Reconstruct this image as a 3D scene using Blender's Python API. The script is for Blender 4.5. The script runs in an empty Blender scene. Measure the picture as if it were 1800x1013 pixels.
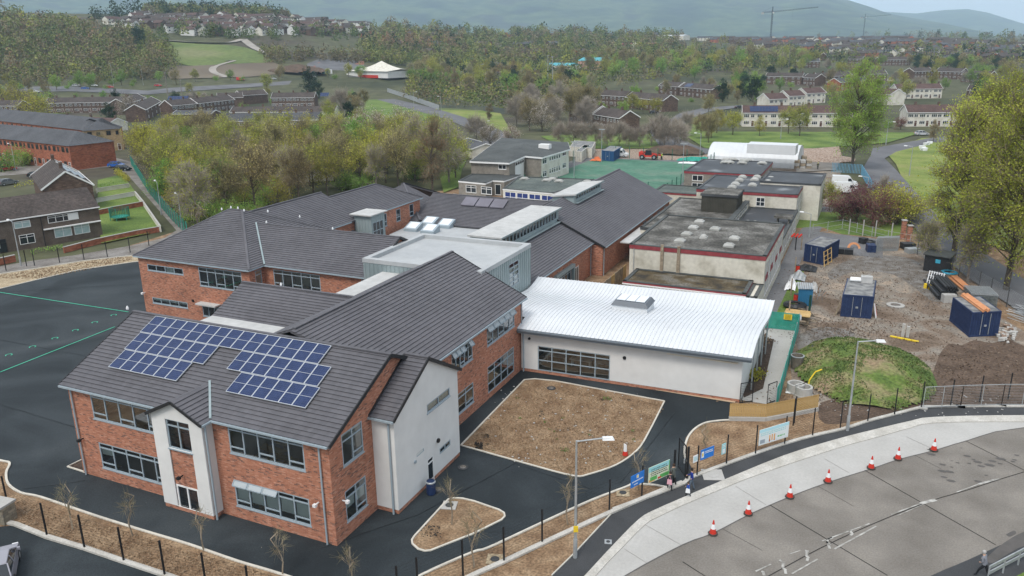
import bpy, math, random
import numpy as np
from math import radians, sin, cos, pi, hypot, atan2
random.seed(7)
scene = bpy.context.scene
# ------------------------------------------------------------------ camera
FPX, PITCH, ROLL, YAW, CAMH = 1400.0, 0.297834, -0.0136137, -0.429269, 30.0
def basis():
    fwd = np.array([sin(YAW)*cos(PITCH), cos(YAW)*cos(PITCH), -sin(PITCH)])
    right = np.array([cos(YAW), -sin(YAW), 0.0]); up = np.cross(right, fwd)
    return right*cos(ROLL)+up*sin(ROLL), -right*sin(ROLL)+up*cos(ROLL), fwd
RT, UP, FW = basis()
from mathutils import Matrix, Vector
cam_d = bpy.data.cameras.new('camera'); cam = bpy.data.objects.new('camera', cam_d)
scene.collection.objects.link(cam); scene.camera = cam
cam_d.sensor_width = 36; cam_d.lens = 28; cam_d.clip_start = 0.5; cam_d.clip_end = 30000
m = Matrix.Identity(4)
for i in range(3): m[i][0] = RT[i]; m[i][1] = UP[i]; m[i][2] = -FW[i]
m[2][3] = CAMH
cam.matrix_world = m
# ------------------------------------------------------------------ world, sun, exposure
SUN_EL, SUN_AZ = radians(56), radians(185)      # azimuth measured from +Y clockwise
world = bpy.data.worlds.new('World'); scene.world = world; world.use_nodes = True
nt = world.node_tree; nt.nodes.clear()
wo = nt.nodes.new('ShaderNodeOutputWorld'); bg = nt.nodes.new('ShaderNodeBackground')
sky = nt.nodes.new('ShaderNodeTexSky'); sky.sky_type = 'NISHITA'; sky.sun_disc = False
sky.sun_elevation = SUN_EL; sky.sun_rotation = SUN_AZ; sky.air_density = 1.6; sky.dust_density = 6; sky.ozone_density = 1.0
mixn = nt.nodes.new('ShaderNodeMix'); mixn.data_type = 'RGBA'; mixn.inputs[0].default_value = 0.78
mixn.inputs[7].default_value = (9.0, 9.6, 10.4, 1)     # the even cloud layer
nt.links.new(sky.outputs[0], mixn.inputs[6]); nt.links.new(mixn.outputs[2], bg.inputs[0])
bg.inputs[1].default_value = 0.082
nt.links.new(bg.outputs[0], wo.inputs[0])
sd = bpy.data.lights.new('sun', 'SUN'); sd.energy = 1.5; sd.angle = radians(18); sd.color = (1.0, 0.96, 0.9)
sun = bpy.data.objects.new('sun', sd); scene.collection.objects.link(sun)
sv = Vector((sin(SUN_AZ)*cos(SUN_EL), cos(SUN_AZ)*cos(SUN_EL), sin(SUN_EL)))
sun.rotation_euler = sv.to_track_quat('Z', 'Y').to_euler(); sun.location = (0, 0, 80)
scene.view_settings.view_transform = 'Standard'; scene.view_settings.look = 'None'
HAZE = 0.000125
scene.view_settings.exposure = 0.64; scene.view_settings.gamma = 1.0
scene.cycles.max_bounces = 6; scene.cycles.diffuse_bounces = 3; scene.cycles.glossy_bounces = 3
scene.cycles.transparent_max_bounces = 8; scene.cycles.volume_bounces = 1
# ------------------------------------------------------------------ surveying helpers (photo pixel -> place)
def ray(x, y): return FW*FPX + RT*(x-900) - UP*(y-506.5)
def at(x, y, z=0.0):
    d = ray(x, y); t = (z-CAMH)/d[2]
    return (float(d[0]*t), float(d[1]*t), z)
def on(x, y, ax, v):
    d = ray(x, y); t = v/d[ax]; return (float(d[0]*t), float(d[1]*t), float(CAMH+d[2]*t))
AZX = [-900, 0, 450, 900, 1350, 1800, 2600]
DZ = [480, 620, 820, 1100, 1500, 2200, 3600, 9000]
ZT = [[0, 16, 50, 75, 85, 95, 90, 80], [0, 14, 46, 72, 82, 92, 90, 80], [0, 12, 46, 68, 78, 88, 85, 80], [0, 6, 16, 32, 48, 52, 60, 60],
      [0, 3, 10, 20, 30, 34, 40, 50], [0, 2, 6, 12, 22, 25, 30, 40], [0, 2, 6, 12, 22, 25, 30, 40]]
AZA = [math.atan2(x-900, FPX*cos(PITCH)) + YAW for x in AZX]
def zter(x, y):
    d = hypot(x, y)
    if d <= DZ[0]: return 0.0
    a = atan2(x, y)
    a = min(max(a, AZA[0]), AZA[-1])
    i = 0
    while i < len(AZA)-2 and a > AZA[i+1]: i += 1
    s = (a-AZA[i])/(AZA[i+1]-AZA[i]); s = s*s*(3-2*s)
    z = [ZT[i][k]*(1-s)+ZT[i+1][k]*s for k in range(len(DZ))]
    v = float(np.interp(d, DZ, z))
    return v + 1.2*sin(x*.011)*cos(y*.013)*min(1, (d-480)/300)
def gt(px, py):
    d = ray(px, py); h = hypot(d[0], d[1]); s = 15.0
    def f(s): return CAMH + d[2]/h*s - zter(d[0]/h*s, d[1]/h*s)
    if d[2] < 0:
        f0 = (CAMH)/(-d[2]/h)
        if f0 <= DZ[0]: return (d[0]/h*f0, d[1]/h*f0, 0.0)
    s = 470.0
    while s < 9000:
        if f(s) < 0: break
        s *= 1.02
    lo, hi = s/1.02, s
    for _ in range(20):
        mid = (lo+hi)/2
        if f(mid) < 0: hi = mid
        else: lo = mid
    x, y = d[0]/h*hi, d[1]/h*hi
    return (float(x), float(y), zter(x, y))
# ------------------------------------------------------------------ objects
C = scene.collection
def link(o, parent=None):
    C.objects.link(o)
    if parent is not None: o.parent = parent
    return o
def tag(o, label=None, cat=None, group=None, kind=None):
    if label: o['label'] = label
    if cat: o['category'] = cat
    if group: o['group'] = group
    if kind: o['kind'] = kind
    return o
def thing(name, label, cat, loc=(0, 0, 0), rz=0.0, group=None):
    o = bpy.data.objects.new(name, None); o.location = loc; o.rotation_euler = (0, 0, rz); o.empty_display_size = .3
    link(o); return tag(o, label, cat, group)
def copy_tree(o, loc=None, rz=None, label=None, group=None, scale=None, parent=None):
    c = o.copy(); C.objects.link(c)
    if parent is not None: c.parent = parent
    if loc is not None: c.location = loc
    if rz is not None: c.rotation_euler = (0, 0, rz)
    if scale is not None: c.scale = scale if hasattr(scale, '__len__') else (scale,)*3
    if label: c['label'] = label
    if group: c['group'] = group
    for ch in list(o.children): copy_tree(ch, parent=c)
    return c
class MB:
    def __init__(s): s.v = []; s.f = []; s.uv = []; s.mi = []; s.m = 0
    def face(s, pts, uv=None):
        b = len(s.v); s.v += [tuple(map(float, p)) for p in pts]; s.f.append(tuple(range(b, b+len(pts))))
        s.uv += (uv if uv else [(p[0]+p[1], p[2]) for p in pts]); s.mi.append(s.m); return s
    def box(s, x0, y0, z0, x1, y1, z1):
        return s.hexa([(x0, y0, z0), (x1, y0, z0), (x1, y1, z0), (x0, y1, z0), (x0, y0, z1), (x1, y0, z1), (x1, y1, z1), (x0, y1, z1)])
    def hexa(s, p):
        for q in ((3, 2, 1, 0), (4, 5, 6, 7), (0, 1, 5, 4), (1, 2, 6, 5), (2, 3, 7, 6), (3, 0, 4, 7)): s.face([p[i] for i in q])
        return s
    def obox(s, c, dx, dy, dz, rz=0, T=None):      # c = centre of the base
        ca, sa = cos(rz), sin(rz); P = []
        for z in (0, dz):
            for a, b in ((-1, -1), (1, -1), (1, 1), (-1, 1)):
                x, y = a*dx/2, b*dy/2; P.append((c[0]+x*ca-y*sa, c[1]+x*sa+y*ca, c[2]+z))
        return s.hexa(P)
    def prism(s, poly, z0, z1, top=True, bot=False):
        n = len(poly); acc = 0
        for i in range(n):
            a, b = poly[i], poly[(i+1) % n]; L = hypot(b[0]-a[0], b[1]-a[1])
            s.face([(a[0], a[1], z0), (b[0], b[1], z0), (b[0], b[1], z1), (a[0], a[1], z1)], [(acc, z0), (acc+L, z0), (acc+L, z1), (acc, z1)]); acc += L
        if top: s.face([(p[0], p[1], z1) for p in poly], [(p[0], p[1]) for p in poly])
        if bot: s.face([(p[0], p[1], z0) for p in reversed(poly)])
        return s
    def bar(s, a, b, w, h=None):
        a = Vector(a); b = Vector(b); d = (b-a); h = h or w
        if d.length < 1e-6: return s
        d.normalize(); r = d.cross(Vector((0, 0, 1)))
        if r.length < 1e-3: r = Vector((1, 0, 0))
        r.normalize(); u = r.cross(d)
        o = [(-1, -1), (1, -1), (1, 1), (-1, 1)]
        P = [a+r*(w/2*i)+u*(h/2*j) for i, j in o]+[b+r*(w/2*i)+u*(h/2*j) for i, j in o]
        return s.hexa(P)
    def tube(s, a, b, r0, r1=None, n=6, cap=True):
        a = Vector(a); b = Vector(b); r1 = r0 if r1 is None else r1; d = (b-a)
        if d.length < 1e-6: return s
        d.normalize(); r = d.cross(Vector((0, 0, 1)))
        if r.length < 1e-3: r = Vector((1, 0, 0))
        r.normalize(); u = r.cross(d)
        A = [a+(r*cos(2*pi*i/n)+u*sin(2*pi*i/n))*r0 for i in range(n)]
        B = [b+(r*cos(2*pi*i/n)+u*sin(2*pi*i/n))*r1 for i in range(n)]
        for i in range(n): s.face([A[i], A[(i+1) % n], B[(i+1) % n], B[i]])
        if cap: s.face(B); s.face(A[::-1])
        return s
    def lathe(s, c, prof, n=12):
        for k in range(len(prof)-1):
            (r0, z0), (r1, z1) = prof[k], prof[k+1]
            for i in range(n):
                a0, a1 = 2*pi*i/n, 2*pi*(i+1)/n
                P = [(c[0]+r0*cos(a0), c[1]+r0*sin(a0), c[2]+z0), (c[0]+r0*cos(a1), c[1]+r0*sin(a1), c[2]+z0),
                     (c[0]+r1*cos(a1), c[1]+r1*sin(a1), c[2]+z1), (c[0]+r1*cos(a0), c[1]+r1*sin(a0), c[2]+z1)]
                if r0 < 1e-4: P = P[1:]
                elif r1 < 1e-4: P = P[:3]
                s.face(P)
        return s
    def mesh(s, name, mats, smooth=False):
        me = bpy.data.meshes.new(name); me.from_pydata(s.v, [], s.f)
        uvl = me.uv_layers.new(name='UVMap'); uvl.data.foreach_set('uv', np.array(s.uv, dtype=np.float32).ravel())
        mats = mats if isinstance(mats, (list, tuple)) else [mats]
        for mm in mats: me.materials.append(mm)
        if len(mats) > 1: me.polygons.foreach_set('material_index', s.mi)
        if smooth: me.polygons.foreach_set('use_smooth', [True]*len(s.f))
        me.update(); return me
    def build(s, name, mats, parent=None, smooth=False, loc=None, rz=None):
        o = bpy.data.objects.new(name, s.mesh(name, mats, smooth)); link(o, parent)
        if loc is not None: o.location = loc
        if rz is not None: o.rotation_euler = (0, 0, rz)
        return o
def inst(name, me, parent=None, loc=(0, 0, 0), rz=0, scale=None):
    o = bpy.data.objects.new(name, me); link(o, parent); o.location = loc; o.rotation_euler = (0, 0, rz)
    if scale is not None: o.scale = scale if hasattr(scale, '__len__') else (scale,)*3
    return o
# ------------------------------------------------------------------ materials
def lin(c):
    return tuple([(v/255/12.92 if v/255 <= .04045 else ((v/255+.055)/1.055)**2.4) for v in c])+(1,)
MATS = {}
def mat(name, cols, rough=.8, scale=1.0, detail=4, bump=0, bscale=None, metal=0, spec=.3, coord='Object', stops=None, second=None, rand=0, dist=0):
    """cols: list of linear rgb tuples run through a noise ramp."""
    m = bpy.data.materials.new(name); m.use_nodes = True; n = m.node_tree.nodes; l = m.node_tree.links
    b = n['Principled BSDF']; b.inputs['Roughness'].default_value = rough; b.inputs['Metallic'].default_value = metal
    b.inputs['Specular IOR Level'].default_value = spec
    tc = n.new('ShaderNodeTexCoord')
    cols = [tuple(c)[:3]+(1,) for c in cols]
    if len(cols) == 1: b.inputs['Base Color'].default_value = cols[0]; out = None
    else:
        nz = n.new('ShaderNodeTexNoise'); nz.inputs['Scale'].default_value = scale; nz.inputs['Detail'].default_value = detail
        nz.inputs['Distortion'].default_value = dist
        l.new(tc.outputs[coord], nz.inputs['Vector'])
        r = n.new('ShaderNodeValToRGB'); el = r.color_ramp.elements
        stops = stops or [0.35+0.3*i/(len(cols)-1) for i in range(len(cols))]
        el[0].position = stops[0]; el[0].color = cols[0]; el[1].position = stops[-1]; el[1].color = cols[-1]
        for i in range(1, len(cols)-1): e = el.new(stops[i]); e.color = cols[i]
        l.new(nz.outputs[0], r.inputs[0]); out = r.outputs[0]
        if second:      # (scale, lo, hi) fine grain multiply
            n2 = n.new('ShaderNodeTexNoise'); n2.inputs['Scale'].default_value = second[0]; n2.inputs['Detail'].default_value = 5
            l.new(tc.outputs[coord], n2.inputs['Vector'])
            mr = n.new('ShaderNodeMapRange'); mr.inputs[1].default_value = .3; mr.inputs[2].default_value = .7
            mr.inputs[3].default_value = second[1]; mr.inputs[4].default_value = second[2]; l.new(n2.outputs[0], mr.inputs[0])
            mx = n.new('ShaderNodeMix'); mx.data_type = 'RGBA'; mx.blend_type = 'MULTIPLY'; mx.inputs[0].default_value = 1
            l.new(out, mx.inputs[6]); l.new(mr.outputs[0], mx.inputs[7]); out = mx.outputs[2]
        if rand:
            oi = n.new('ShaderNodeObjectInfo'); hs = n.new('ShaderNodeHueSaturation')
            mr = n.new('ShaderNodeMapRange'); mr.inputs[3].default_value = 1-rand; mr.inputs[4].default_value = 1+rand
            l.new(oi.outputs['Random'], mr.inputs[0]); l.new(mr.outputs[0], hs.inputs['Value']); l.new(out, hs.inputs['Color'])
            m2 = n.new('ShaderNodeMath'); m2.operation = 'MULTIPLY'; m2.inputs[1].default_value = 7.31; l.new(oi.outputs['Random'], m2.inputs[0])
            m3 = n.new('ShaderNodeMath'); m3.operation = 'FRACT'; l.new(m2.outputs[0], m3.inputs[0])
            m4 = n.new('ShaderNodeMapRange'); m4.inputs[3].default_value = .5-rand*.06; m4.inputs[4].default_value = .5+rand*.06
            l.new(m3.outputs[0], m4.inputs[0]); l.new(m4.outputs[0], hs.inputs['Hue']); out = hs.outputs[0]
        l.new(out, b.inputs['Base Color'])
    if bump:
        nb = n.new('ShaderNodeTexNoise'); nb.inputs['Scale'].default_value = bscale or scale*6; nb.inputs['Detail'].default_value = 4
        l.new(tc.outputs[coord], nb.inputs['Vector']); bp = n.new('ShaderNodeBump'); bp.inputs['Strength'].default_value = bump
        bp.inputs['Distance'].default_value = .05
        l.new(nb.outputs[0], bp.inputs['Height']); l.new(bp.outputs[0], b.inputs['Normal'])
    MATS[name] = m; return m
def cellmat(name, ramp, cw, ch, half=True, rough=.85, grain=(3, .75, 1.15), joint=None, big=None, bump=.0):
    """one random colour per brick / tile, laid out in the UVs (metres). ramp: [(pos, rgb)]"""
    m = bpy.data.materials.new(name); m.use_nodes = True; n = m.node_tree.nodes; l = m.node_tree.links
    b = n['Principled BSDF']; b.inputs['Roughness'].default_value = rough; b.inputs['Specular IOR Level'].default_value = .25
    tc = n.new('ShaderNodeTexCoord'); sp = n.new('ShaderNodeSeparateXYZ'); l.new(tc.outputs['UV'], sp.inputs[0])
    def M(op, a, c=None):
        k = n.new('ShaderNodeMath'); k.operation = op
        for i, q in enumerate((a, c)):
            if q is None: continue
            if isinstance(q, (int, float)): k.inputs[i].default_value = q
            else: l.new(q, k.inputs[i])
        return k.outputs[0]
    vr = M('DIVIDE', sp.outputs[1], ch); row = M('FLOOR', vr)
    ur = M('ADD', M('DIVIDE', sp.outputs[0], cw), M('MULTIPLY', M('MODULO', row, 2.0), .5 if half else 0.0)); col = M('FLOOR', ur)
    cb = n.new('ShaderNodeCombineXYZ'); l.new(row, cb.inputs[0]); l.new(col, cb.inputs[1])
    wn = n.new('ShaderNodeTexWhiteNoise'); wn.noise_dimensions = '2D'; l.new(cb.outputs[0], wn.inputs['Vector'])
    r = n.new('ShaderNodeValToRGB'); r.color_ramp.interpolation = 'CONSTANT' if len(ramp) > 3 else 'LINEAR'; el = r.color_ramp.elements
    el[0].position = ramp[0][0]; el[0].color = tuple(ramp[0][1])+(1,); el[1].position = ramp[-1][0]; el[1].color = tuple(ramp[-1][1])+(1,)
    for p, c in ramp[1:-1]: e = el.new(p); e.color = tuple(c)+(1,)
    l.new(wn.outputs[0], r.inputs[0]); out = r.outputs[0]
    if joint:
        fu = M('FRACT', ur); fv = M('FRACT', vr)
        jm = M('MAXIMUM', M('LESS_THAN', fu, joint[0]), M('LESS_THAN', fv, joint[1]))
        mx = n.new('ShaderNodeMix'); mx.data_type = 'RGBA'; l.new(jm, mx.inputs[0]); l.new(out, mx.inputs[6]); mx.inputs[7].default_value = tuple(joint[2])+(1,); out = mx.outputs[2]
    for sc, lo, hi in (grain,)+((big,) if big else ()):
        n2 = n.new('ShaderNodeTexNoise'); n2.inputs['Scale'].default_value = sc; n2.inputs['Detail'].default_value = 4
        l.new(tc.outputs['Object'], n2.inputs['Vector'])
        mr = n.new('ShaderNodeMapRange'); mr.inputs[1].default_value = .3; mr.inputs[2].default_value = .7; mr.inputs[3].default_value = lo; mr.inputs[4].default_value = hi
        l.new(n2.outputs[0], mr.inputs[0]); mx = n.new('ShaderNodeMix'); mx.data_type = 'RGBA'; mx.blend_type = 'MULTIPLY'; mx.inputs[0].default_value = 1
        l.new(out, mx.inputs[6]); l.new(mr.outputs[0], mx.inputs[7]); out = mx.outputs[2]
    l.new(out, b.inputs['Base Color']); MATS[name] = m; return m
brick = cellmat('red_brick', [(0, (.39, .155, .092)), (.35, (.44, .19, .12)), (.6, (.34, .13, .08)), (.78, (.47, .23, .155)), (.88, (.17, .085, .066)), (.96, (.23, .11, .08))], .30, .085,
                joint=(.05, .12, (.36, .24, .18)), grain=(.35, .88, 1.1), big=(5, .88, 1.1))
brick_far = cellmat('brown_brick', [(0, (.105, .07, .055)), (.4, (.13, .088, .068)), (.75, (.085, .058, .048)), (.95, (.16, .11, .085))], .5, .2, grain=(.4, .8, 1.15))
brick_red_far = cellmat('old_red_brick', [(0, (.30, .105, .06)), (.4, (.35, .13, .075)), (.75, (.25, .085, .05)), (.95, (.2, .09, .06))], .5, .2, grain=(.4, .8, 1.15))
tile = cellmat('slate_tile', [(0, (.098, .096, .106)), (1, (.116, .113, .124))], .33, .345, rough=.7, grain=(.25, .9, 1.1), big=(1.2, .94, 1.06))
tile_brown = cellmat('brown_roof_tile', [(0, (.062, .05, .046)), (1, (.095, .078, .07))], .33, .34, rough=.85, grain=(.3, .75, 1.2), big=(4, .8, 1.15), joint=(.0, .16, (.035, .03, .028)))
tile_grey = cellmat('grey_roof_tile', [(0, (.068, .07, .078)), (1, (.095, .098, .105))], .33, .34, rough=.8, grain=(.2, .8, 1.15), joint=(.0, .15, (.045, .045, .05)))
tile_redbrown = cellmat('red_brown_roof_tile', [(0, (.085, .052, .048)), (1, (.12, .075, .066))], .33, .34, rough=.85, grain=(.3, .75, 1.2), joint=(.0, .15, (.05, .035, .03)))
render_w = mat('white_render', [(.63, .625, .61), (.68, .675, .66)], .9, scale=.35, second=(1.2, .96, 1.03))
render_c = mat('cream_render', [(.52, .49, .42), (.62, .59, .52), (.66, .64, .57)], .9, scale=.5, second=(3, .9, 1.05))
render_old = mat('stained_render', [(.42, .39, .32), (.60, .57, .49), (.64, .61, .53)], .9, scale=.4, second=(2.5, .88, 1.05))
pebble = mat('pebbledash', [(.20, .18, .155), (.27, .245, .21)], .95, scale=1.2, second=(9, .75, 1.2), bump=.3, bscale=14)
alu = mat('grey_blue_frame', [(.30, .36, .40)], .5, spec=.4)
upvc = mat('white_frame', [(.75, .75, .74)], .5)
zinc = mat('zinc_cladding', [(.25, .31, .32), (.30, .36, .37)], .45, scale=.5, metal=.15, spec=.5)
membrane = mat('roof_membrane', [(.36, .375, .385), (.42, .435, .44)], .8, scale=.3, second=(1.5, .94, 1.04))
membrane_lt = mat('pale_membrane', [(.44, .44, .43), (.50, .50, .49)], .8, scale=.35, second=(1.5, .88, 1.04))
membrane_dk = mat('dark_membrane', [(.05, .053, .058), (.075, .08, .085)], .75, scale=.3)
white_metal = mat('white_roof_sheet', [(.58, .60, .62), (.63, .65, .67)], .45, scale=.2, spec=.5, second=(1.0, .96, 1.02))
felt_old = mat('mossy_flat_roof', [(.05, .048, .042), (.10, .095, .085), (.20, .195, .18)], .95, scale=.35, detail=6, second=(4, .5, 1.5), bump=.3, bscale=8, stops=[.35, .5, .68])
felt_moss = mat('moss_brown_roof', [(.035, .03, .024), (.085, .065, .035), (.14, .13, .11)], .95, scale=.5, detail=6, second=(6, .4, 1.7), bump=.4, bscale=9)
felt_new = mat('bitumen_roof', [(.034, .037, .042), (.05, .054, .06), (.20, .21, .22)], .55, scale=.16, detail=3, second=(1.2, .9, 1.12), stops=[.35, .60, .72])
felt_green = mat('green_grey_roof', [(.07, .085, .08), (.12, .14, .125)], .85, scale=.25, second=(2, .75, 1.2))
felt_dgrey = mat('dark_felt_roof', [(.055, .06, .06), (.085, .092, .09)], .85, scale=.2, second=(2, .8, 1.2))
maroon = mat('maroon_fascia', [(.22, .035, .045), (.28, .06, .065)], .7, scale=1.5)
asphalt = mat('new_asphalt', [(.011, .016, .019), (.018, .024, .028), (.030, .038, .043), (.046, .055, .06)], .78, scale=.11, detail=9, second=(14, .7, 1.35), stops=[.33, .45, .58, .74], bump=.15, bscale=30, dist=1.0)
tarmac = mat('pavement_tarmac', [(.043, .045, .048), (.056, .058, .061)], .85, scale=.5, second=(16, .8, 1.2), bump=.15, bscale=40)
road_asphalt = mat('old_asphalt', [(.13, .13, .135), (.17, .17, .175)], .85, scale=.25, second=(3, .8, 1.15))
road_far = mat('road_asphalt', [(.10, .10, .108), (.145, .145, .152)], .85, scale=.12)
lane_m = mat('worn_lane', [(.14, .125, .11), (.19, .175, .16), (.24, .225, .21)], .9, scale=.3, second=(3, .75, 1.2))
conc_road = mat('weathered_concrete_road', [(.155, .14, .122), (.185, .168, .148), (.225, .205, .18)], .85, scale=.3, detail=8, second=(9, .82, 1.14), bump=.08, bscale=40)
conc_pale = mat('pale_concrete', [(.38, .37, .35), (.43, .42, .40)], .85, scale=.3, second=(5, .93, 1.05))
kerb_m = mat('kerb_concrete', [(.42, .40, .36), (.54, .52, .48)], .85, scale=.8, second=(8, .8, 1.1))
edging_m = mat('edging_kerb', [(.50, .47, .41), (.60, .57, .50)], .85, scale=1.5)
soil = mat('dry_lawn_soil', [(.17, .105, .06), (.235, .155, .092), (.30, .21, .13)], .98, scale=.7, detail=8, second=(7, .55, 1.4), bump=.6, bscale=6, stops=[.35, .5, .66])
sand_v = mat('straw_verge', [(.30, .235, .15), (.42, .34, .23)], .98, scale=.7, detail=8, second=(5, .6, 1.35), bump=.5, bscale=6)
dirt = mat('yard_dirt', [(.125, .09, .064), (.19, .145, .11), (.215, .19, .16), (.30, .24, .185)], .98, scale=.2, detail=8, second=(4, .65, 1.4), bump=.6, bscale=5, dist=.8)
dirt_dk = mat('dark_soil', [(.075, .05, .035), (.12, .083, .06)], .98, scale=.5, detail=8, second=(5, .6, 1.4), bump=.7, bscale=5)
gravel_m = mat('grey_gravel', [(.12, .10, .08), (.165, .15, .135), (.22, .21, .20)], .98, scale=.8, detail=8, second=(9, .6, 1.35), bump=.5, bscale=10)
rubble_m = mat('rubble', [(.20, .13, .09), (.30, .22, .17), (.40, .34, .28)], .98, scale=2.0, second=(5, .6, 1.4))
grass = mat('grass', [(.075, .125, .025), (.115, .175, .035), (.16, .215, .05)], .95, scale=.12, detail=8, second=(3.5, .7, 1.25), bump=.4, bscale=6)
grass_y = mat('yellowish_grass', [(.12, .165, .035), (.18, .225, .05), (.225, .235, .075)], .95, scale=.1, detail=8, second=(2.5, .75, 1.2))
grass_far = mat('park_grass', [(.085, .125, .035), (.13, .165, .05), (.17, .18, .08)], .95, scale=.02, detail=8, second=(.3, .8, 1.15))
turf = mat('green_pitch_carpet', [(.055, .15, .10), (.08, .19, .13), (.13, .20, .15)], .9, scale=.12, detail=6, second=(.9, .8, 1.12))
mulch = mat('bark_mulch', [(.045, .03, .022), (.085, .06, .045)], .98, scale=3, second=(12, .5, 1.5), bump=.6)
black = mat('black_metal', [(.012, .013, .015)], .55)
black_pl = mat('black_plastic', [(.02, .021, .023), (.03, .031, .034)], .5, scale=4)
galv = mat('galvanised_steel', [(.33, .35, .36), (.42, .44, .45)], .5, scale=2, metal=.35)
navy = mat('navy_container', [(.016, .03, .085), (.022, .04, .105)], .55, scale=1.0, second=(4, .85, 1.1))
blue_pl = mat('blue_plastic', [(.03, .16, .30)], .5)
dirty_top = mat('weathered_container_roof', [(.12, .125, .13), (.2, .2, .2), (.28, .28, .27)], .8, scale=1.3, detail=6)
timber = mat('new_timber', [(.42, .27, .10), (.55, .38, .17)], .85, scale=1.2, second=(6, .85, 1.1))
timber_old = mat('grey_timber', [(.22, .17, .12), (.36, .30, .22)], .9, scale=1.5, second=(6, .8, 1.15))
orange_pipe = mat('orange_pipe', [(.58, .24, .10), (.66, .32, .16)], .5, scale=2)
green_net = mat('green_netting', [(.02, .26, .20), (.05, .36, .28)], .8, scale=1.2)
white_paint = mat('worn_white_paint', [(.22, .21, .19), (.48, .47, .44)], .85, scale=2.0, detail=6)
white_m = mat('white_plastic', [(.72, .73, .74)], .5)
red_m = mat('red_plastic', [(.52, .035, .02)], .5)
yellow_m = mat('yellow_plastic', [(.70, .50, .03)], .6)
blue_sign = mat('blue_sign', [(.02, .17, .55)], .5)
green_line = mat('green_line_paint', [(.05, .42, .27), (.09, .52, .34)], .8, scale=2)
gs = mat('window_blind', [(.60, .61, .58)], .8)
interior_m = mat('room_plaster', [(.70, .62, .50), (.78, .70, .58)], .9, scale=.3)
carpet_m = mat('room_floor', [(.45, .34, .23), (.52, .40, .28)], .9, scale=.5)
bark_m = mat('bark', [(.07, .055, .042), (.13, .11, .085)], .95, scale=3)
tree_bark_grey = mat('grey_bark', [(.16, .14, .12), (.24, .22, .19)], .95, scale=3)
def glassmat(name, tint, base):
    m = bpy.data.materials.new(name); m.use_nodes = True; n = m.node_tree.nodes; l = m.node_tree.links; n.clear()
    o = n.new('ShaderNodeOutputMaterial'); g = n.new('ShaderNodeBsdfGlossy'); g.inputs['Roughness'].default_value = .02; g.inputs['Color'].default_value = (.9, .95, 1, 1)
    t = n.new('ShaderNodeBsdfTransparent'); t.inputs[0].default_value = tint; lw = n.new('ShaderNodeFresnel'); lw.inputs[0].default_value = 1.5
    ad = n.new('ShaderNodeMath'); ad.operation = 'MULTIPLY_ADD'; ad.inputs[1].default_value = 1.1; ad.inputs[2].default_value = base; l.new(lw.outputs[0], ad.inputs[0])
    mx = n.new('ShaderNodeMixShader'); l.new(ad.outputs[0], mx.inputs[0]); l.new(t.outputs[0], mx.inputs[1]); l.new(g.outputs[0], mx.inputs[2]); l.new(mx.outputs[0], o.inputs[0])
    return m
glass = glassmat('clear_glass', (.82, .90, .90, 1), .15)
def darkglass(name, c, r=.06):
    m = mat(name, [c], r, spec=.6); return m
dglass = darkglass('dark_glass', (.018, .024, .03))
glass_blue = darkglass('blue_film_glass', (.012, .03, .16))
pale_glass = mat('opal_rooflight', [(.72, .76, .80)], .15, spec=.6)
pv_frame = mat('panel_frame', [(.55, .57, .6)], .4, metal=.4)
pv = cellmat('solar_cells', [(0, (.010, .022, .075)), (1, (.020, .036, .105))], .165, .165, half=False, rough=.18, grain=(2, .9, 1.1), joint=(.07, .07, (.07, .09, .15)))
pv2 = mat('thermal_collector', [(.12, .11, .13), (.16, .15, .18)], .3, scale=.5, spec=.5)
open_glass = mat('painted_sky_glare_glass', [(.36, .40, .42)], .08, spec=.8)  # pale base colour paints the sky's glare onto the tilted sash panes
# ------------------------------------------------------------------ building kit
def wr(P0, P1, pts):
    """opening (u0,u1,z0,z1) on the vertical plane P0-P1 seen at four photo points (tl,tr,br,bl)."""
    d = Vector((P1[0]-P0[0], P1[1]-P0[1], 0)).normalized(); n = Vector((d.y, -d.x, 0)); U = []; Z = []
    for p in pts:
        r = Vector(ray(*p)); o = Vector((0, 0, CAMH)); t = (Vector((P0[0], P0[1], 0))-o).dot(n)/r.dot(n); q = o+r*t
        U.append((q-Vector((P0[0], P0[1], 0))).dot(d)); Z.append(q.z)
    if len(pts) == 2: return (min(U), max(U), min(Z), max(Z))
    return ((U[0]+U[3])/2, (U[1]+U[2])/2, (Z[2]+Z[3])/2, (Z[0]+Z[1])/2)
class Plane:
    def __init__(s, P0, P1):
        s.o = Vector((P0[0], P0[1], 0)); s.d = Vector((P1[0]-P0[0], P1[1]-P0[1], 0)); s.L = s.d.length; s.d.normalize(); s.n = Vector((s.d.y, -s.d.x, 0))
    def p(s, u, z, w=0.0): q = s.o+s.d*u+s.n*w; return (q.x, q.y, z)
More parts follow.
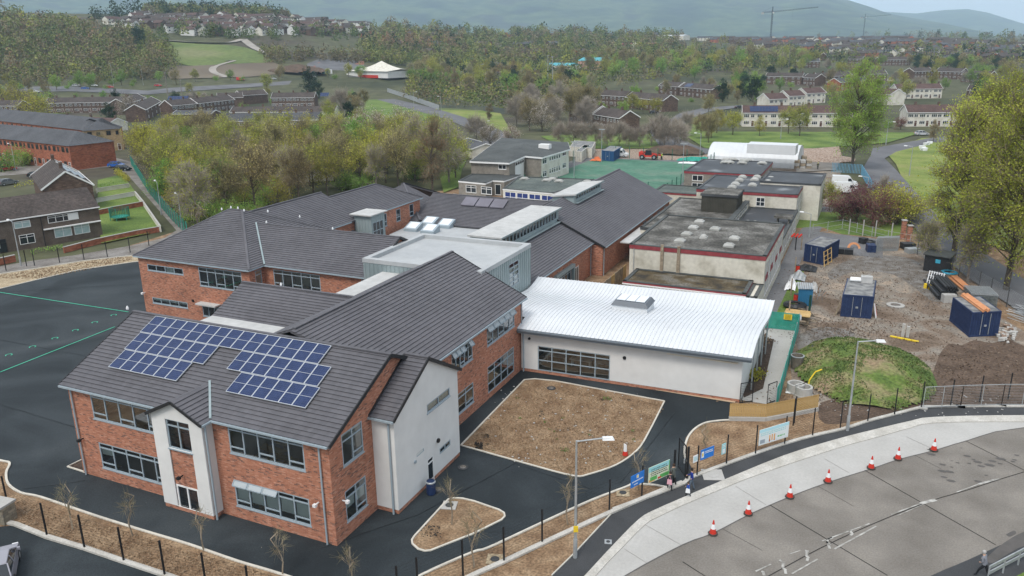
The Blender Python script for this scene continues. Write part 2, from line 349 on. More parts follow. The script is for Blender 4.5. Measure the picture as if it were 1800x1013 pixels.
def wall(mb, P, z0, z1, ops=(), u0=0.0, u1=None, w=0.0, reveal=.07):
    """plane wall with openings that have reveals; mb.m should be set to the wall's material."""
    u1 = P.L if u1 is None else u1
    ops = [(max(a, u0+.01), min(b, u1-.01), max(c, z0), min(d, z1-.01)) for a, b, c, d in ops]
    us = sorted(set([u0, u1]+[o[i] for o in ops for i in (0, 1)])); zs = sorted(set([z0, z1]+[o[i] for o in ops for i in (2, 3)]))
    for i in range(len(us)-1):
        for j in range(len(zs)-1):
            cu, cz = (us[i]+us[i+1])/2, (zs[j]+zs[j+1])/2
            if any(a < cu < b and c < cz < d for a, b, c, d in ops): continue
            q = [(us[i], zs[j]), (us[i+1], zs[j]), (us[i+1], zs[j+1]), (us[i], zs[j+1])]
            mb.face([P.p(a, b, w) for a, b in q], [(a+P.o.x+P.o.y, b) for a, b in q])
    for a, b, c, d in ops:
        for (ua, za), (ub, zb) in (((a, c), (a, d)), ((b, d), (b, c)), ((a, d), (b, d)), ((b, c), (a, c))):
            mb.face([P.p(ua, za, w), P.p(ub, zb, w), P.p(ub, zb, w-reveal), P.p(ua, za, w-reveal)], [(0, za), (.1, zb), (.1, zb+.1), (0, za+.1)])
    return mb
def fixw(o):      # set winding facing (not required by cycles, but keeps bevels/backface sane)
    return o
def bars_box(mb, P, u0, u1, z0, z1, w0, w1):
    return mb.hexa([P.p(u0, z0, w1), P.p(u1, z0, w1), P.p(u1, z0, w0), P.p(u0, z0, w0), P.p(u0, z1, w1), P.p(u1, z1, w1), P.p(u1, z1, w0), P.p(u0, z1, w0)])
def window(parent, P, op, cols=1, rows=(1,), fm=None, gm=None, w=0.0, rev=.075, low=(), lowf=.27, sill=True, fw=.09, opened=(), panes=True, blinds=(), name='window', blindf=.9, sill_m=None):
    """rows: list of height fractions, bottom to top. low: columns with an extra bottom light. opened: columns with tilted top light"""
    fm = fm or alu; gm = gm or glass; u0, u1, z0, z1 = op; W = u1-u0; H = z1-z0; mb = MB(); a, b = w-rev+.0, w-rev+.07
    bars_box(mb, P, u0, u1, z0, z0+fw, a, b); bars_box(mb, P, u0, u1, z1-fw, z1, a, b)
    bars_box(mb, P, u0, u0+fw, z0+fw, z1-fw, a, b); bars_box(mb, P, u1-fw, u1, z0+fw, z1-fw, a, b)
    cells = []; tot = sum(rows); ze = [z0]
    for r in rows: ze.append(ze[-1]+H*r/tot)
    for i in range(cols):
        ua, ub = u0+W*i/cols, u0+W*(i+1)/cols
        if i: bars_box(mb, P, ua-fw/2, ua+fw/2, z0+fw, z1-fw, a, b+.004)
        for j in range(len(rows)):
            za, zb = ze[j], ze[j+1]
            if j: bars_box(mb, P, ua+fw/2, ub-fw/2, za-fw/2, za+fw/2, a, b+.002)
            top = (j == len(rows)-1) and len(rows) > 1
            if j == 0 and i in low:
                zm = za+(zb-za)*lowf; bars_box(mb, P, ua+fw/2, ub-fw/2, zm-fw/2, zm+fw/2, a, b+.002)
                cells.append((ua, ub, za, zm, i, 0)); za = zm
            cells.append((ua, ub, za, zb, i, 2 if top else 1))
    wo = mb.build(name, fm, parent)
    if panes:
        for ua, ub, za, zb, i, k in cells:
            if k == 2 and i in opened:
                pm = MB(); L = zb-za; ang = radians(38); tz, tw = L*cos(ang), L*sin(ang)
                q = [(ua+.05, zb-.03-tz, b+tw), (ub-.05, zb-.03-tz, b+tw), (ub-.05, zb-.03, b), (ua+.05, zb-.03, b)]
                Q = [P.p(*x) for x in q]
                for r in range(4): pm.bar(Q[r], Q[(r+1) % 4], .07, .06)
                so = pm.build('open_sash', fm, wo)
                pg = MB(); pg.face([P.p(x[0], x[1], x[2]+.0) for x in q]); pg.build('pane', open_glass, wo); continue
            pm = MB(); e = a+.03; q = [(ua+.02, za+.02), (ub-.02, za+.02), (ub-.02, zb-.02), (ua+.02, zb-.02)]
            pm.face([P.p(x, z, e) for x, z in q]); pm.build('pane', gm, wo)
    else:
        pm = MB(); e = a+.03; pm.face([P.p(x, z, e) for x, z in ((u0, z0), (u1, z0), (u1, z1), (u0, z1))]); pm.build('pane', gm, wo)
    for i in blinds:
        pm = MB(); ua, ub = u0+W*i/cols, u0+W*(i+1)/cols; e = a-.06
        zt = ze[-2] if len(rows) > 1 else z1
        zb = zt-(zt-z0)*blindf
        pm.face([P.p(x, z, e) for x, z in ((ua+.06, zb), (ub-.06, zb), (ub-.06, zt), (ua+.06, zt))]); pm.build('blind', gs, wo)
    if sill:
        pm = MB(); bars_box(pm, P, u0-.05, u1+.05, z0-.07, z0-.002, w-rev+.02, w+.05); pm.build('sill', sill_m or fm, wo)
    return wo
def clipband(poly, v0, v1):
    def clip(pl, f):
        out = []
        for i in range(len(pl)):
            a, b = pl[i], pl[(i+1) % len(pl)]; fa, fb = f(a), f(b)
            if fa >= 0: out.append(a)
            if (fa >= 0) != (fb >= 0): t = fa/(fa-fb); out.append((a[0]+(b[0]-a[0])*t, a[1]+(b[1]-a[1])*t))
        return out
    p = clip(poly, lambda q: q[1]-v0)
    return clip(p, lambda q: v1-q[1]) if p else p
def roof(parent, poly, m=None, tiles=True, course=.345, lift=.065, thick=.14, name='roof', under=None):
    m = m or tile; P = [Vector(p) for p in poly]; n = Vector((0, 0, 0))
    for i in range(len(P)):
        a, b = P[i], P[(i+1) % len(P)]; n += Vector(((a.y-b.y)*(a.z+b.z), (a.z-b.z)*(a.x+b.x), (a.x-b.x)*(a.y+b.y)))
    n.normalize()
    if n.z < 0: n = -n; P = P[::-1]
    u = Vector((0, 0, 1)).cross(n); u.normalize(); v = n.cross(u); o = min(P, key=lambda q: q.z)
    uv = [((q-o).dot(u), (q-o).dot(v)) for q in P]
    mb = MB(); low = [q-Vector((0, 0, thick)) for q in P]
    uu = [(a, b) for a, b in uv]
    mb.face(P, uu); mb.face(low[::-1])
    for i in range(len(P)): j = (i+1) % len(P); mb.face([low[i], low[j], P[j], P[i]])
    r = mb.build(name, [under or m], parent)
    if tiles:
        vm = max(q[1] for q in uv); k = 0; tb = MB()
        while k*course < vm-.02:
            v0, v1 = k*course, min((k+1)*course, vm+.01); c = clipband(uv, v0, v1)
            if len(c) >= 3:
                pts = []
                for a, b in c: h = lift*(1-(b-v0)/course)+.012; pts.append(o+u*a+v*b+n*h)
                tb.face(pts, [(a+(.165 if k % 2 else 0), b) for a, b in c])
                lo = sorted([a for a, b in c if abs(b-v0) < 1e-4])
                if len(lo) >= 2:
                    a0, a1 = lo[0], lo[-1]
                    tb.face([o+u*a0+v*v0+n*.0, o+u*a1+v*v0+n*.0, o+u*a1+v*v0+n*(lift+.012), o+u*a0+v*v0+n*(lift+.012)], [(a0, v0), (a1, v0), (a1, v0+.02), (a0, v0+.02)])
            k += 1
        t = tb.build(name+'_tiles', m, r); tag(t, kind='stuff')
    return r
def caps(parent, segs, m=None, w=.26, h=.09, name='ridge_cap'):
    for a, b in segs:
        mb = MB(); a = Vector(a); b = Vector(b); mb.bar(a+Vector((0, 0, .05)), b+Vector((0, 0, .05)), w, h); mb.build(name, m or tile, parent)
def gutter(parent, a, b, m=None):
    mb = MB(); mb.bar(a, b, .15, .13); mb.build('gutter', m or alu, parent)
def pipe(parent, x, y, z0, z1, m=None, r=.06):
    mb = MB(); mb.tube((x, y, z0), (x, y, z1), r, n=8); mb.build('downpipe', m or alu, parent)
def flat_roof(parent, poly, z, m, parapet=.0, pm=None, pw=.25, name='flat_roof'):
    mb = MB(); mb.face([(p[0], p[1], z) for p in poly]); o = mb.build(name, m, parent)
    if parapet:
        for i in range(len(poly)):
            a, b = Vector(poly[i]+(0,)) if len(poly[i]) == 2 else Vector(poly[i]), Vector(poly[(i+1) % len(poly)]+(0,))
            pb = MB(); pb.bar((a.x, a.y, z+parapet/2-.02), (b.x, b.y, z+parapet/2-.02), pw, parapet); pb.build('parapet', pm or m, parent)
    return o
# ------------------------------------------------------------------ new school
S = thing('school_building', 'new two storey red brick school with slate roofs, zinc boxes and white gabled bays', 'school', (-45, 60, 0))
S.location = (0, 0, 0)
SL = .46
def bwall(P0, P1, z0, z1, ops=(), m=None, gable=None, name='wall', plinth=True, lab=None, w=0.0):
    P = Plane(P0, P1); mb = MB(); wall(mb, P, z0, z1, ops, w=w)
    if gable: mb.face([P.p(u, z, w) for u, z in gable], [(u+P.o.x+P.o.y, z) for u, z in gable])
    o = mb.build(name, m or brick, S)
    if lab: o['label'] = lab
    return P
# front block
P = Plane((-50.9, 34.5), (-28.1, 34.5)); A0, A1 = (-50.9, 34.5), (-28.1, 34.5)
def z3(*a): return [(x/3, 675+y/3) for x, y in a]
UL = wr(A0, A1, z3((475, 40), (835, 120), (850, 268), (490, 182))); UL = (UL[0], 9.05, UL[2], UL[3])
LL = wr(A0, A1, z3((520, 302), (850, 400), (860, 530), (540, 440))); LL = (LL[0], 9.05, LL[2], LL[3])
UR = wr(A0, A1, z3((1200, 206), (1600, 300), (1608, 460), (1212, 362)))
LR = wr(A0, A1, z3((1238, 520), (1632, 592), (1637, 748), (1247, 642)))
bwall(A0, A1, 0, 7.1, [UL, LL, UR, LR])
w1 = window(S, P, UL, 5, (.8, .2), low=(0, 2, 4), blinds=())
w2 = window(S, P, LL, 5, (.8, .2), low=(0, 2, 4), blinds=(0,), blindf=.35)
window(S, P, UR, 5, (.8, .2), low=(0, 2, 4))
window(S, P, LR, 5, (.8, .2), low=(0, 2, 4), opened=(0, 1, 2), blinds=(0, 1, 2, 3, 4), blindf=.72)
# gable end
B0, B1 = (-28.1, 34.5), (-28.1, 48.2)
G = Plane(B0, B1)
def z4(*a): return [(600+x/3, 675+y/3) for x, y in a]
GU = wr(B0, B1, z4((0, 262), (106, 200), (120, 356), (8, 440))); GL = wr(B0, B1, z4((20, 560), (126, 490), (140, 636), (28, 732)))
bwall(B0, B1, 0, 7.1, [GU, GL], gable=[(0, 7.1), (13.7, 7.1), (6.85, 10.3)])
window(S, G, GU, 2, (.75, .25), low=(1,), blinds=()); window(S, G, GL, 2, (.75, .25), low=(1,), blinds=(0, 1), blindf=.5)
bwall((-50.9, 48.2), (-50.9, 34.5), 0, 7.1, gable=[(0, 7.1), (13.7, 7.1), (6.85, 10.3)])
bwall((-28.1, 48.2), (-50.9, 48.2), 0, 7.1)
ev, rg, rz = 34.2, 41.3, 7.1+SL*7.1
roof(S, [(-51.35, ev, 7.12), (-27.8, ev, 7.12), (-27.8, rg, rz), (-51.35, rg, rz)])
roof(S, [(-27.8, 48.4, 7.12), (-51.35, 48.4, 7.12), (-51.35, rg, rz), (-27.8, rg, rz)])
caps(S, [((-51.4, rg, rz+.05), (-27.75, rg, rz+.05))])
gutter(S, (-51.3, 34.15, 7.05), (-41.9, 34.15, 7.05)); gutter(S, (-37.1, 34.15, 7.05), (-27.9, 34.15, 7.05))
mb = MB(); mb.bar((-27.78, ev, 7.1), (-27.78, rg, rz), .07, .26); mb.bar((-27.78, 48.4, 7.1), (-27.78, rg, rz), .07, .26)
mb.build('verge_board', black_pl, S)
mb = MB(); mb.bar((-51.37, ev, 7.1), (-51.37, rg, rz), .07, .2); mb.build('verge_board', black_pl, S)
for x, y in ((-50.5, 34.38), (-28.75, 34.38)): pipe(S, x, y, 0, 7.0)
# gabled white bay
D0, D1 = (-41.75, 33.6), (-37.35, 33.6); Pb = Plane(D0, D1)
BW = wr(D0, D1, z3((872, 185), (995, 212), (1012, 368), (887, 335))); BD = wr(D0, D1, z3((928, 532), (1042, 562), (1058, 702), (938, 662)))
BI = (BW[0], BW[1], 0, BW[2]-.02)
Pbv = bwall(D0, D1, .3, 7.1, [BW, (BW[0], BW[1], .3, BW[2]-.02)], m=render_w, gable=[(0, 7.1), (4.4, 7.1), (2.25, 8.2)], lab='white rendered gabled bay front')
mb = MB(); wall(mb, Pb, 0, BW[2]-.02, [(BW[0]+.05, BW[1]-.05, 0, BD[3])], u0=BW[0], u1=BW[1], w=-.1); mb.build('wall', brick, S)
window(S, Pb, BW, 2, (.78, .22), rev=.15)
window(S, Pb, (BW[0]+.05, BW[1]-.05, .02, BD[3]), 2, (1,), fm=upvc, w=-.06, fw=.12, sill=False, name='entrance_door')
for q0, q1 in (((-41.75, 34.5), (-41.75, 33.6)), ((-37.35, 33.6), (-37.35, 34.5))): bwall(q0, q1, .3, 7.1, m=render_w)
mb = MB(); mb.prism([(-41.72, 34.5), (-41.72, 33.63), (-37.38, 33.63), (-37.38, 34.5)], 0, .3, top=False)
mb.f = mb.f; mb.build('plinth', brick, S)
roof(S, [(-37.1, 33.35, 7.06), (-37.1, 34.3, 7.06), (-39.5, 36.75, 8.27), (-39.5, 33.35, 8.27)])
roof(S, [(-41.95, 34.3, 7.06), (-41.95, 33.35, 7.06), (-39.5, 33.35, 8.27), (-39.5, 36.75, 8.27)])
mb = MB(); mb.bar((-41.95, 33.33, 7.05), (-39.5, 33.33, 8.27), .07, .2); mb.bar((-37.1, 33.33, 7.05), (-39.5, 33.33, 8.27), .07, .2); mb.build('verge_board', black_pl, S)
mb = MB(); mb.bar((-37.1, 34.2, 7.24), (-39.5, 36.8, 8.41), .15, .05); mb.build('valley', zinc, S)
pipe(S, -37.2, 33.75, 0, 7.0, r=.07); gutter(S, (-37.05, 33.4, 7.03), (-37.05, 34.2, 7.03))
# white stair block
E0, E1 = (-26.4, 39.05), (-26.4, 47.75); Ps = Plane(E0, E1)
s1 = wr(E0, E1, z4((450, 112), (570, 18), (572, 58), (453, 162))); s2 = wr(E0, E1, z4((517, 342), (574, 292), (577, 320), (520, 374)))
sd_ = wr(E0, E1, z4((455, 400), (487, 372), (490, 495), (457, 520))); sd_ = (sd_[0], sd_[1], .05, sd_[3]); s3 = wr(E0, E1, z4((397, 370), (435, 338), (436, 354), (398, 387)))
bwall(E0, E1, .3, 7.05, [s1, s2, sd_, s3], m=render_w, gable=[(0, 7.05), (8.7, 7.05), (4.38, 9.5)], lab='white rendered stair block wall')
window(S, Ps, s1, 2, (1,), blinds=(0, 1), blindf=.9); window(S, Ps, s2, 2, (1,), fw=.1, gm=dglass, sill=False)
window(S, Ps, sd_, 1, (.8, .2), fm=upvc, gm=dglass, sill=False, name='entrance_door'); window(S, Ps, s3, 1, (1,), fw=.03, gm=gs, sill=False, name='vent_grille')
bwall((-28.1, 39.05), (-26.4, 39.05), .3, 7.05, m=render_w); bwall((-26.4, 47.75), (-28.1, 47.75), .3, 7.0, m=render_w)
mb = MB(); mb.prism([(-28.1, 39.08), (-26.43, 39.08), (-26.43, 47.72), (-28.1, 47.72)], 0, .3, top=False); mb.build('plinth', brick, S)
for ya, yb in ((38.75, 43.43), (48.05, 43.43)):
    roof(S, [(-28.1, ya, 7.0), (-26.2, ya, 7.0), (-26.2, yb, 9.6), (-28.1, yb, 9.6)])
    mb = MB(); mb.bar((-26.18, ya, 6.98), (-26.18, yb, 9.6), .07, .24); mb.bar((-28.05, ya, 7.1), (-28.05, yb, 9.7), .12, .12); mb.build('verge_board', black_pl, S)
caps(S, [((-28.1, 43.43, 9.65), (-26.2, 43.43, 9.65))]); pipe(S, -26.75, 38.93, 0, 6.95, r=.07); gutter(S, (-28.1, 38.7, 6.93), (-26.2, 38.7, 6.93))
mb = MB(); mb.tube(Ps.p(*[(wr(E0, E1, z4((505, 298), (511, 298)))[0]), 3.0], 0), Ps.p(wr(E0, E1, z4((505, 298), (511, 298)))[0], 3.0, .1), .18, n=10)
q = wr(E0, E1, z4((503, 292), (513, 304))); mb = MB(); mb.tube(Ps.p((q[0]+q[1])/2, (q[2]+q[3])/2, 0), Ps.p((q[0]+q[1])/2, (q[2]+q[3])/2, .12), .17, n=12); mb.build('wall_light', black, S)
q = wr(E0, E1, z4((382, 405), (392, 416))); mb = MB(); mb.tube(Ps.p((q[0]+q[1])/2, (q[2]+q[3])/2, 0), Ps.p((q[0]+q[1])/2, (q[2]+q[3])/2, .1), .12, n=10); mb.build('wall_vent', alu, S)
for (P0_, P1_, px) in ((A0, A1, (440/3, 675+287/3)), (A0, A1, (1680/3, 675+625/3)), (D0, D1, (965/3, 675+483/3)), (B0, B1, (600+2, 675+612/3))):
    q = wr(P0_, P1_, [px, (px[0]+1, px[1])]); Q = Plane(P0_, P1_); mb = MB(); mb.tube(Q.p(q[0], q[2], 0), Q.p(q[0], q[2], .3), .05, n=6); mb.obox(Q.p(q[0], q[2]-.1, .38), .22, .22, .18); mb.build('security_camera', black if px[0] < 400 and px[0] > 300 or px[0] < 200 else white_m, S)
# long wing
W0, W1 = (-28.8, 48.0), (-28.8, 65.2); Pw = Plane(W0, W1)
def z5(*a): return [(600+x/3, 338+y/3) for x, y in a]
a1 = wr(W0, W1, z5((575, 872), (690, 762), (692, 880), (590, 955))); a2 = wr(W0, W1, z5((768, 714), (912, 612), (912, 702), (768, 820)))
a3 = wr(W0, W1, z4((612, 46), (695, 0), (700, 95), (616, 160))); a4 = wr(W0, W1, z5((770, 922), (910, 816), (911, 946), (775, 1060)))
bwall(W0, W1, 0, 7.1, [a1, a2, a3, a4])
window(S, Pw, a1, 5, (.74, .26), low=(0, 2, 4), opened=(0, 1, 2, 4)); window(S, Pw, a2, 5, (.74, .26), low=(0, 2, 4), opened=(0, 1, 2, 3, 4), blinds=())
window(S, Pw, a3, 2, (.75, .25), low=(1,)); window(S, Pw, a4, 4, (.35, .4, .25), name='window', sill=False)
bwall((-28.8, 65.2), (-44, 65.2), 0, 7.1, gable=[(0, 7.1), (15.2, 7.1), (7.6, 10.5)]); bwall((-44, 65.2), (-44, 48.2), 0, 7.1)
wx, wz = -36.3, 7.12+.47*7.8
roof(S, [(-28.5, 44.0, 7.12), (-28.5, 65.5, 7.12), (wx, 65.5, wz), (wx, 41.6, wz)])
roof(S, [(-44.1, 65.5, 7.12), (-44.1, 48, 7.12), (wx, 42.3, wz), (wx, 65.5, wz)])
caps(S, [((wx, 42.0, wz+.04), (wx, 65.6, wz+.04))]); gutter(S, (-28.45, 48.3, 7.05), (-28.45, 65.5, 7.05)); pipe(S, -28.68, 64.75, 0, 7.0)
mb = MB(); mb.bar((-28.5, 65.52, 7.1), (wx, 65.52, wz), .07, .22); mb.build('verge_board', black_pl, S)
# link roof between front and rear blocks
roof(S, [(-52.6, 50.2, 7.0), (-37, 50.2, 7.0), (-37, 54.4, 9.0), (-52.6, 54.4, 9.0)])
roof(S, [(-37, 58.6, 7.0), (-52.6, 58.6, 7.0), (-52.6, 54.4, 9.0), (-37, 54.4, 9.0)])
bwall((-52.4, 58.5), (-52.4, 50.3), 0, 7.0, gable=[(0, 7), (8.2, 7), (4.1, 8.9)]); bwall((-37, 58.4), (-52.4, 58.4), 0, 7.0); bwall((-52.4, 50.4), (-44, 50.4), 0, 7.0)
mb = MB(); mb.box(-52.5, 48.35, 6.95, -41.5, 50.25, 7.08); mb.build('box_gutter', membrane_lt, S); caps(S, [((-52.6, 54.4, 9.05), (-36.5, 54.4, 9.05))])
# rear block
R0, R1 = (-76.6, 63.3), (-60.1, 63.3); Pr = Plane(R0, R1)
def z0(*a): return [(x/3, 338+y/3) for x, y in a]
r1 = wr(R0, R1, z0((777, 378), (966, 405), (966, 438), (778, 410))); r2 = wr(R0, R1, z0((1048, 392), (1275, 425), (1275, 505), (1052, 490)))
r3 = wr(R0, R1, z0((803, 553), (990, 583), (990, 615), (806, 582))); r4 = wr(R0, R1, z0((1068, 588), (1165, 602), (1168, 690), (1075, 690))); r4 = (r4[0], r4[1], .9, r4[3])
r2 = (r2[0], r2[1], 4.5, r2[3])
bwall(R0, R1, 0, 7.1, [r1, r2, r3, r4])
window(S, Pr, r1, 4, (1,), fw=.09, blinds=(2,)); window(S, Pr, r2, 5, (.78, .22), low=(0, 2, 4)); window(S, Pr, r3, 4, (1,), fw=.09, blinds=(0, 1, 2, 3), blindf=.5); window(S, Pr, r4, 3, (.8, .2))
mb = MB(); bars_box(mb, Pr, r4[0]-.1, r4[1]+.1, r4[3]+.1, r4[3]+.25, 0, .9); mb.build('canopy', membrane_lt, S)
R2, R3 = (-60.1, 65.7), (-46.4, 65.7); Pr2 = Plane(R2, R3)
r5 = wr(R2, R3, z0((1440, 405), (1690, 440), (1690, 530), (1448, 492)))
bwall(R2, R3, 0, 7.1, [r5]); window(S, Pr2, r5, 5, (.78, .22), low=(0, 2, 4))
Pr3 = bwall((-60.1, 63.3), (-60.1, 65.7), 0, 7.1, [(.9, 1.9, 4.5, 6.7)]); window(S, Pr3, (.9, 1.9, 4.5, 6.7), 1, (.78, .22), low=(0,))
bwall((-76.6, 80), (-76.6, 63.3), 0, 7.1); bwall((-46.4, 65.7), (-46.4, 78), 0, 7.1, gable=[(0, 7.1), (12.2, 7.1), (6.0, 9.9)])
q = wr(R0, R1, z0((1018, 565), (1026, 573))); mb = MB(); mb.tube(Pr.p(q[0], q[2], 0), Pr.p(q[0], q[2], .12), .15, n=8); mb.build('wall_light', black, S)
q = wr(R0, R1, z0((765, 528), (770, 530))); mb = MB(); mb.tube(Pr.p(q[0], q[2], 0), Pr.p(q[0], q[2], .3), .05, n=6); mb.obox(Pr.p(q[0], q[2]-.1, .38), .25, .25, .2); mb.build('security_camera', white_m, S)
ap0, ap1 = (-70.6, 72.3, 11.25), (-68.6, 72.3, 11.25)
roof(S, [(-77, 63, 7.12), (-59.8, 63, 7.12), ap1, ap0]); roof(S, [(-77, 81.5, 7.12), (-77, 63, 7.12), ap0]); roof(S, [(-59.8, 63, 7.12), (-59.8, 81.5, 7.12), ap1]); roof(S, [(-59.8, 81.5, 7.12), (-77, 81.5, 7.12), ap0, ap1])
caps(S, [(ap0, ap1), ((-59.8, 63, 7.14), ap1), ((-77, 63, 7.14), ap0), ((-59.8, 81.5, 7.14), ap1)])
gz = 7.12+SL*6.3
roof(S, [(-59.8, 65.4, 7.12), (-46.1, 65.4, 7.12), (-46.1, 71.7, gz), (-66, 71.7, gz)]); roof(S, [(-46.1, 78, 7.12), (-64, 78, 7.12), (-66, 71.7, gz), (-46.1, 71.7, gz)])
caps(S, [((-66, 71.7, gz), (-46.1, 71.7, gz))]); mb = MB(); mb.bar((-59.7, 65.35, 7.25), (-66, 71.6, gz+.12), .18, .05); mb.build('valley', zinc, S)
mb = MB(); mb.bar((-46.05, 65.4, 7.1), (-46.05, 71.7, gz), .07, .24); mb.bar((-46.05, 78, 7.1), (-46.05, 71.7, gz), .07, .24); mb.build('verge_board', black_pl, S)
gutter(S, (-76.9, 62.95, 7.05), (-59.8, 62.95, 7.05)); gutter(S, (-59.8, 62.95, 7.05), (-59.8, 65.3, 7.05)); gutter(S, (-59.7, 65.35, 7.05), (-46.2, 65.35, 7.05)); pipe(S, -47.1, 65.6, 0, 7, r=.07)
# classroom range running back
K0, K1 = (-64.3, 76), (-64.3, 106.2); Pk = Plane(K0, K1)
def z6(*a): return [(620+x/6, 330+y/6) for x, y in a]
kw = [wr(K0, K1, z6(*q)) for q in (((312, 285), (358, 268), (360, 400), (316, 420)), ((457, 235), (502, 218), (505, 345), (462, 362)), ((598, 180), (640, 168), (642, 290), (602, 305)))]
bwall(K0, K1, 0, 7.1, kw)
for k in kw: window(S, Pk, k, 1, (.35, .65), gm=dglass)
roof(S, [(-63.95, 73, 7.12), (-63.95, 90.2, 7.12), (-70.65, 90.2, 10.25), (-70.65, 75.5, 10.25)]); roof(S, [(-63.95, 90.2, 7.12), (-63.95, 106.5, 7.12), (-69.4, 101.8, 9.65), (-69.4, 90.2, 9.65)])
roof(S, [(-77.3, 90.2, 7.12), (-77.3, 75, 7.12), (-70.65, 75.5, 10.25), (-70.65, 90.2, 10.25)]); roof(S, [(-75, 106.5, 7.12), (-75, 90.2, 7.12), (-69.4, 90.2, 9.65), (-69.4, 101.8, 9.65)]); roof(S, [(-63.95, 106.5, 7.12), (-75, 106.5, 7.12), (-69.4, 101.8, 9.65)])
mb = MB(); mb.face([(-64, 90.2, 7.1), (-77.2, 90.2, 7.1), (-70.65, 90.2, 10.2)]); mb.build('gable_infill', brick, S)
caps(S, [((-70.65, 75.5, 10.3), (-70.65, 90.2, 10.3)), ((-69.4, 90.2, 9.7), (-69.4, 101.8, 9.7)), ((-63.95, 106.5, 7.2), (-69.4, 101.8, 9.7))])
gutter(S, (-63.9, 78, 7.05), (-63.9, 87.5, 7.05)); gutter(S, (-63.9, 92, 7.05), (-63.9, 106.5, 7.05)); bwall((-64.3, 106.2), (-75, 106.2), 0, 7.1)
roof(S, [(-62.9, 82, 4.4), (-60, 82, 4.4), (-60, 88, 4.4), (-64.2, 88, 5.9)])
# zinc stair tower
def zbox(x0, y0, x1, y1, z0, z1, ops=None, seam=.5, name='zinc_wall', sides='SENW'):
    o = MB(); sm = MB(); cs = {'S': ((x0, y0), (x1, y0)), 'E': ((x1, y0), (x1, y1)), 'N': ((x1, y1), (x0, y1)), 'W': ((x0, y1), (x0, y0))}
    for k in sides:
        P = Plane(*cs[k]); op = (ops or {}).get(k, []); wall(o, P, z0, z1, op)
        u = seam/2
        while u < P.L:
            cuts = sorted([(c, d) for a, b, c, d in op if a-.03 < u < b+.03]); z = z0
            for c, d in cuts+[(z1, z1)]:
                if c-z > .05: bars_box(sm, P, u-.018, u+.018, z, c, .001, .04)
                z = d
            u += seam
    w = o.build(name, zinc, S); t = sm.build('standing_seam', zinc, w); t['kind'] = 'stuff'; return {k: Plane(*cs[k]) for k in 'SENW'}
p_ = zbox(-64.1, 88.5, -61.4, 91.8, 3, 7.9, {'E': [(.35, 2.9, 3.2, 6.9)]}); window(S, p_['E'], (.35, 2.9, 3.2, 6.9), 3, (1, 1, 1), gm=dglass, sill=False)
mb = MB(); mb.box(-64.6, 88.1, 7.9, -61.1, 92.2, 8.05); mb.build('flat_roof', membrane_lt, S)
# big zinc box
p_ = zbox(-46.2, 64.7, -32.8, 76.6, 3.5, 9.3, {'E': [wr((-32.8, 64.7), (-32.8, 76.6), [(895, 465), (912, 456), (912, 500), (895, 506)])]})
eo = wr((-32.8, 64.7), (-32.8, 76.6), [(895, 465), (912, 456), (912, 500), (895, 506)])
window(S, p_['E'], eo, 2, (1, 1, 1, 1, 1), blinds=(0, 1), blindf=.95, sill=False)
mb = MB(); mb.face([(-45.8, 65.1, 9.0), (-33.2, 65.1, 9.0), (-33.2, 76.2, 9.0), (-45.8, 76.2, 9.0)]); mb.build('flat_roof', membrane, S)
mb = MB()
for a, b in (((-46.2, 64.95), (-32.8, 64.95)), ((-46.2, 76.35), (-32.8, 76.35))): mb.box(a[0]-.05, a[1]-.3, 9.0, b[0]+.05, a[1]+.3, 9.42)
for x in (-45.95, -33.05): mb.box(x-.3, 65.25, 9.0, x+.3, 76.05, 9.418)
mb.build('parapet', membrane, S)
mb = MB(); mb.box(-43.6, 56.5, 7.0, -40.8, 64.6, 8.1); o = mb.build('zinc_wall', zinc, S); mb = MB(); mb.box(-43.9, 56.3, 8.1, -40.6, 64.68, 8.25); mb.build('flat_roof', membrane_lt, S)
# flat roof with rooflights, and the roof behind it
mb = MB(); mb.prism([(-63.4, 95.8), (-56, 84), (-46, 76.7), (-38.5, 76.7), (-38.5, 105.5), (-64.1, 105.5)], 2.6, 3.6); o = mb.build('flat_roof', membrane, S)
for i, (x, y) in enumerate(((-61.5, 99.2), (-58.4, 98.8), (-61.1, 103.4), (-58.0, 102.9))):
    u = MB(); u.hexa([(x-1.1, y-.8, 3.60), (x+1.1, y-.8, 3.60), (x+1.1, y+1.2, 3.60), (x-1.1, y+1.2, 3.60), (x-1.1, y-.8, 4.00), (x+1.1, y-.8, 4.00), (x+1.1, y+1.2, 4.70), (x-1.1, y+1.2, 4.70)])
    ro = u.build('rooflight', alu, S); g = MB(); g.hexa([(x-.8, y-.55, 4.07), (x+.8, y-.55, 4.07), (x+.8, y+.95, 4.59), (x-.8, y+.95, 4.59), (x-.8, y-.55, 4.15), (x+.8, y-.55, 4.15), (x+.8, y+.95, 4.68), (x-.8, y+.95, 4.68)]); g.build('pane', pale_glass, ro)
fz = 3.9+.46*7.0
roof(S, [(-64.3, 103.4, 3.9), (-38.5, 103.4, 3.9), (-38.5, 110.4, fz), (-64.3, 110.4, fz)])
roof(S, [(-38.5, 117.4, 3.9), (-64.3, 117.4, 3.9), (-64.3, 110.4, fz), (-38.5, 110.4, fz)])
roof(S, [(-76.5, 102.9, 4.2), (-62.8, 102.9, 4.2), (-70.8, 112.1, 8.0)]); roof(S, [(-62.8, 102.9, 4.2), (-61.0, 113, 3.9), (-70.8, 112.1, 8.0)]); roof(S, [(-61.0, 120, 3.9), (-77, 120, 3.9), (-71.6, 112.6, 8.0), (-70.8, 112.1, 8.0)])
caps(S, [((-64.3, 110.4, fz), (-38.5, 110.4, fz)), ((-62.6, 103.2, 4.3), (-70.8, 112.1, 8.05))])
bwall((-76, 119.8), (-60, 119.8), 0, 3.9)
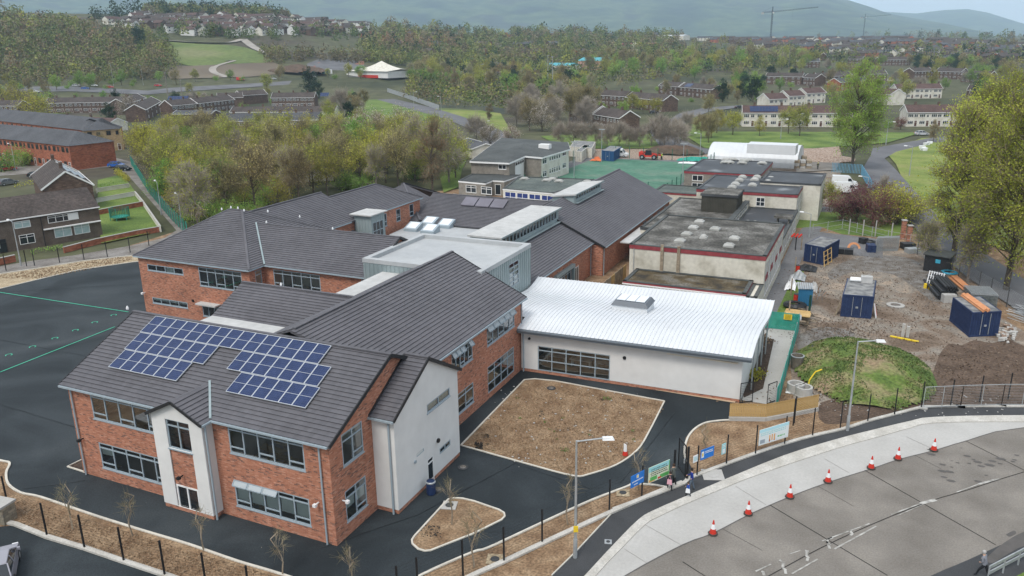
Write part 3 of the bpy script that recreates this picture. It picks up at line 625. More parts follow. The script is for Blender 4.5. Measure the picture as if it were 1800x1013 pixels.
TH = thing('thermal_collectors', 'three dark solar thermal collectors in a row on the slate roof behind the rooflights', 'solar collectors', (-53, 105.4, 7))
TH.location = (0, 0, 0)
for i in range(3):
    x = -57.9+i*2.5; mb = MB(); q = lambda y, h: 3.9+.46*(y-103.4)+h
    mb.hexa([(x+a, y, q(y, h)) for h in (.2, .34) for a, y in ((0, 107.7), (2.3, 107.7), (2.3, 109.6), (0, 109.6))]); mb.build('collector', pv2, TH)
# two east ranges with clerestories
dz = lambda x: 4.5+.47*(-33-x)
bwall((-33.3, 76.6), (-33.3, 102), 0, 4.5, [(8.5, 14.0, .9, 3.1), (15.5, 16.9, .1, 2.6)])
Pd = Plane((-33.3, 76.6), (-33.3, 102))
window(S, Pd, (8.5, 14.0, .9, 3.1), 5, (.75, .25), gm=dglass); window(S, Pd, (15.5, 16.9, .1, 2.6), 2, (1,), fm=upvc, gm=dglass, sill=False, name='entrance_door')
mb = MB(); bars_box(mb, Pd, 8.1, 14.4, 3.1, 3.5, .002, .45); bars_box(mb, Pd, 8.1, 8.4, .5, 3.1, .002, .45); bars_box(mb, Pd, 14.1, 14.4, .5, 3.1, .002, .45); bars_box(mb, Pd, 8.1, 14.4, .5, .8, .002, .45); mb.build('window_surround', zinc, S)
mb = MB(); mb.face([(-33.3, 76.6, 4.4), (-39.5, 76.6, 4.4), (-39.5, 76.6, 7.4)]); mb.build('gable_infill', brick, S)
roof(S, [(-33, 78.1, 4.5), (-33, 100.0, 4.5), (-39.4, 100.0, dz(-39.4)), (-39.4, 76.3, dz(-39.4)), (-33, 76.3, 4.5)])
roof(S, [(-31.3, 98.2, 4.05), (-31.3, 135.5, 4.05), (-40.9, 135.5, 8.56), (-40.9, 98.2, 8.56)])
roof(S, [(-50, 135.5, 4.3), (-50, 108, 4.3), (-40.9, 108, 8.56), (-40.9, 135.5, 8.56)])
caps(S, [((-40.9, 107, 8.6), (-40.9, 135.6, 8.6)), ((-33.0, 76.25, 4.5), (-39.4, 76.25, 7.55))])
mb = MB(); mb.bar((-31.3, 98.15, 4.0), (-40.9, 98.15, 8.5), .08, .25); mb.bar((-33, 76.2, 4.45), (-39.4, 76.2, 7.45), .08, .25); mb.build('verge_board', black_pl, S)
bwall((-31.7, 98.4), (-31.7, 135.3), 0, 4.0, [(20, 21.8, 1, 3.2), (24, 25.8, 1, 3.2), (28.5, 30.3, 1, 3.2), (33, 34.5, 1, 3.2)]); bwall((-33.3, 98.4), (-31.7, 98.4), 0, 4.2); bwall((-31.7, 135.3), (-50, 135.3), 0, 4.0, gable=[(0, 4), (18, 4.2), (9.2, 8.4)])
Pe = Plane((-31.7, 98.4), (-31.7, 135.3))
for a, b in ((20, 21.8), (24, 25.8), (28.5, 30.3), (33, 34.5)): window(S, Pe, (a, b, 1, 3.2), 2, (.7, .3), gm=dglass)
gutter(S, (-32.95, 76.4, 4.42), (-32.95, 100, 4.42)); gutter(S, (-31.25, 98.3, 3.97), (-31.25, 135.5, 3.97)); pipe(S, -33.2, 98.0, 0, 4.4); pipe(S, -31.6, 98.7, 0, 4.0)
caps(S, [((-33.1, 100, 4.7), (-39.3, 100.1, 7.5))], w=.1, h=.03, m=zinc, name='flashing')
def clerestory(x0, x1, y0, y1, zb, zt0, zt1, n):
    P = Plane((x1, y0), (x1, y1)); ops = []; W = (y1-y0-1.2)/n
    for i in range(n): ops.append((.6+i*W+.08, .6+(i+1)*W-.08, zb+.45, zt1-.2))
    mb = MB(); wall(mb, P, zb-.4, zt1, ops, reveal=.1)
    for ya in (y0, y1): mb.face([(x0, ya, 3.5), (x1, ya, zb-.5), (x1, ya, zt1), (x0, ya, zt0)])
    mb.build('clerestory_wall', zinc, S)
    for o in ops: window(S, P, o, 1, (1,), gm=glass_cl, fw=.05, rev=.1, sill=False)
    mb = MB(); mb.hexa([(x0-.2, y0-.35, zt0), (x1+.35, y0-.35, zt1), (x1+.35, y1+.3, zt1), (x0-.2, y1+.3, zt0), (x0-.2, y0-.35, zt0+.2), (x1+.35, y0-.35, zt1+.2), (x1+.35, y1+.3, zt1+.2), (x0-.2, y1+.3, zt0+.2)]); mb.build('flat_roof', membrane_lt, S)
    mb = MB(); mb.bar((x1+.36, y0-.35, zt1+.1), (x1+.36, y1+.3, zt1+.1), .06, .22); mb.bar((x1+.3, y0, zb+.02), (x1+.3, y1, zb+.02), .5, .06); mb.build('flashing', zinc, S)
glass_cl = glassmat('pale_clerestory_glass', (.75, .85, .75, 1), .05)
clerestory(-42.0, -38.1, 80.2, 98.6, 7.0, 8.65, 8.65, 17)
clerestory(-42.4, -39.0, 107.4, 119.6, 7.75, 8.5, 8.95, 10)
zbox(-42.4, 107.3, -39.0, 119.7, 3.5, 8.5, sides='S'); mb = MB(); mb.box(-41.9, 80.3, 3.5, -41.7, 98.5, 8.6); mb.build('zinc_wall', zinc, S)
mb = MB(); mb.box(-31.2, 104.5, 3.2, -29.3, 116, 3.35); mb.build('canopy', membrane_lt, S)
mb = MB()
for k in range(7): mb.box(-29.5, 104.6+k*1.85, 0, -29.35, 104.75+k*1.85, 3.2)
mb.box(-29.45, 104.6, 2.3, -29.4, 115.7, 2.36); mb.build('canopy_screen', black, S)
# solar panels on front roof
PV = thing('solar_array', 'blue solar panels in stepped rows on the front slate roof', 'solar panels', (0, 0, 0))
th = math.atan(SL); cy, sz = cos(th), sin(th)
def pt(x, s, h): return (x, ev+s*cy-h*sz, 7.12+s*sz+h*cy)
pw, ph = 1.09, 1.78
fr = MB(); me_f = None
def panel(x, s):
    mb = MB(); mb.face([pt(x+a, s+b, .2) for a, b in ((.03, .03), (pw-.03, .03), (pw-.03, ph-.03), (.03, ph-.03))], [(0, 0), (1.0, 0), (1.0, 1.66), (0, 1.66)])
    o = mb.build('solar_panel', pv, PV); f = MB()
    for (a0, b0, a1, b1) in ((0, 0, pw-.012, .035), (0, ph-.05, pw-.012, ph-.015), (0, .035, .035, ph-.05), (pw-.047, .035, pw-.012, ph-.05), (.035, ph/2-.012, pw-.05, ph/2+.012)):
        f.hexa([pt(x+a, s+b, h) for h in (.14, .215) for a, b in ((a0, b0), (a1, b0), (a1, b1), (a0, b1))])
    f.build('frame', pv_frame, o)
r1s, r2s, r3s = 5.85, 4.04, 2.23
for i in range(15): panel(-48.7+i*pw, r1s)
for i in range(7): panel(-48.6+i*pw, r2s); panel(-38.85+i*pw, r2s)
for i in range(6): panel(-48.45+i*pw, r3s); panel(-37.5+i*pw, r3s)
# interiors
def interior(x0, y0, x1, y1, zs=((.06, 3.1), (3.5, 6.7)), back=None):
    fl = MB(); wl = MB()
    for a, b in zs:
        fl.box(x0+.16, y0+.16, a-.05, x1-.16, y1-.16, a); wl.box(x0+.16, y0+.16, b, x1-.16, y1-.16, b+.1)
    for (a, b, c, d) in back or []: wl.box(a, b, 0, c, d, 6.75 if len(zs) > 1 else zs[0][1])
    fl.build('room_floor', carpet_m, S); wl.build('room_partition', interior_m, S)
interior(-50.9, 34.5, -28.2, 48.2, back=[(-50.7, 40.5, -28.3, 40.65), (-43.2, 34.8, -43.05, 40.4), (-36.2, 34.8, -36.05, 40.4)])
interior(-43.9, 48.5, -28.8, 65.1, back=[(-34.6, 48.5, -34.45, 65), (-34.4, 56.5, -28.95, 56.62)])
interior(-76.5, 63.3, -60.2, 80, back=[(-76.3, 69, -60.4, 69.15), (-69.2, 63.5, -69.05, 69)])
interior(-60.1, 65.8, -46.5, 77, back=[(-60, 70.5, -46.6, 70.65)])
fu = MB(); rnd = random.Random(3)
for zf in (.06, 3.5):
    for k in range(34):
        x = rnd.uniform(-50, -29); y = rnd.uniform(35.2, 39.5); fu.obox((x, y, zf+.6), rnd.uniform(.6, 1.4), rnd.uniform(.5, .8), .08, rnd.uniform(-.2, .2)); fu.obox((x+.1, y, zf), .08, .08, .6)
    for k in range(22): fu.obox((rnd.uniform(-33.5, -29.5), rnd.uniform(49, 64.5), zf+.55), 1.1, .7, .1)
    for k in range(20): fu.obox((rnd.uniform(-76, -61), rnd.uniform(64, 68), zf+.6), 1.1, .7, .1)
t = fu.build('classroom_tables', timber, S); t['kind'] = 'stuff'
# ------------------------------------------------------------------ white hall
H = thing('school_hall', 'low white rendered hall with wavy white metal roof and rooflight', 'hall', (-18, 72, 0)); H.location = (0, 0, 0)
S_old = S; S = H
h0, h1 = (-28.7, 64.65), (-8.4, 65.4); Ph = Plane(h0, h1)
hw = wr(h0, h1, [(945.3, 606.6), (1072, 626), (1072, 673.3), (945.3, 653.3)]); hw = (hw[0], hw[1], .3, hw[3])
mb = MB(); wall(mb, Ph, .3, 4.35, [hw]); mb.build('wall', render_w, H)
mb = MB(); wall(mb, Ph, 0, .3, [], w=-.03); mb.build('plinth', brick, H)
window(H, Ph, hw, 5, (.42, .4, .18), sill=False)
bwall((-8.4, 65.4), (-8.4, 78.4), 0, 4.3, m=render_w); bwall((-8.4, 78.4), (-28.7, 78), 0, 4.3, m=render_w)
prof = [(-2.0, 4.25), (-.75, 4.5), (.4, 4.85), (1.6, 5.15), (3, 5.28), (5, 5.2), (7, 4.98), (9, 4.72), (10.5, 4.6), (12, 4.72), (13, 5.0), (14.4, 5.4)]
PU = np.array([p[0] for p in prof]); PZ = np.array([p[1] for p in prof])
def hz(t):   # smooth wave
    k = [float(np.interp(t+d, PU, PZ)) for d in (-1.0, -.5, 0, .5, 1.0)]; return (k[0]+2*k[1]+3*k[2]+2*k[3]+k[4])/9
mb = MB(); rb = MB(); x0, x1 = -28.75, -7.6; NT = 30; NX = 54
def yfront(x): return 64.65+(x+28.7)*.037
for j in range(NT):
    ta, tb = -.75+14.6*j/NT, -.75+14.6*(j+1)/NT
    mb.face([(x0, yfront(x0)+ta, hz(ta)), (x1, yfront(x1)+ta, hz(ta)), (x1, yfront(x1)+tb, hz(tb)), (x0, yfront(x0)+tb, hz(tb))])
    mb.face([(x1, yfront(x1)+ta, hz(ta)-.35), (x1, yfront(x1)+tb, hz(tb)-.35), (x1, yfront(x1)+tb, hz(tb)), (x1, yfront(x1)+ta, hz(ta))])
    mb.face([(x0, yfront(x0)+tb, hz(tb)-.3), (x1, yfront(x1)+tb, hz(tb)-.3), (x1, yfront(x1)+ta, hz(ta)-.3), (x0, yfront(x0)+ta, hz(ta)-.3)])
    for i in range(NX+1):
        x = x0+(x1-x0)*i/NX; rb.hexa([(x+a, yfront(x)+t, hz(t)+h) for h in (.002, .055) for a, t in ((-.03, ta), (.03, ta), (.03, tb), (-.03, tb))])
    if ta > 1.0:
        xa = -32.6; mb.face([(xa, yfront(xa)+ta, hz(ta)), (x0, yfront(x0)+ta, hz(ta)), (x0, yfront(x0)+tb, hz(tb)), (xa, yfront(xa)+tb, hz(tb))])
        for i in range(10): x = xa+i*.39; rb.hexa([(x+a, yfront(x)+t, hz(t)+h) for h in (.002, .055) for a, t in ((-.03, ta), (.03, ta), (.03, tb), (-.03, tb))])
ro = mb.build('roof', white_metal, H); t = rb.build('roof_rib', white_metal, ro); t['kind'] = 'stuff'
mb = MB(); t0 = -.75
mb.hexa([(x0, yfront(x0)+t0-.05, hz(t0)-.42), (x1, yfront(x1)+t0-.05, hz(t0)-.42), (x1, yfront(x1)+t0+.1, hz(t0)-.42), (x0, yfront(x0)+t0+.1, hz(t0)-.42)]+[(x0, yfront(x0)+t0-.05, hz(t0)-.03), (x1, yfront(x1)+t0-.05, hz(t0)-.03), (x1, yfront(x1)+t0+.1, hz(t0)-.03), (x0, yfront(x0)+t0+.1, hz(t0)-.03)])
mb.bar((x0, yfront(x0)+t0-.12, hz(t0)-.12), (x1, yfront(x1)+t0-.12, hz(t0)-.12), .14, .12); mb.build('fascia', mat('slate_grey_fascia', [(.15, .175, .20)], .5), H)
pipe(H, -28.45, 64.55, 0, 4.3, r=.07)
mb = MB(); rx, ry = -20.1, 72.4; mb.box(rx-1.75, ry-1.3, 4.8, rx+1.75, ry+1.3, 5.55); ro = mb.build('rooflight', white_metal, H)
mb = MB(); mb.hexa([(rx-1.85, ry-1.4, 5.55), (rx+1.85, ry-1.4, 5.55), (rx+1.85, ry+1.4, 5.55), (rx-1.85, ry+1.4, 5.55), (rx-1.55, ry-1.1, 5.95), (rx+1.55, ry-1.1, 5.95), (rx+1.55, ry+1.1, 6.0), (rx-1.55, ry+1.1, 6.0)]); mb.build('upstand', mat('dark_grey_frame', [(.12, .135, .155)], .5), ro)
for k in range(3):
    g = MB(); xa = rx-1.4+k*.95; g.box(xa, ry-.95, 6.0, xa+.88, ry+.95, 6.05); g.build('pane', pale_glass, ro)
for k in range(4):
    mb = MB(); mb.tube((-7.9, 68.5+k*3.1, 0), (-7.9, 68.5+k*3.1, hz(3+k*3)-.3), .07, n=8); mb.build('column', galv, H)
q = wr(h0, h1, z5((992, 766), (998, 772))); mb = MB(); mb.tube(Ph.p(q[0], q[2], 0), Ph.p(q[0], q[2], .1), .12, n=10); mb.build('wall_light', black, H)
q = wr(h0, h1, z5((1494, 866), (1502, 874))); mb = MB(); mb.tube(Ph.p(q[0], q[2], 0), Ph.p(q[0], q[2], .1), .16, n=10); mb.build('wall_light', black, H)
interior(-28.6, 65.0, -8.6, 78, zs=((.06, 3.6),), back=[(-28.5, 72, -8.6, 72.15)])
for k in range(3):
    mb = MB(); x = -26.2+k*2.5; y = 67.6; mb.box(x-1.1, y-.4, .78, x+1.1, y+.4, .83)
    for a in (-.9, .9): mb.box(x+a-.04, y-.3, .07, x+a+.04, y+.3, .78)
    tb = mb.build('dining_table', white_m, None); tag(tb, 'white dining table inside the hall, %s behind the long window' % ('leftmost' if k == 0 else 'middle one' if k == 1 else 'rightmost'), 'table', 'tables in the hall')
mb = MB()
for k in range(7): x = -25.5+k*.95; mb.tube((x, 67.2+(k % 2)*1.2, 2.75), (x, 67.2+(k % 2)*1.2, 2.8), .2, n=10); mb.tube((x, 67.2+(k % 2)*1.2, 2.8), (x, 67.2+(k % 2)*1.2, 3.6), .01, n=4)
mb.build('pendant_lamps', white_m, H)
S = S_old
# ------------------------------------------------------------------ older flat roofed school blocks
def rootthing(name, label, cat, group=None):
    return thing(name, label, cat, (0, 0, 0), 0, group)
def fblock(T, poly, z, wm, rm, fm=None, fh=.35, ops=None, z0=0.0, over=.0, edge=None, wkw=None):
    """flat roofed block; poly ccw seen from above; ops {side: [(u0,u1,z0,z1,cols,rows)]}"""
    n = len(poly); mb = MB(); planes = []
    for i in range(n):
        P = Plane(poly[i], poly[(i+1) % n]); planes.append(P); o = (ops or {}).get(i, []); wall(mb, P, z0, z-fh, [q[:4] for q in o])
    mb.build('wall', wm, T)
    for i, P in enumerate(planes):
        for q in (ops or {}).get(i, []): window(T, P, q[:4], q[4], q[5], fm=upvc, gm=(q[6] if len(q) > 6 else dglass), sill_m=conc_pale, sill=(len(q) <= 7))
    fb = MB()
    for P in planes: bars_box(fb, P, -over-.05, P.L+over+.05, z-fh, z, -.08, over+.06)
    fb.build('fascia', fm or upvc, T)
    rb = MB(); rb.face([(p[0], p[1], z-.03) for p in poly]); rb.build('flat_roof', rm, T)
    eb = MB()
    for P in planes: bars_box(eb, P, -over-.07, P.L+over+.07, z+.002, z+.09, -.35, over+.08)
    eb.build('roof_edge', edge or felt_dgrey, T)
    return planes
dome_m = mat('aged_rooflight_dome', [(.30, .30, .28), (.42, .42, .40)], .6, scale=.8)
def rect(x0, y0, x1, y1): return [(x0, y0), (x1, y0), (x1, y1), (x0, y1)]
def dome(T, x, y, z, rx=.75, ry=.55, sq=False, m=None, name='rooflight'):
    mb = MB(); mb.box(x-rx, y-ry, z, x+rx, y+ry, z+.22)
    if sq: mb.hexa([(x-rx*.9, y-ry*.9, z+.22), (x+rx*.9, y-ry*.9, z+.22), (x+rx*.9, y+ry*.9, z+.22), (x-rx*.9, y+ry*.9, z+.22), (x-rx*.55, y-ry*.55, z+.42), (x+rx*.55, y-ry*.55, z+.42), (x+rx*.55, y+ry*.55, z+.42), (x-rx*.55, y+ry*.55, z+.42)])
    else:
        mb.lathe((x, y, z+.22), [(rx*.95, 0), (rx*.85, .16), (rx*.6, .28), (rx*.25, .34), (0, .36)], 12)
    mb.build(name, m or dome_m, T)
O1 = rootthing('old_school_block', 'cream rendered flat roofed block with gravelly grey roof, small square rooflights and maroon fascia', 'building')
sidew = [(1.5+i*2.3, 3.3+i*2.3, 1.0, 5.2, 2, (1, 1)) for i in range(7)]
pl1 = fblock(O1, rect(-26.2, 92, -10.2, 110.6), 6.35, render_old, felt_old, maroon, .5, {1: sidew})
for i in (0, 2, 4, 6): mb = MB(); bars_box(mb, pl1[1], 1.4+i*2.3, 3.4+i*2.3, 3.0, 3.7, .01, .06); mb.build('maroon_panel', maroon, O1)
for px in ((1229.5, 389), (1219, 399.5), (1257, 402), (1207, 411), (1195, 423), (1291, 418.5), (1281.5, 431)):
    p = at(px[0], px[1], 6.5); dome(O1, p[0], p[1], 6.32, .62, .62, True)
p = at(1237, 417, 6.5); dome(O1, p[0], p[1], 6.32, .45, .45, False)
for u in (3.9, 5.9):
    mb = MB(); bars_box(mb, pl1[0], u, u+.35, 3.3, 6.7, .02, .3); mb.build('flue', timber_old, O1)
pipe(O1, -25.6, 91.8, 0, 6.0, m=galv, r=.04)
O2 = rootthing('old_school_annex', 'low mossy roofed annex in front of the cream flat roofed block', 'building')
fblock(O2, rect(-25.2, 86.3, -11.4, 91.9), 3.35, render_old, felt_moss, maroon, .25, {0: [(2, 3, 1.2, 2.4, 1, (1,)), (6, 7.5, 1.2, 2.4, 1, (1,))]})
fblock(O2, rect(-11.3, 86.5, -10.2, 91.9), 3.0, render_old, render_old, render_old, .1)
gutter(O2, (-25.3, 86.15, 3.1), (-11.3, 86.15, 3.1), m=upvc)
O3 = rootthing('old_school_link', 'low gravelly roofed link with a dark ribbed plant room between two cream blocks', 'building')
fblock(O3, rect(-30, 110.7, -18.4, 135.5), 4.2, render_old, felt_old, membrane_dk, .3, {1: [(1+i*2.6, 3+i*2.6, 3.62, 3.88, 3, (1,)) for i in range(0)]})
fblock(O3, rect(-18.3, 110.7, -10.6, 135.5), 3.4, render_old, felt_new, membrane_dk, .25, {1: [(2+i*3, 4+i*3, 1, 2.7, 2, (1,)) for i in range(7)]})
mb = MB()
P = Plane((-18.25, 112), (-18.25, 134)); ops = [(1+i*2.5, 3+i*2.5, 3.6, 4.3) for i in range(8)]; wall(mb, P, 3.38, 4.6, ops); mb.build('clerestory_wall', render_old, O3)
for o in ops: window(O3, P, o, 2, (1,), fm=upvc, gm=dglass, sill=False)
mb = MB(); mb.box(-18.9, 111.8, 4.6, -18.1, 134.2, 4.75); mb.build('roof_edge', felt_dgrey, O3)
zb = S; S = O3
mb = MB(); mb.prism(rect(-24.3, 125.4, -18.9, 131.2), 4.2, 6.7, top=False); plm = mat('ribbed_dark_panel', [(.05, .048, .038), (.065, .062, .05)], .6, scale=1); w_ = mb.build('plant_room_wall', plm, O3)
rb = MB()
for k in range(22): rb.box(-24.3+k*.25, 125.34, 4.2, -24.2+k*.25, 125.4, 6.7)
for k in range(22): rb.box(-18.9, 125.5+k*.26, 4.2, -18.84, 125.6+k*.26, 6.7)
r_ = rb.build('rib', plm, w_); r_['kind'] = 'stuff'
mb = MB(); mb.box(-24.5, 125.2, 6.7, -18.7, 131.4, 7.05); mb.build('roof_edge', membrane_dk, O3); mb = MB(); mb.box(-24.4, 125.3, 7.05, -18.8, 131.3, 7.1); mb.build('flat_roof', felt_old, O3)
S = zb
for px in ((1314, 390), (1327, 391)): p = at(px[0], px[1]+2, 3.5); dome(O3, p[0], p[1], 3.38, .5, .5)
mb = MB(); p = at(1378, 378, 4.6); mb.obox((p[0], p[1], 4.2), 2.6, 2.2, .35); mb.obox((p[0]-.8, p[1], 3.4), .15, 1.8, .8); mb.obox((p[0]+.8, p[1], 3.4), .15, 1.8, .8); mb.build('roof_canopy', felt_old, O3)
O4 = rootthing('old_school_hall', 'taller cream block with shiny black roof and pale domed rooflights', 'building')
fblock(O4, rect(-27.2, 135.7, -10.9, 152), 5.85, render_old, felt_new, maroon, .45, {0: [(9.9, 11.3, 3.6, 5.1, 2, (1, 1)), (1.0, 2.0, 2.2, 3.6, 1, (1,))], 1: [(1+i*3, 3+i*3, 1, 4.8, 2, (1, 1, 1)) for i in range(3)]}, edge=membrane_dk)
fblock(O4, [(-18, 144.6), (-8.0, 144.6), (-8.0, 157.2), (-18, 157.2)], 6.3, render_c, felt_new, membrane_dk, .2, {}, edge=membrane_dk)
for px in ((1305.6, 310), (1300, 315.7), (1293, 322), (1287, 328), (1331, 310), (1327, 314.5), (1323, 324), (1355, 312.5), (1350, 318.5)):
    p = at(px[0], px[1], 6.1); dome(O4, p[0], p[1], 5.82, .72, .6)
O5 = rootthing('old_school_north_block', 'grey pebbledash block with black flat roof and clustered rooflights beside the green pitch', 'building')
fblock(O5, rect(-33.6, 154.6, -19.3, 172.5), 5.85, pebble, felt_new, maroon, .4, {0: [(1.6, 3.7, 4.1, 5.2, 2, (1,)), (1.6, 3.7, 1.2, 3.7, 2, (1, 1))]}, edge=membrane_dk)
fblock(O5, rect(-37.5, 146, -27.3, 154.5), 3.0, render_old, felt_green, maroon, .3, {0: [(1, 3, .1, 2.3, 3, (.8, .2)), (5.6, 7.2, .9, 2.3, 1, (.7, .3)), (8.8, 9.6, .9, 2.3, 1, (.7, .3))]})
for px in ((1277, 280), (1283, 284.5), (1275, 284.5), (1288, 279.5), (1305, 285.5), (1308, 281.5), (1313, 280.5), (1340, 286)):
    p = at(px[0], px[1], 6.1); dome(O5, p[0], p[1], 5.82, .95, .6)
# grey two storey building
def a6(x, y, z=5.8): return at(x, y, z)[:2]
O6 = rootthing('grey_school_building', 'two storey grey pebbledash and cream building with shallow dark roof and white chimney box', 'building')
q = [a6(828, 283), a6(895, 286), a6(923, 274), a6(951.5, 276.5), a6(1000, 262), (-66.5-18, 190), (-103, 186)]
q = [q[0], q[1], q[2], q[3], q[4], (-72, 192), (-92, 196)]
PL = [Plane(q[i], q[(i+1) % 7]) for i in range(7)]
def wro(P, pts): return wr((P.o.x, P.o.y), (P.o.x+P.d.x, P.o.y+P.d.y), pts)
def z7(*a): return [(780+x/6, 240+y/6) for x, y in a]
opsA = [wro(PL[0], z7((575, 280), (658, 283), (658, 350), (575, 345)))]
opsB = [wro(PL[1], z7((752, 262), (842, 232), (842, 405), (752, 415)))]
opsD = [wro(PL[3], z7((1043, 230), (1085, 222), (1088, 285), (1045, 292)))]+[wro(PL[3], z7((a, 206+(1115-a)*.3), (a+17, 201+(1115-a)*.3), (a+17, 256+(1115-a)*.3), (a, 261+(1115-a)*.3))) for a in (1115, 1141, 1164, 1188, 1213)]+[wro(PL[3], z7((1253, 155), (1290, 145), (1290, 198), (1253, 208)))]
opsD += [(a, b, max(.3, c-2.9), d-2.9) for a, b, c, d in opsD]
def pw_(P, ops, m, z1=5.5, z0=0):
    mb = MB(); wall(mb, P, z0, z1, ops); mb.build('wall', m, O6)
    for o in ops: window(O6, P, o, 2 if o[1]-o[0] > 1.3 else 1, (.7, .3), fm=upvc, gm=dglass, sill_m=upvc)
pw_(PL[0], opsA, pebble); mb = MB(); wall(mb, PL[1], 0, 5.5, []); mb.build('wall', pebble, O6)
o = opsB[0]; mb = MB(); bars_box(mb, PL[1], o[0], o[1], .3, o[3]-1.0, .01, .05); mb.build('white_panel', upvc, O6); window(O6, PL[1], (o[0], o[1], o[3]-1.0, o[3]), 4, (.7, .3), fm=upvc, gm=dglass, w=.15, sill=False)
mb = MB(); wall(mb, PL[2], 0, 5.5, []); mb.build('wall', pebble, O6); pw_(PL[3], opsD, render_c)
for P in PL[4:]: mb = MB(); wall(mb, P, 0, 5.5, []); mb.build('wall', pebble, O6)
mb = MB(); c = (-78, 178, 6.9)
qq = [(p[0]*1.0+(p[0]-c[0])*.03, p[1]+(p[1]-c[1])*.02, 5.8) for p in q]
for i in range(7): a, b = qq[i], qq[(i+1) % 7]; mb.face([a, b, c]); 
mb.build('roof', felt_dgrey, O6)
mb = MB()
for i in range(7): a, b = qq[i], qq[(i+1) % 7]; mb.bar((a[0], a[1], 5.62), (b[0], b[1], 5.62), .12, .34)
mb.build('fascia', upvc, O6); p = at(958, 258, 6.6); mb = MB(); mb.obox((p[0], p[1], 6.0), 2.6, 1.8, 1.2); mb.build('chimney_box', upvc, O6)
O7 = rootthing('grey_school_annex', 'low grey pebbledash annex with green grey felt roof and white windows', 'building')
z31 = lambda x, y: at(x, y, 3.1)[:2]
A7 = [z31(806, 318), z31(853, 322.5), z31(866, 317), z31(886, 318), z31(915, 308), z31(830, 306)]
fblock(O7, A7, 3.1, pebble, felt_dgrey, upvc, .3, {0: [(1.8, 4.4, .9, 2.4, 2, (.7, .3)), (5.6, 8.2, .9, 2.4, 2, (.7, .3))], 2: [(.5, 1.8, .1, 2.3, 1, (1,))]})
O8 = rootthing('blue_windowed_building', 'single storey building with green grey roof and a band of blue windows', 'building')
A8 = [z31(884, 332), z31(972, 340), z31(1050, 316), z31(912, 311)]
fblock(O8, A8, 3.1, render_c, felt_green, upvc, .25, {0: [(.4+i*2.7, 2.9+i*2.7, .6, 2.6, 2, (1, 1), glass_blue) for i in range(4)]})
for px in ((922, 313), (961, 315.5), (971, 313.5), (983, 317), (1032, 318)): p = at(px[0], px[1], 3.4); dome(O8, p[0], p[1], 3.05, .9, .6)
O9 = rootthing('white_barrel_hall', 'white barrel roofed hall behind the black flat roofs', 'hall')
b0 = at(1243, 289, 0); b1 = at(1400, 297, 0)
def barrel(T, p0, p1, dep, h, m, n=12):
    d = Vector((p1[0]-p0[0], p1[1]-p0[1], 0)); L = d.length; d.normalize(); nrm = Vector((-d.y, d.x, 0)); mb = MB(); rb = MB(); o = Vector((p0[0], p0[1], 0))
    pr = [(dep*(1-cos(pi*i/n))/2, 1.2+(h-1.2)*sin(pi*i/n)) for i in range(n+1)]; pr = [(0, 0)]+pr+[(dep, 0)]
    for i in range(len(pr)-1):
        a, b = pr[i], pr[i+1]; mb.face([o+nrm*a[0]+Vector((0, 0, a[1])), o+d*L+nrm*a[0]+Vector((0, 0, a[1])), o+d*L+nrm*b[0]+Vector((0, 0, b[1])), o+nrm*b[0]+Vector((0, 0, b[1]))])
        for k in range(17):
            u = L*k/16; s_ = d*.05; e = Vector((0, 0, .05))-nrm*.05
            rb.face([o+d*u-s_+nrm*a[0]+Vector((0, 0, a[1]))+e, o+d*u+s_+nrm*a[0]+Vector((0, 0, a[1]))+e, o+d*u+s_+nrm*b[0]+Vector((0, 0, b[1]))+e, o+d*u-s_+nrm*b[0]+Vector((0, 0, b[1]))+e])
    mb.build('shell', m, T); rb.build('rib', white_metal, T)['kind'] = 'stuff'
    for e in (0, L): mb = MB(); mb.face([o+d*e+nrm*a+Vector((0, 0, b)) for a, b in pr]); mb.build('end_wall', m, T)
barrel(O9, b0, b1, 13, 4.9, white_metal)
p = at(1356, 262, 5.5); mb = MB(); mb.obox((p[0], p[1]+2, 4.3), 11, 5, 2.2, -.02); mb.build('upper_box', white_metal, O9)
# ------------------------------------------------------------------ terrain and sky-side hills
def terrain():
    az = np.concatenate([np.linspace(-pi, AZA[0]-.02, 40), np.linspace(AZA[0], AZA[-1], 230), np.linspace(AZA[-1]+.02, pi, 40)])
    rr = np.concatenate([[3], np.linspace(30, 470, 12), np.geomspace(490, 9500, 90)]); V = []; F = []
    for a in az:
        for r in rr:
            x, y = r*sin(a), r*cos(a); V.append((x, y, zter(x, y)-.05))
    n = len(rr)
    for i in range(len(az)-1):
        for j in range(n-1): F.append((i*n+j, (i+1)*n+j, (i+1)*n+j+1, i*n+j+1))
    F.append(tuple(i*n for i in range(len(az)-1, -1, -1)))
    me = bpy.data.meshes.new('ground'); me.from_pydata(V, [], F); me.materials.append(ground_m)
    me.polygons.foreach_set('use_smooth', [True]*len(F)); o = bpy.data.objects.new('ground', me); link(o); tag(o, kind='structure')
ground_m = mat('ground_cover', [(.04, .046, .022), (.06, .064, .03), (.085, .088, .045), (.07, .06, .042)], .97, scale=.012, detail=8, second=(.15, .7, 1.25))
terrain()
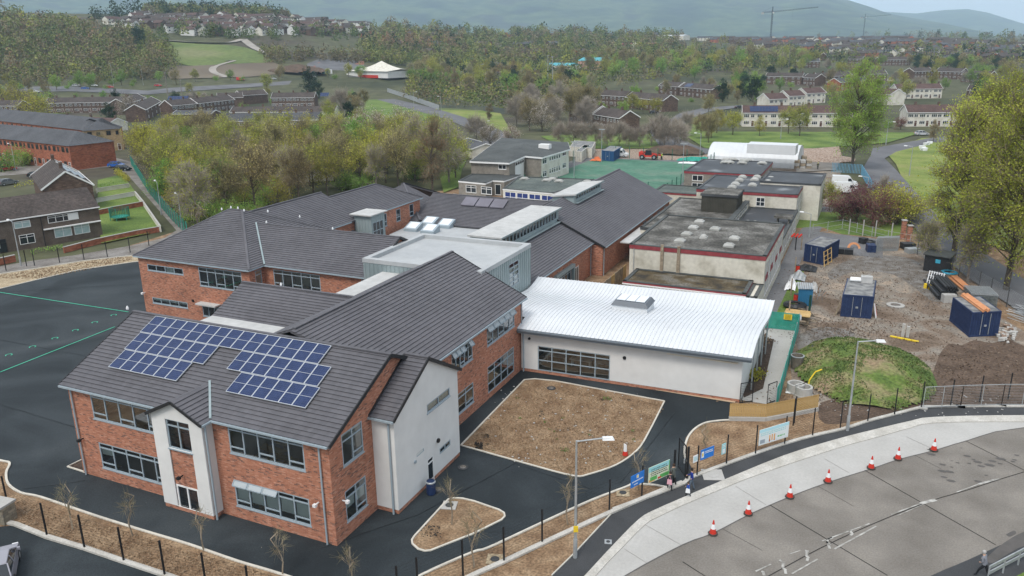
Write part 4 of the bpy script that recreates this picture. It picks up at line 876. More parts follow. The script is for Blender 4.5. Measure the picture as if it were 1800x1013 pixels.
def ridge(name, pts, dist, depth, zbase, m, seed):
    """pts: (photo x, photo y) of the crest; built as a real rounded hill mass at the given distance."""
    rnd = random.Random(seed); xs = np.linspace(pts[0][0], pts[-1][0], 160); ys = np.interp(xs, [p[0] for p in pts], [p[1] for p in pts]); V = []; F = []; K = 26
    off = [rnd.uniform(0, 9) for _ in range(6)]
    for x, y in zip(xs, ys):
        d = ray(x, y); h = hypot(d[0], d[1]); ux, uy = d[0]/h, d[1]/h; top = CAMH+d[2]/h*dist
        for k in range(K):
            t = k/(K-1); dd = dist-depth*(1-t); s = 1-(1-t)**1.5
            z = zbase+(top-zbase)*s+8*sin(ux*40+off[0]+t*5)*sin(t*pi)+6*sin(ux*110+off[1]+t*9)*sin(t*pi)
            V.append((ux*dd, uy*dd, z))
        V.append((ux*(dist+depth*.6), uy*(dist+depth*.6), zbase))
    n = K+1
    for i in range(len(xs)-1):
        for k in range(n-1): F.append((i*n+k, (i+1)*n+k, (i+1)*n+k+1, i*n+k+1))
    me = bpy.data.meshes.new(name); me.from_pydata(V, [], F); me.materials.append(m); me.polygons.foreach_set('use_smooth', [True]*len(F))
    o = bpy.data.objects.new(name, me); link(o); tag(o, kind='structure'); return o
hill_m = mat('hill_pasture', [(.022, .036, .034), (.04, .065, .042), (.075, .105, .055), (.036, .048, .045)], .97, scale=.0035, detail=9, second=(.02, .7, 1.3), dist=.6)
ridge('mountain', [(-700, -30), (0, -38), (700, -40), (1100, -36), (1330, -30), (1440, -16), (1520, 10), (1560, 24), (1600, 32), (1660, 44), (1720, 56)], 7000, 2900, 35, hill_m, 2)
ridge('far_mountain', [(1450, 55), (1520, 22), (1555, 21), (1610, 24), (1660, 18), (1700, 16), (1735, 22), (1770, 33), (1800, 42), (1850, 52), (2300, 58)], 9700, 1800, 30, hill_m, 4)
# ------------------------------------------------------------------ ground surfaces (photo outlines put down on the real ground)
LZ = [0]; SHB = []
def sheet(name, pts, m, z=None, kind='structure', far=False, smooth=0):
    """a flat sheet on the ground, 4 mm above the one before"""
    P = [(gt(*p)[:2] if far else at(p[0], p[1], 0)[:2]) if len(p) == 2 else p[:2] for p in pts]
    bb = (min(p[0] for p in P), min(p[1] for p in P), max(p[0] for p in P), max(p[1] for p in P))
    zz = z if z is not None else max([q[4] for q in SHB if q[0] < bb[2] and q[2] > bb[0] and q[1] < bb[3] and q[3] > bb[1]]+[-.03])+.004
    if z is None: SHB.append(bb+(zz,)); LZ[0] = max(LZ[0], (zz+.03)/.004)
    me_pts = [(p[0], p[1], (zter(*p) if far else 0)+zz) for p in P]
    mb = MB(); mb.face(me_pts, [(p[0], p[1]) for p in P]); o = mb.build(name, m)
    bpy_tri(o.data)
    return tag(o, kind=kind)
import bmesh
def bpy_tri(me):
    b = bmesh.new(); b.from_mesh(me); bmesh.ops.triangulate(b, faces=b.faces[:]); 
    for f in b.faces:
        if f.normal.z < 0: f.normal_flip()
    b.to_mesh(me); b.free()
def ribbon(name, L, w, m, z0=0.0, z1=.05, closed=False, kind='structure', far=False, world=False, off=0.0):
    """kerb / line: box section swept along ground points"""
    P = [Vector((p[0], p[1], 0)) if world else Vector(((gt(*p) if far else at(*p))[:2])+(0,)) for p in L]
    if closed: P.append(P[0])
    mb = MB(); n = len(P); R = []
    for i in range(n):
        a = P[max(i-1, 0)] if not closed or i > 0 else P[n-2]; b = P[min(i+1, n-1)] if not closed or i < n-1 else P[1]
        d = (b-a).normalized(); nr = Vector((-d.y, d.x, 0)); R.append((P[i]+nr*(w/2+off), P[i]-nr*(w/2-off)))
    for i in range(n-1):
        (a, b), (c, d) = R[i], R[i+1]
        za = (zter(a.x, a.y) if far else 0); zc = (zter(c.x, c.y) if far else 0)
        mb.hexa([(a.x, a.y, za+z0), (b.x, b.y, za+z0), (d.x, d.y, zc+z0), (c.x, c.y, zc+z0), (a.x, a.y, za+z1), (b.x, b.y, za+z1), (d.x, d.y, zc+z1), (c.x, c.y, zc+z1)])
    o = mb.build(name, m); return tag(o, kind=kind)
def smoothline(pts, n=4):
    out = []
    for i in range(len(pts)-1):
        p0 = pts[max(i-1, 0)]; p1 = pts[i]; p2 = pts[i+1]; p3 = pts[min(i+2, len(pts)-1)]
        for k in range(n):
            t = k/n; out.append(tuple(.5*((2*p1[j])+(-p0[j]+p2[j])*t+(2*p0[j]-5*p1[j]+4*p2[j]-p3[j])*t*t+(-p0[j]+3*p1[j]-3*p2[j]+p3[j])*t**3) for j in (0, 1)))
    return out+[pts[-1]]
sheet('rubble_ground', [(1395, 256), (1475, 258), (1480, 276), (1395, 278)], rubble_m, z=.16); sheet('tan_ground', [(1395, 277), (1480, 275), (1470, 300), (1400, 304)], conc_road, z=.165)
base_soil = sheet('soil', [(-90, 22), (60, 22), (75, 75), (75, 130), (-35, 140), (-120, 100)] and [(-100, 15, 0), (70, 15, 0), (75, 140, 0), (-36, 140, 0), (-36, 200, 0), (-110, 120, 0)], soil)
yard = sheet('yard', [(1395, 700), (1385, 600), (1378, 480), (1400, 452), (1500, 440), (1625, 440), (1660, 470), (1730, 540), (1830, 600), (1990, 700), (1620, 712), (1450, 738), (1440, 716)], dirt)
sheet('dark_soil', smoothline([(1652, 622), (1668, 604), (1690, 607), (1712, 598), (1745, 603), (1770, 596), (1810, 612), (1900, 640), (1900, 712), (1700, 713), (1620, 715), (1530, 735), (1450, 745), (1442, 708), (1500, 700), (1560, 696), (1600, 684), (1632, 672), (1640, 655), (1645, 640), (1652, 622)], 3)[:-1], dirt_dk)
sheet('gravel_patch', smoothline([(1455, 480), (1480, 462), (1530, 450), (1590, 452), (1625, 470), (1660, 520), (1640, 530), (1600, 500), (1560, 480), (1500, 478), (1462, 492), (1455, 480)]), gravel_m)
sheet('gravel_patch', smoothline([(1400, 590), (1440, 575), (1490, 580), (1500, 592), (1450, 608), (1405, 615), (1400, 590)]), gravel_m)
# playground and paths: new asphalt all round the school
inner_kerb = [(-60, 795), (0, 810), (17, 815), (11, 832), (15, 852), (37, 867), (73, 875), (167, 907), (250, 933), (333, 958), (417, 987), (500, 1012), (640, 1060)]
inner_r = [(690, 1045), (740, 1012), (830, 972), (860, 963), (963, 915), (1040, 880), (1100, 857), (1113, 852), (1147, 853), (1170, 857)]
north_kerb = [(-400, 545), (0, 508), (70, 491), (140, 474.7), (235, 461), (262, 458)]
sheet('playground', north_kerb+[(-45, 96, 0), (-36, 96, 0), (-28, 85, 0), (-8.2, 79, 0), (-8.2, 65.4, 0), (1303, 700), (1283, 712), (1283, 740), (1240, 744), (1215, 757), (1205, 770), (1206, 800), (1222, 838)]+inner_r[::-1]+inner_kerb[::-1]+[(-500, 700)], asphalt)
# wing lawn, island
lawn = [(810, 783.4), (922, 668), (940, 666.5), (975, 670), (1168, 705.7)]+smoothline([(1168, 705.7), (1140, 761), (1120, 792), (1083, 818), (1033, 835), (1013, 837.8), (977, 830)])+[(810, 783.4)]
sheet('lawn', lawn[:-1], soil); ribbon('lawn_edging', lawn, .12, edging_m, 0, .07)
isl = [(x/3+600, y/3+675) for x, y in ((595, 603), (640, 606), (700, 620), (830, 665), (858, 682), (862, 700), (845, 718), (700, 790), (470, 880), (440, 883), (405, 872), (375, 845), (372, 825), (385, 805), (540, 635), (565, 610))]
sheet('island_bed', isl, soil); ribbon('island_edging', isl, .12, edging_m, 0, .07, closed=True)
ribbon('kerb_line', north_kerb, .16, edging_m, 0, .08); ribbon('kerb_line', smoothline(inner_kerb), .16, edging_m, 0, .08); ribbon('kerb_line', smoothline(inner_r), .16, edging_m, 0, .08)
rk = smoothline([(1283, 739), (1265, 740), (1240, 744), (1222, 754), (1210, 768), (1204, 785), (1203, 798), (1206, 812)]); ribbon('kerb_line', rk, .15, edging_m, 0, .08)
# north verge + street
sheet('verge', [(-400, 545), (0, 508), (70, 491), (140, 474.7), (235, 461), (262, 458), (262, 440), (232, 450), (148, 459), (61, 473), (0, 482), (-400, 512)], sand_v)
sheet('grass_verge', [(-400, 512), (0, 482), (61, 473), (40, 466), (0, 470), (-400, 500)], grass)
sheet('street', [(-500, 505), (0, 468), (60, 458), (130, 449), (230, 432), (290, 418), (310, 405), (262, 350), (222, 305), (198, 293), (130, 300), (-300, 330), (-300, 312), (130, 288), (205, 278), (232, 285), (240, 300), (285, 345), (322, 395), (340, 420), (300, 437), (232, 450), (148, 459), (61, 473), (0, 482), (-500, 520)], lane_m)
ribbon('kerb_line', [(-400, 512), (0, 482), (61, 473), (148, 459), (232, 450)], .14, edging_m, 0, .1)
# front verge, wide kerb, car park
outer = [(-70, 900), (28, 923), (83, 945), (150, 965), (217, 988), (290, 1012), (400, 1050), (560, 1110)]
sheet('car_park', outer[1:]+[(560, 1300), (-300, 1200), (-300, 950)], asphalt); ribbon('concrete_kerb', outer, .34, kerb_m, 0, .14)
outr = [(700, 1075), (833, 1012), (887, 988), (953, 957), (1073, 902), (1167, 862), (1200, 849)]
# pavement & road along the right
pav_l = [(930, 1060), (970, 1012), (1011, 972), (1050, 930), (1080, 898), (1167, 866), (1205, 851), (1222, 839), (1327, 800), (1377, 783), (1430, 768), (1487, 755), (1527, 742), (1573, 730), (1620, 718), (1640, 716.5), (1800, 716), (2100, 722)]
kt = [(985, 1060), (1030, 1012), (1080, 958), (1123, 915), (1150, 899), (1200, 877), (1267, 848), (1377, 803), (1467, 775), (1533, 758), (1600, 742), (1643, 735), (1800, 732), (2100, 735)]
kb = [(1000, 1075), (1048, 1012), (1095, 962), (1135, 922), (1160, 908), (1200, 889), (1267, 861), (1333, 835), (1467, 790), (1550, 767), (1600, 753), (1643, 744), (1800, 742), (2100, 747)]
lay = [(1035, 1060), (1100, 1012), (1200, 958), (1253, 938), (1317, 905), (1390, 873), (1460, 847), (1530, 825), (1580, 808), (1643, 792), (1700, 775), (1800, 752), (2100, 740)]
low = [(1500, 1080), (1637, 1012), (1700, 985), (1800, 938), (1900, 880), (2200, 800)]
def s2(a): return smoothline(a, 3)
sheet('pavement', s2(pav_l)+s2(kt)[::-1], tarmac); sheet('layby', s2(kb)+s2(lay)[::-1], conc_pale)
sheet('road', s2(lay)+s2(low)[::-1], conc_road); sheet('pavement_far_side', s2(low)+[(2300, 1100), (1500, 1300)], tarmac)
KA = [at(*p) for p in s2(kt)]; KB = [at(*p) for p in s2(kb)]; mb = MB()
for i in range(len(KA)-1):
    a, b, c, d = KA[i], KA[i+1], KB[i+1], KB[i]; mb.hexa([(p[0], p[1], 0) for p in (d, c, b, a)]+[(d[0], d[1], .05), (c[0], c[1], .05), (b[0], b[1], .11), (a[0], a[1], .11)])
o = mb.build('road_kerb', kerb_m); tag(o, kind='structure')
for i, L in enumerate((pav_l[4:],)): ribbon('concrete_kerb', s2(L), .3, kerb_m, 0, .10, off=.12)
ribbon('concrete_kerb', s2(outr), .34, kerb_m, 0, .13); ribbon('edging_line', [(970, 1012), (1011, 972), (1050, 930), (1080, 898)], .07, edging_m, 0, .07)
sheet('side_path', [(-8.3, 66, 0), (-5.55, 66, 0), (-5.6, 88, 0), (-9.8, 88, 0), (-9.7, 82.4, 0)], conc_pale); sheet('planter_bed', [(-8.2, 66.6, 0), (-6.95, 69.2, 0), (-7.6, 82.5, 0), (-9.7, 82.5, 0), (-9.5, 70, 0)], mulch)
sheet('old_path', [(-10.1, 85.5, 0), (-8.2, 85.5, 0), (-6.9, 150, 0), (2, 150, 0), (2, 138, 0), (-6, 132, 0), (-10, 155, 0)] and [(-10.2, 85, 0), (-8.5, 85, 0), (-8.0, 118, 0), (-7.0, 122, 0), (2.5, 122, 0), (2.5, 134, 0), (-7, 136, 0), (-6.0, 158, 0), (-8, 158, 0), (-10.5, 130, 0)], road_asphalt)
sheet('grass_strip', [(-8.5, 87, 0), (-6.6, 87, 0), (-7.2, 112, 0), (-8.1, 112, 0)], grass)
sheet('green_patch', [(1392, 402), (1410, 376), (1430, 372), (1500, 375), (1588, 385), (1585, 412), (1560, 418), (1480, 412), (1440, 398)], grass)
# road joints
def joints(L, w, m, z, kind='structure'):
    mb = MB()
    for a, b in L:
        A = at(*a); B = at(*b); mb.bar((A[0], A[1], z), (B[0], B[1], z), w, .004)
    return tag(mb.build('road_joint', m), kind=kind)
jd = mat('joint_seal', [(.03, .028, .026)], .9); jl = mat('pale_joint', [(.30, .29, .275)], .9)
zt = .004*LZ[0]-.03+.004
joints([((1353, 888), (1560, 1012)), ((1520, 827), (1750, 958)), ((1697, 775), (1830, 842)), ((1200, 988), (1250, 1020))], .06, jd, zt)
cj = s2([(1300, 1040), (1353, 1012), (1440, 965), (1533, 922), (1633, 882), (1700, 862), (1800, 830), (2000, 775)]); joints(list(zip(cj[:-1], cj[1:])), .06, jd, zt+.001)
joints([((1293, 855), (1347, 888)), ((1450, 807), (1493, 832)), ((1593, 768), (1634, 787)), ((1133, 922), (1197, 958)), ((1097, 965), (1137, 990))], .03, jl, zt); joints(list(zip(s2(lay)[:-1], s2(lay)[1:])), .08, mat('edge_joint', [(.11, .105, .10)], .9), zt)
joints([((1438, 855), (1500, 890)), ((1607, 800), (1655, 825)), ((1270, 930), (1340, 968))], .02, jd, zt)
stain = mat('damp_patch', [(.085, .08, .075), (.11, .10, .095)], .8, scale=1)
sheet('tar_patch', smoothline([(1730, 985), (1760, 958), (1800, 935), (1850, 925), (1850, 950), (1800, 960), (1770, 975), (1745, 990), (1730, 985)]), stain)
sheet('tar_patch', smoothline([(1768, 940), (1782, 933), (1786, 938), (1775, 944), (1768, 940)]), stain)
rg_ = random.Random(5); mb = MB()
for k in range(26):
    x, y = rg_.gauss(1690, 45), rg_.gauss(815, 14); A = at(x, y); r = rg_.uniform(.05, .22); mb.face([(A[0]+r*cos(a)*1.8, A[1]+r*sin(a), zt+.002+k*.0002) for a in np.linspace(0, 2*pi, 7)[:-1]])
tag(mb.build('oil_spots', stain), kind='stuff')
# worn road paint
mb = MB()
def stroke(a, b, w=.13):
    A = at(*a); B = at(*b); mb.bar((A[0], A[1], zt+.006), (B[0], B[1], zt+.006), w, .004)
def zr(x, y): return (1200+x/3, 675+y/3)
for a, b, w in (((1100, 690), (1255, 632), .10), ((1255, 632), (1335, 612), .28), ((1130, 697), (1260, 640), .05), ((1445, 572), (1560, 530), .07), ((1560, 530), (1668, 500), .18), ((735, 830), (985, 738), .09), ((800, 872), (1020, 752), .11), ((575, 1003), (712, 925), .10), ((385, 990), (465, 952), .10), ((560, 900), (620, 880), .07)):
    stroke(zr(*a), zr(*b), w)
for g_ in ([(765, 820), (760, 840)], [(755, 832), (780, 850)], [(768, 848), (775, 870)], [(880, 775), (895, 790)], [(895, 790), (885, 800)], [(645, 880), (665, 885)], [(655, 885), (655, 905)], [(650, 905), (665, 920)], [(660, 920), (655, 935)], [(510, 930), (535, 945)], [(530, 945), (528, 970)], [(528, 970), (545, 985)], [(540, 985), (545, 1003)], [(415, 990), (430, 995)], [(425, 995), (430, 1012)], [(765, 820), (790, 812)]):
    stroke(zr(*g_[0]), zr(*g_[1]), .16)
tag(mb.build('road_marking', white_paint), kind='structure')
# playground lines
mb = MB(); zl = zt
def gl(a, b, w=.12): A = at(*a); B = at(*b); mb.bar((A[0], A[1], .004*LZ[0]), (B[0], B[1], .004*LZ[0]), w, .004)
gl((-300, 460), (0, 514.5)); gl((0, 514.5), (226, 549)); gl((-200, 716), (0, 655)); gl((0, 655), (202, 575)); 
tag(mb.build('playground_line', green_line), kind='structure')
mb = MB()
for x, y in ((600, 650), (500, 688), (398, 730), (290, 772), (172, 817), (47, 860)):
    A = at(x/3, 338+y/3)
    for k in range(8):
        a0, a1 = pi*1.5*k/8, pi*1.5*(k+1)/8; mb.bar((A[0]+.3*cos(a0), A[1]+.3*sin(a0), .004*LZ[0]+.002), (A[0]+.3*cos(a1), A[1]+.3*sin(a1), .004*LZ[0]+.002), .09, .004)
tag(mb.build('playground_dots', green_line), kind='structure')
mb = MB(); sm_ = mat('asphalt_seam', [(.040, .047, .053), (.012, .015, .018)], .8, scale=.6)
for a, b in (((-200, 560), (225, 640)), ((-200, 650), (160, 760)), ((-100, 520), (236, 500)), ((560, 965), (735, 905)), ((735, 905), (905, 815)), ((905, 815), (1040, 860)), ((1190, 720), (1090, 850)), ((40, 860), (150, 845))):
    A = at(*a); B = at(*b); mb.bar((A[0], A[1], .004*LZ[0]-.004), (B[0], B[1], .004*LZ[0]-.004), .05, .004)
tag(mb.build('asphalt_seams', sm_), kind='structure')
# small strip bed by the corner
sheet('corner_bed', [(119, 821), (146, 808), (153, 832)], mulch); ribbon('corner_edging', [(146, 808), (119, 821), (150, 831)], .12, edging_m, 0, .08)
# green pitch
pitch = [(-69.5, 158, 0), (-38.5, 158, 0), (-38.3, 207, 0), (-69.3, 207, 0)]
sheet('pitch_surround', [(-73.5, 155, 0), (-36.5, 155, 0), (-36.5, 210, 0), (-73.5, 210, 0)], road_asphalt); sheet('green_pitch', pitch, turf)
sheet('site_ground', [(-90, 207, 0), (-40, 210, 0), (-20, 210, 0), (-18, 236, 0), (-100, 226, 0)], rubble_m)
sheet('hall_yard', [(-19, 158, 0), (-7, 158, 0), (-7, 205, 0), (-36, 208, 0), (-36, 175, 0), (-19, 174, 0)], dirt)
sheet('courtyard', [(-60, 118, 0), (-50, 140, 0), (-80, 146, 0), (-84, 120, 0)], conc_pale)
# middle distance grass
sheet('green', [(950, 240), (1180, 232), (1210, 243), (1200, 262), (1120, 262), (990, 262)], grass, z=0.170)
sheet('green', [(800, 270), (830, 262), (812, 300), (806, 330), (780, 340), (770, 300)], grass, z=0.172)
sheet('green', [(1195, 208), (1225, 205), (1240, 232), (1620, 234), (1560, 252), (1430, 262), (1240, 262), (1205, 240)], grass, z=0.174)
sheet('green', [(1556, 268), (1620, 244), (1800, 240), (2300, 330), (2300, 620), (1760, 440), (1660, 400), (1600, 350), (1575, 290)], grass_y, z=0.176)
sheet('green', [(0, 168), (210, 162), (240, 180), (120, 200), (0, 205)], grass_far, z=0.176)
sheet('green', [(468, 148), (700, 133), (752, 138), (640, 160), (560, 172), (470, 165)], grass_y, z=0.178)
sheet('green', [(640, 172), (700, 182), (770, 205), (700, 225), (600, 215)], grass, z=0.180)
sheet('green', [(765, 190), (850, 195), (880, 200), (900, 235), (885, 238), (840, 212), (770, 206)], grass_y, z=0.182)
sheet('road', [(1534, 262), (1590, 252), (1640, 243), (1700, 238), (1700, 245), (1640, 252), (1575, 268), (1555, 280), (1575, 300), (1655, 390), (1720, 440), (1900, 560), (1900, 620), (1700, 490), (1640, 440), (1610, 405), (1545, 330), (1515, 300), (1530, 275)], road_far, z=0.184)
sheet('road', [(1140, 232), (1165, 218), (1195, 200), (1240, 190), (1300, 186), (1300, 190), (1250, 196), (1218, 208), (1190, 230), (1195, 245), (1230, 260), (1260, 266), (1240, 272), (1160, 258), (1150, 246)], road_far, z=0.186)
sheet('road', [(640, 158), (660, 148), (712, 140), (760, 133), (765, 140), (720, 150), (690, 155), (668, 162), (680, 172), (760, 190), (810, 205), (880, 230), (905, 245), (860, 275), (800, 275), (850, 250), (840, 235), (790, 212), (720, 192), (650, 172)], road_far, z=0.188)
sheet('road', [(620, 268), (900, 262), (900, 270), (620, 278)], road_far, z=0.190)
sheet('road', [(-300, 158), (120, 152), (260, 160), (300, 155), (470, 146), (700, 128), (1000, 120), (1000, 124), (700, 135), (470, 152), (300, 163), (260, 167), (120, 161), (-300, 170)], road_far, z=0.192, far=True)
sheet('parking', [(300, 178), (372, 172), (420, 180), (372, 196), (310, 196)], road_far, z=0.194)
sheet('garden', [(172, 318), (215, 308), (285, 400), (262, 412), (178, 430), (172, 360)], grass, z=0.200)
# ------------------------------------------------------------------ trees
def npmesh(name, V, mats, nq=None, mi=None, smooth=False):
    """V: (n*4,3) quads"""
    n = len(V)//4; me = bpy.data.meshes.new(name); me.vertices.add(len(V)); me.vertices.foreach_set('co', V.astype(np.float32).ravel())
    me.loops.add(len(V)); me.loops.foreach_set('vertex_index', np.arange(len(V), dtype=np.int32)); me.polygons.add(n)
    me.polygons.foreach_set('loop_start', np.arange(0, len(V), 4, dtype=np.int32))
    try: me.polygons.foreach_set('loop_total', np.full(n, 4, dtype=np.int32))
    except Exception: pass
    for m in mats: me.materials.append(m)
    if mi is not None: me.polygons.foreach_set('material_index', mi.astype(np.int32))
    me.update(calc_edges=True); return me
def leafquads(c, size, rs, flat=0.0):
    n = len(c); a = rs.normal(size=(n, 3)); a[:, 2] *= (1-flat); a /= np.linalg.norm(a, axis=1)[:, None]; b = rs.normal(size=(n, 3)); b -= a*(a*b).sum(1)[:, None]; b /= np.linalg.norm(b, axis=1)[:, None]
    s = (size*rs.uniform(.6, 1.3, n))[:, None]; a = a*s*.5; b = b*s*.36
    return np.stack([c-a, c-b*1.0, c+a, c+b], 1).reshape(-1, 3)
def limbs(segs, w):
    """thin three-sided limbs as crossed quads: segs (n,2,3) with widths (n,2)"""
    A, B = segs[:, 0], segs[:, 1]; d = B-A; d = d/np.maximum(np.linalg.norm(d, axis=1)[:, None], 1e-6); out = []
    r = np.cross(d, np.array([.13, .21, .97])); r /= np.maximum(np.linalg.norm(r, axis=1)[:, None], 1e-6); u = np.cross(r, d)
    k = [r, -.5*r+.866*u, -.5*r-.866*u]
    for i in range(3):
        p, q = k[i], k[(i+1) % 3]; out.append(np.stack([A+p*w[:, :1], A+q*w[:, :1], B+q*w[:, 1:], B+p*w[:, 1:]], 1).reshape(-1, 3))
    return np.concatenate(out)
def treemesh(kind, seed, H, R, nclump, nleaf, lsize, leafm, barkm, base=.28, tww=.035, shape='round', twigs=500, twl=1.2, spread=.32, trunk=.22):
    rs = np.random.RandomState(seed); cl = []
    hb = H*base; cz = (H+hb)/2; hz_ = (H-hb)/2
    while len(cl) < nclump:
        p = rs.uniform(-1, 1, 3); r2 = p[0]**2+p[1]**2
        if shape == 'round': ok = r2+p[2]**2 < 1 and r2+p[2]**2 > .18
        elif shape == 'oval': ok = r2 < (1-abs(p[2])**2.2)*.9
        elif shape == 'cone': ok = r2 < ((1-p[2])/2)**1.3
        elif shape == 'umb': ok = r2+p[2]**2 < 1 and p[2] > -.3
        if ok: cl.append((p[0]*R*.86, p[1]*R*.86, cz+p[2]*hz_*.9))
    cl = np.array(cl); segs = []; ws = []; tr = []
    lean = rs.normal(size=2)*.03*H; K = 7; path = [np.array([lean[0]*(k/K)**2+rs.normal()*.03*k, lean[1]*(k/K)**2+rs.normal()*.03*k, H*.85*k/K]) for k in range(K+1)]
    for k in range(K): segs.append((path[k], path[k+1])); ws.append((trunk*(1-k/K)**.8+.03, trunk*(1-(k+1)/K)**.8+.03))
    for c in cl:
        zt_ = max(hb*.7, c[2]-np.hypot(c[0], c[1])*.8-rs.uniform(0, 1)); t = min(zt_/(H*.85)*K, K-.01); i = int(t); s = path[i]+(path[i+1]-path[i])*(t-i)
        mid = s+(c-s)*.5+np.array([0, 0, -.06*np.linalg.norm(c-s)]); w0 = trunk*.32
        segs += [(s, mid), (mid, c)]; ws += [(w0, w0*.55), (w0*.55, .025)]
    tm = limbs(np.array(segs), np.array(ws))
    # twigs
    ci = rs.randint(0, len(cl), twigs); rad = R*spread; tp = cl[ci]+rs.normal(size=(twigs, 3))*rad*.45; out = tp-np.array([0, 0, hb+.3*(H-hb)])
    out /= np.maximum(np.linalg.norm(out, axis=1)[:, None], 1e-6); te = tp+(out*.7+rs.normal(size=(twigs, 3))*.45)*twl
    tw = limbs(np.stack([tp, te], 1), np.tile([[tww, tww*.35]], (twigs, 1)))
    nl = nleaf; li = rs.randint(0, len(cl), nl); lc = cl[li]+rs.normal(size=(nl, 3))*rad*np.array([.55, .55, .45])
    if twigs: k = rs.randint(0, twigs, nl//2); lc[:nl//2] = te[k]+rs.normal(size=(nl//2, 3))*.35
    lf = leafquads(lc, lsize, rs)
    tmesh = npmesh(kind+'_trunk', tm, [barkm]); V = np.concatenate([lf, tw]); mi = np.concatenate([np.zeros(len(lf)//4), np.ones(len(tw)//4)])
    cmesh = npmesh(kind+'_crown', V, [leafm, twig_g if barkm is tree_bark_grey else twig_m], mi=mi); return tmesh, cmesh
def leafm(name, cols, sc=.9, rand=.22):
    m = mat(name, cols, .85, scale=sc, detail=3, rand=rand, spec=.15, coord='Object'); n = m.node_tree.nodes; l = m.node_tree.links
    b = n['Principled BSDF']; tr = n.new('ShaderNodeBsdfTranslucent'); mx = n.new('ShaderNodeMixShader'); mx.inputs[0].default_value = .42
    src = b.inputs['Base Color'].links[0].from_socket; l.new(src, tr.inputs[0]); out = [x for x in n if x.type == 'OUTPUT_MATERIAL'][0]
    l.new(b.outputs[0], mx.inputs[1]); l.new(tr.outputs[0], mx.inputs[2]); l.new(mx.outputs[0], out.inputs[0]); return m
L_olive = leafm('olive_leaf', [(0.216, 0.251, 0.050), (0.389, 0.417, 0.079), (0.576, 0.561, 0.129)]); L_green = leafm('green_leaf', [(0.115, 0.216, 0.043), (0.216, 0.360, 0.072), (0.360, 0.518, 0.129)])
L_yel = leafm('yellow_green_leaf', [(0.250, 0.250, 0.037), (0.400, 0.388, 0.056), (0.525, 0.500, 0.100)]); L_brown = leafm('brown_bud', [(0.288, 0.245, 0.101), (0.432, 0.375, 0.159), (0.547, 0.475, 0.216)])
L_grey = leafm('grey_bud', [(0.221, 0.196, 0.153), (0.323, 0.297, 0.238), (0.459, 0.442, 0.340)]); L_fresh = leafm('fresh_leaf', [(0.108, 0.228, 0.042), (0.240, 0.408, 0.084), (0.504, 0.624, 0.264)]); L_dark = leafm('dark_needle', [(0.018, 0.042, 0.027), (0.033, 0.068, 0.039), (0.060, 0.105, 0.060)])
L_bloss = leafm('blossom', [(0.345, 0.299, 0.253), (0.575, 0.506, 0.460), (0.713, 0.644, 0.598)]); L_plum = leafm('plum_leaf', [(.11, .04, .055), (.19, .075, .09), (.27, .12, .13)]); L_poplar = leafm('poplar_leaf', [(0.231, 0.288, 0.043), (0.389, 0.447, 0.072), (0.547, 0.576, 0.115)], sc=.6); L_rust = leafm('rust_bud', [(0.272, 0.162, 0.102), (0.391, 0.238, 0.153)])
L_popg = leafm('poplar_green_leaf', [(0.187, 0.303, 0.050), (0.331, 0.489, 0.087), (0.489, 0.633, 0.144)], sc=.6); L_ivy = leafm('ivy', [(0.030, 0.068, 0.022), (0.060, 0.112, 0.038)])
KIND = {}
twig_m = mat('twig', [(.17, .145, .085), (.25, .215, .13)], .95, scale=3, rand=.15); twig_g = mat('grey_twig', [(.25, .215, .17), (.36, .32, .27)], .95, scale=3, rand=.15)
def defkind(key, *a, n=2, **k):
    KIND[key] = [treemesh(key, 11*i+len(KIND), *a, **k) for i in range(n)]
defkind('olive', 11, 3.5, 30, 4800, .26, L_olive, bark_m, twigs=800, n=4, spread=.24); defkind('green', 10.5, 3.7, 26, 4600, .30, L_green, bark_m, twigs=300, spread=.27); defkind('yellow', 11, 3.6, 28, 3800, .27, L_yel, bark_m, twigs=500, spread=.25)
defkind('brown', 11.5, 3.4, 30, 3200, .24, L_brown, bark_m, twigs=1500, twl=1.4, n=3, spread=.24); defkind('grey', 11, 3.7, 28, 1500, .2, L_grey, tree_bark_grey, twigs=2200, twl=1.5, spread=.26); defkind('fresh', 11, 4.6, 20, 5200, .36, L_fresh, bark_m, twigs=200, spread=.28)
defkind('pine', 11, 3.4, 26, 4600, .40, L_dark, bark_m, shape='oval', twigs=100, base=.15); defkind('bloss', 8, 3.8, 22, 2800, .26, L_bloss, bark_m, twigs=1200, base=.22); defkind('plum', 5, 2.6, 20, 3600, .2, L_plum, bark_m, twigs=250, base=.2)
defkind('birch', 12.5, 2.7, 26, 2800, .22, L_olive, tree_bark_grey, shape='oval', twigs=1600, base=.2); defkind('rust', 13, 2.7, 26, 2400, .22, L_rust, bark_m, shape='oval', twigs=1800, base=.15); defkind('bare', 7, 2.4, 26, 0, .2, L_grey, tree_bark_grey, twigs=1500, twl=1.3, base=.25, n=2, trunk=.12)
defkind('bush', 3.2, 2.6, 20, 2600, .24, L_green, bark_m, twigs=100, base=.02, n=2); defkind('ybush', 4.2, 3.0, 20, 2600, .24, L_yel, bark_m, twigs=500, base=.05)
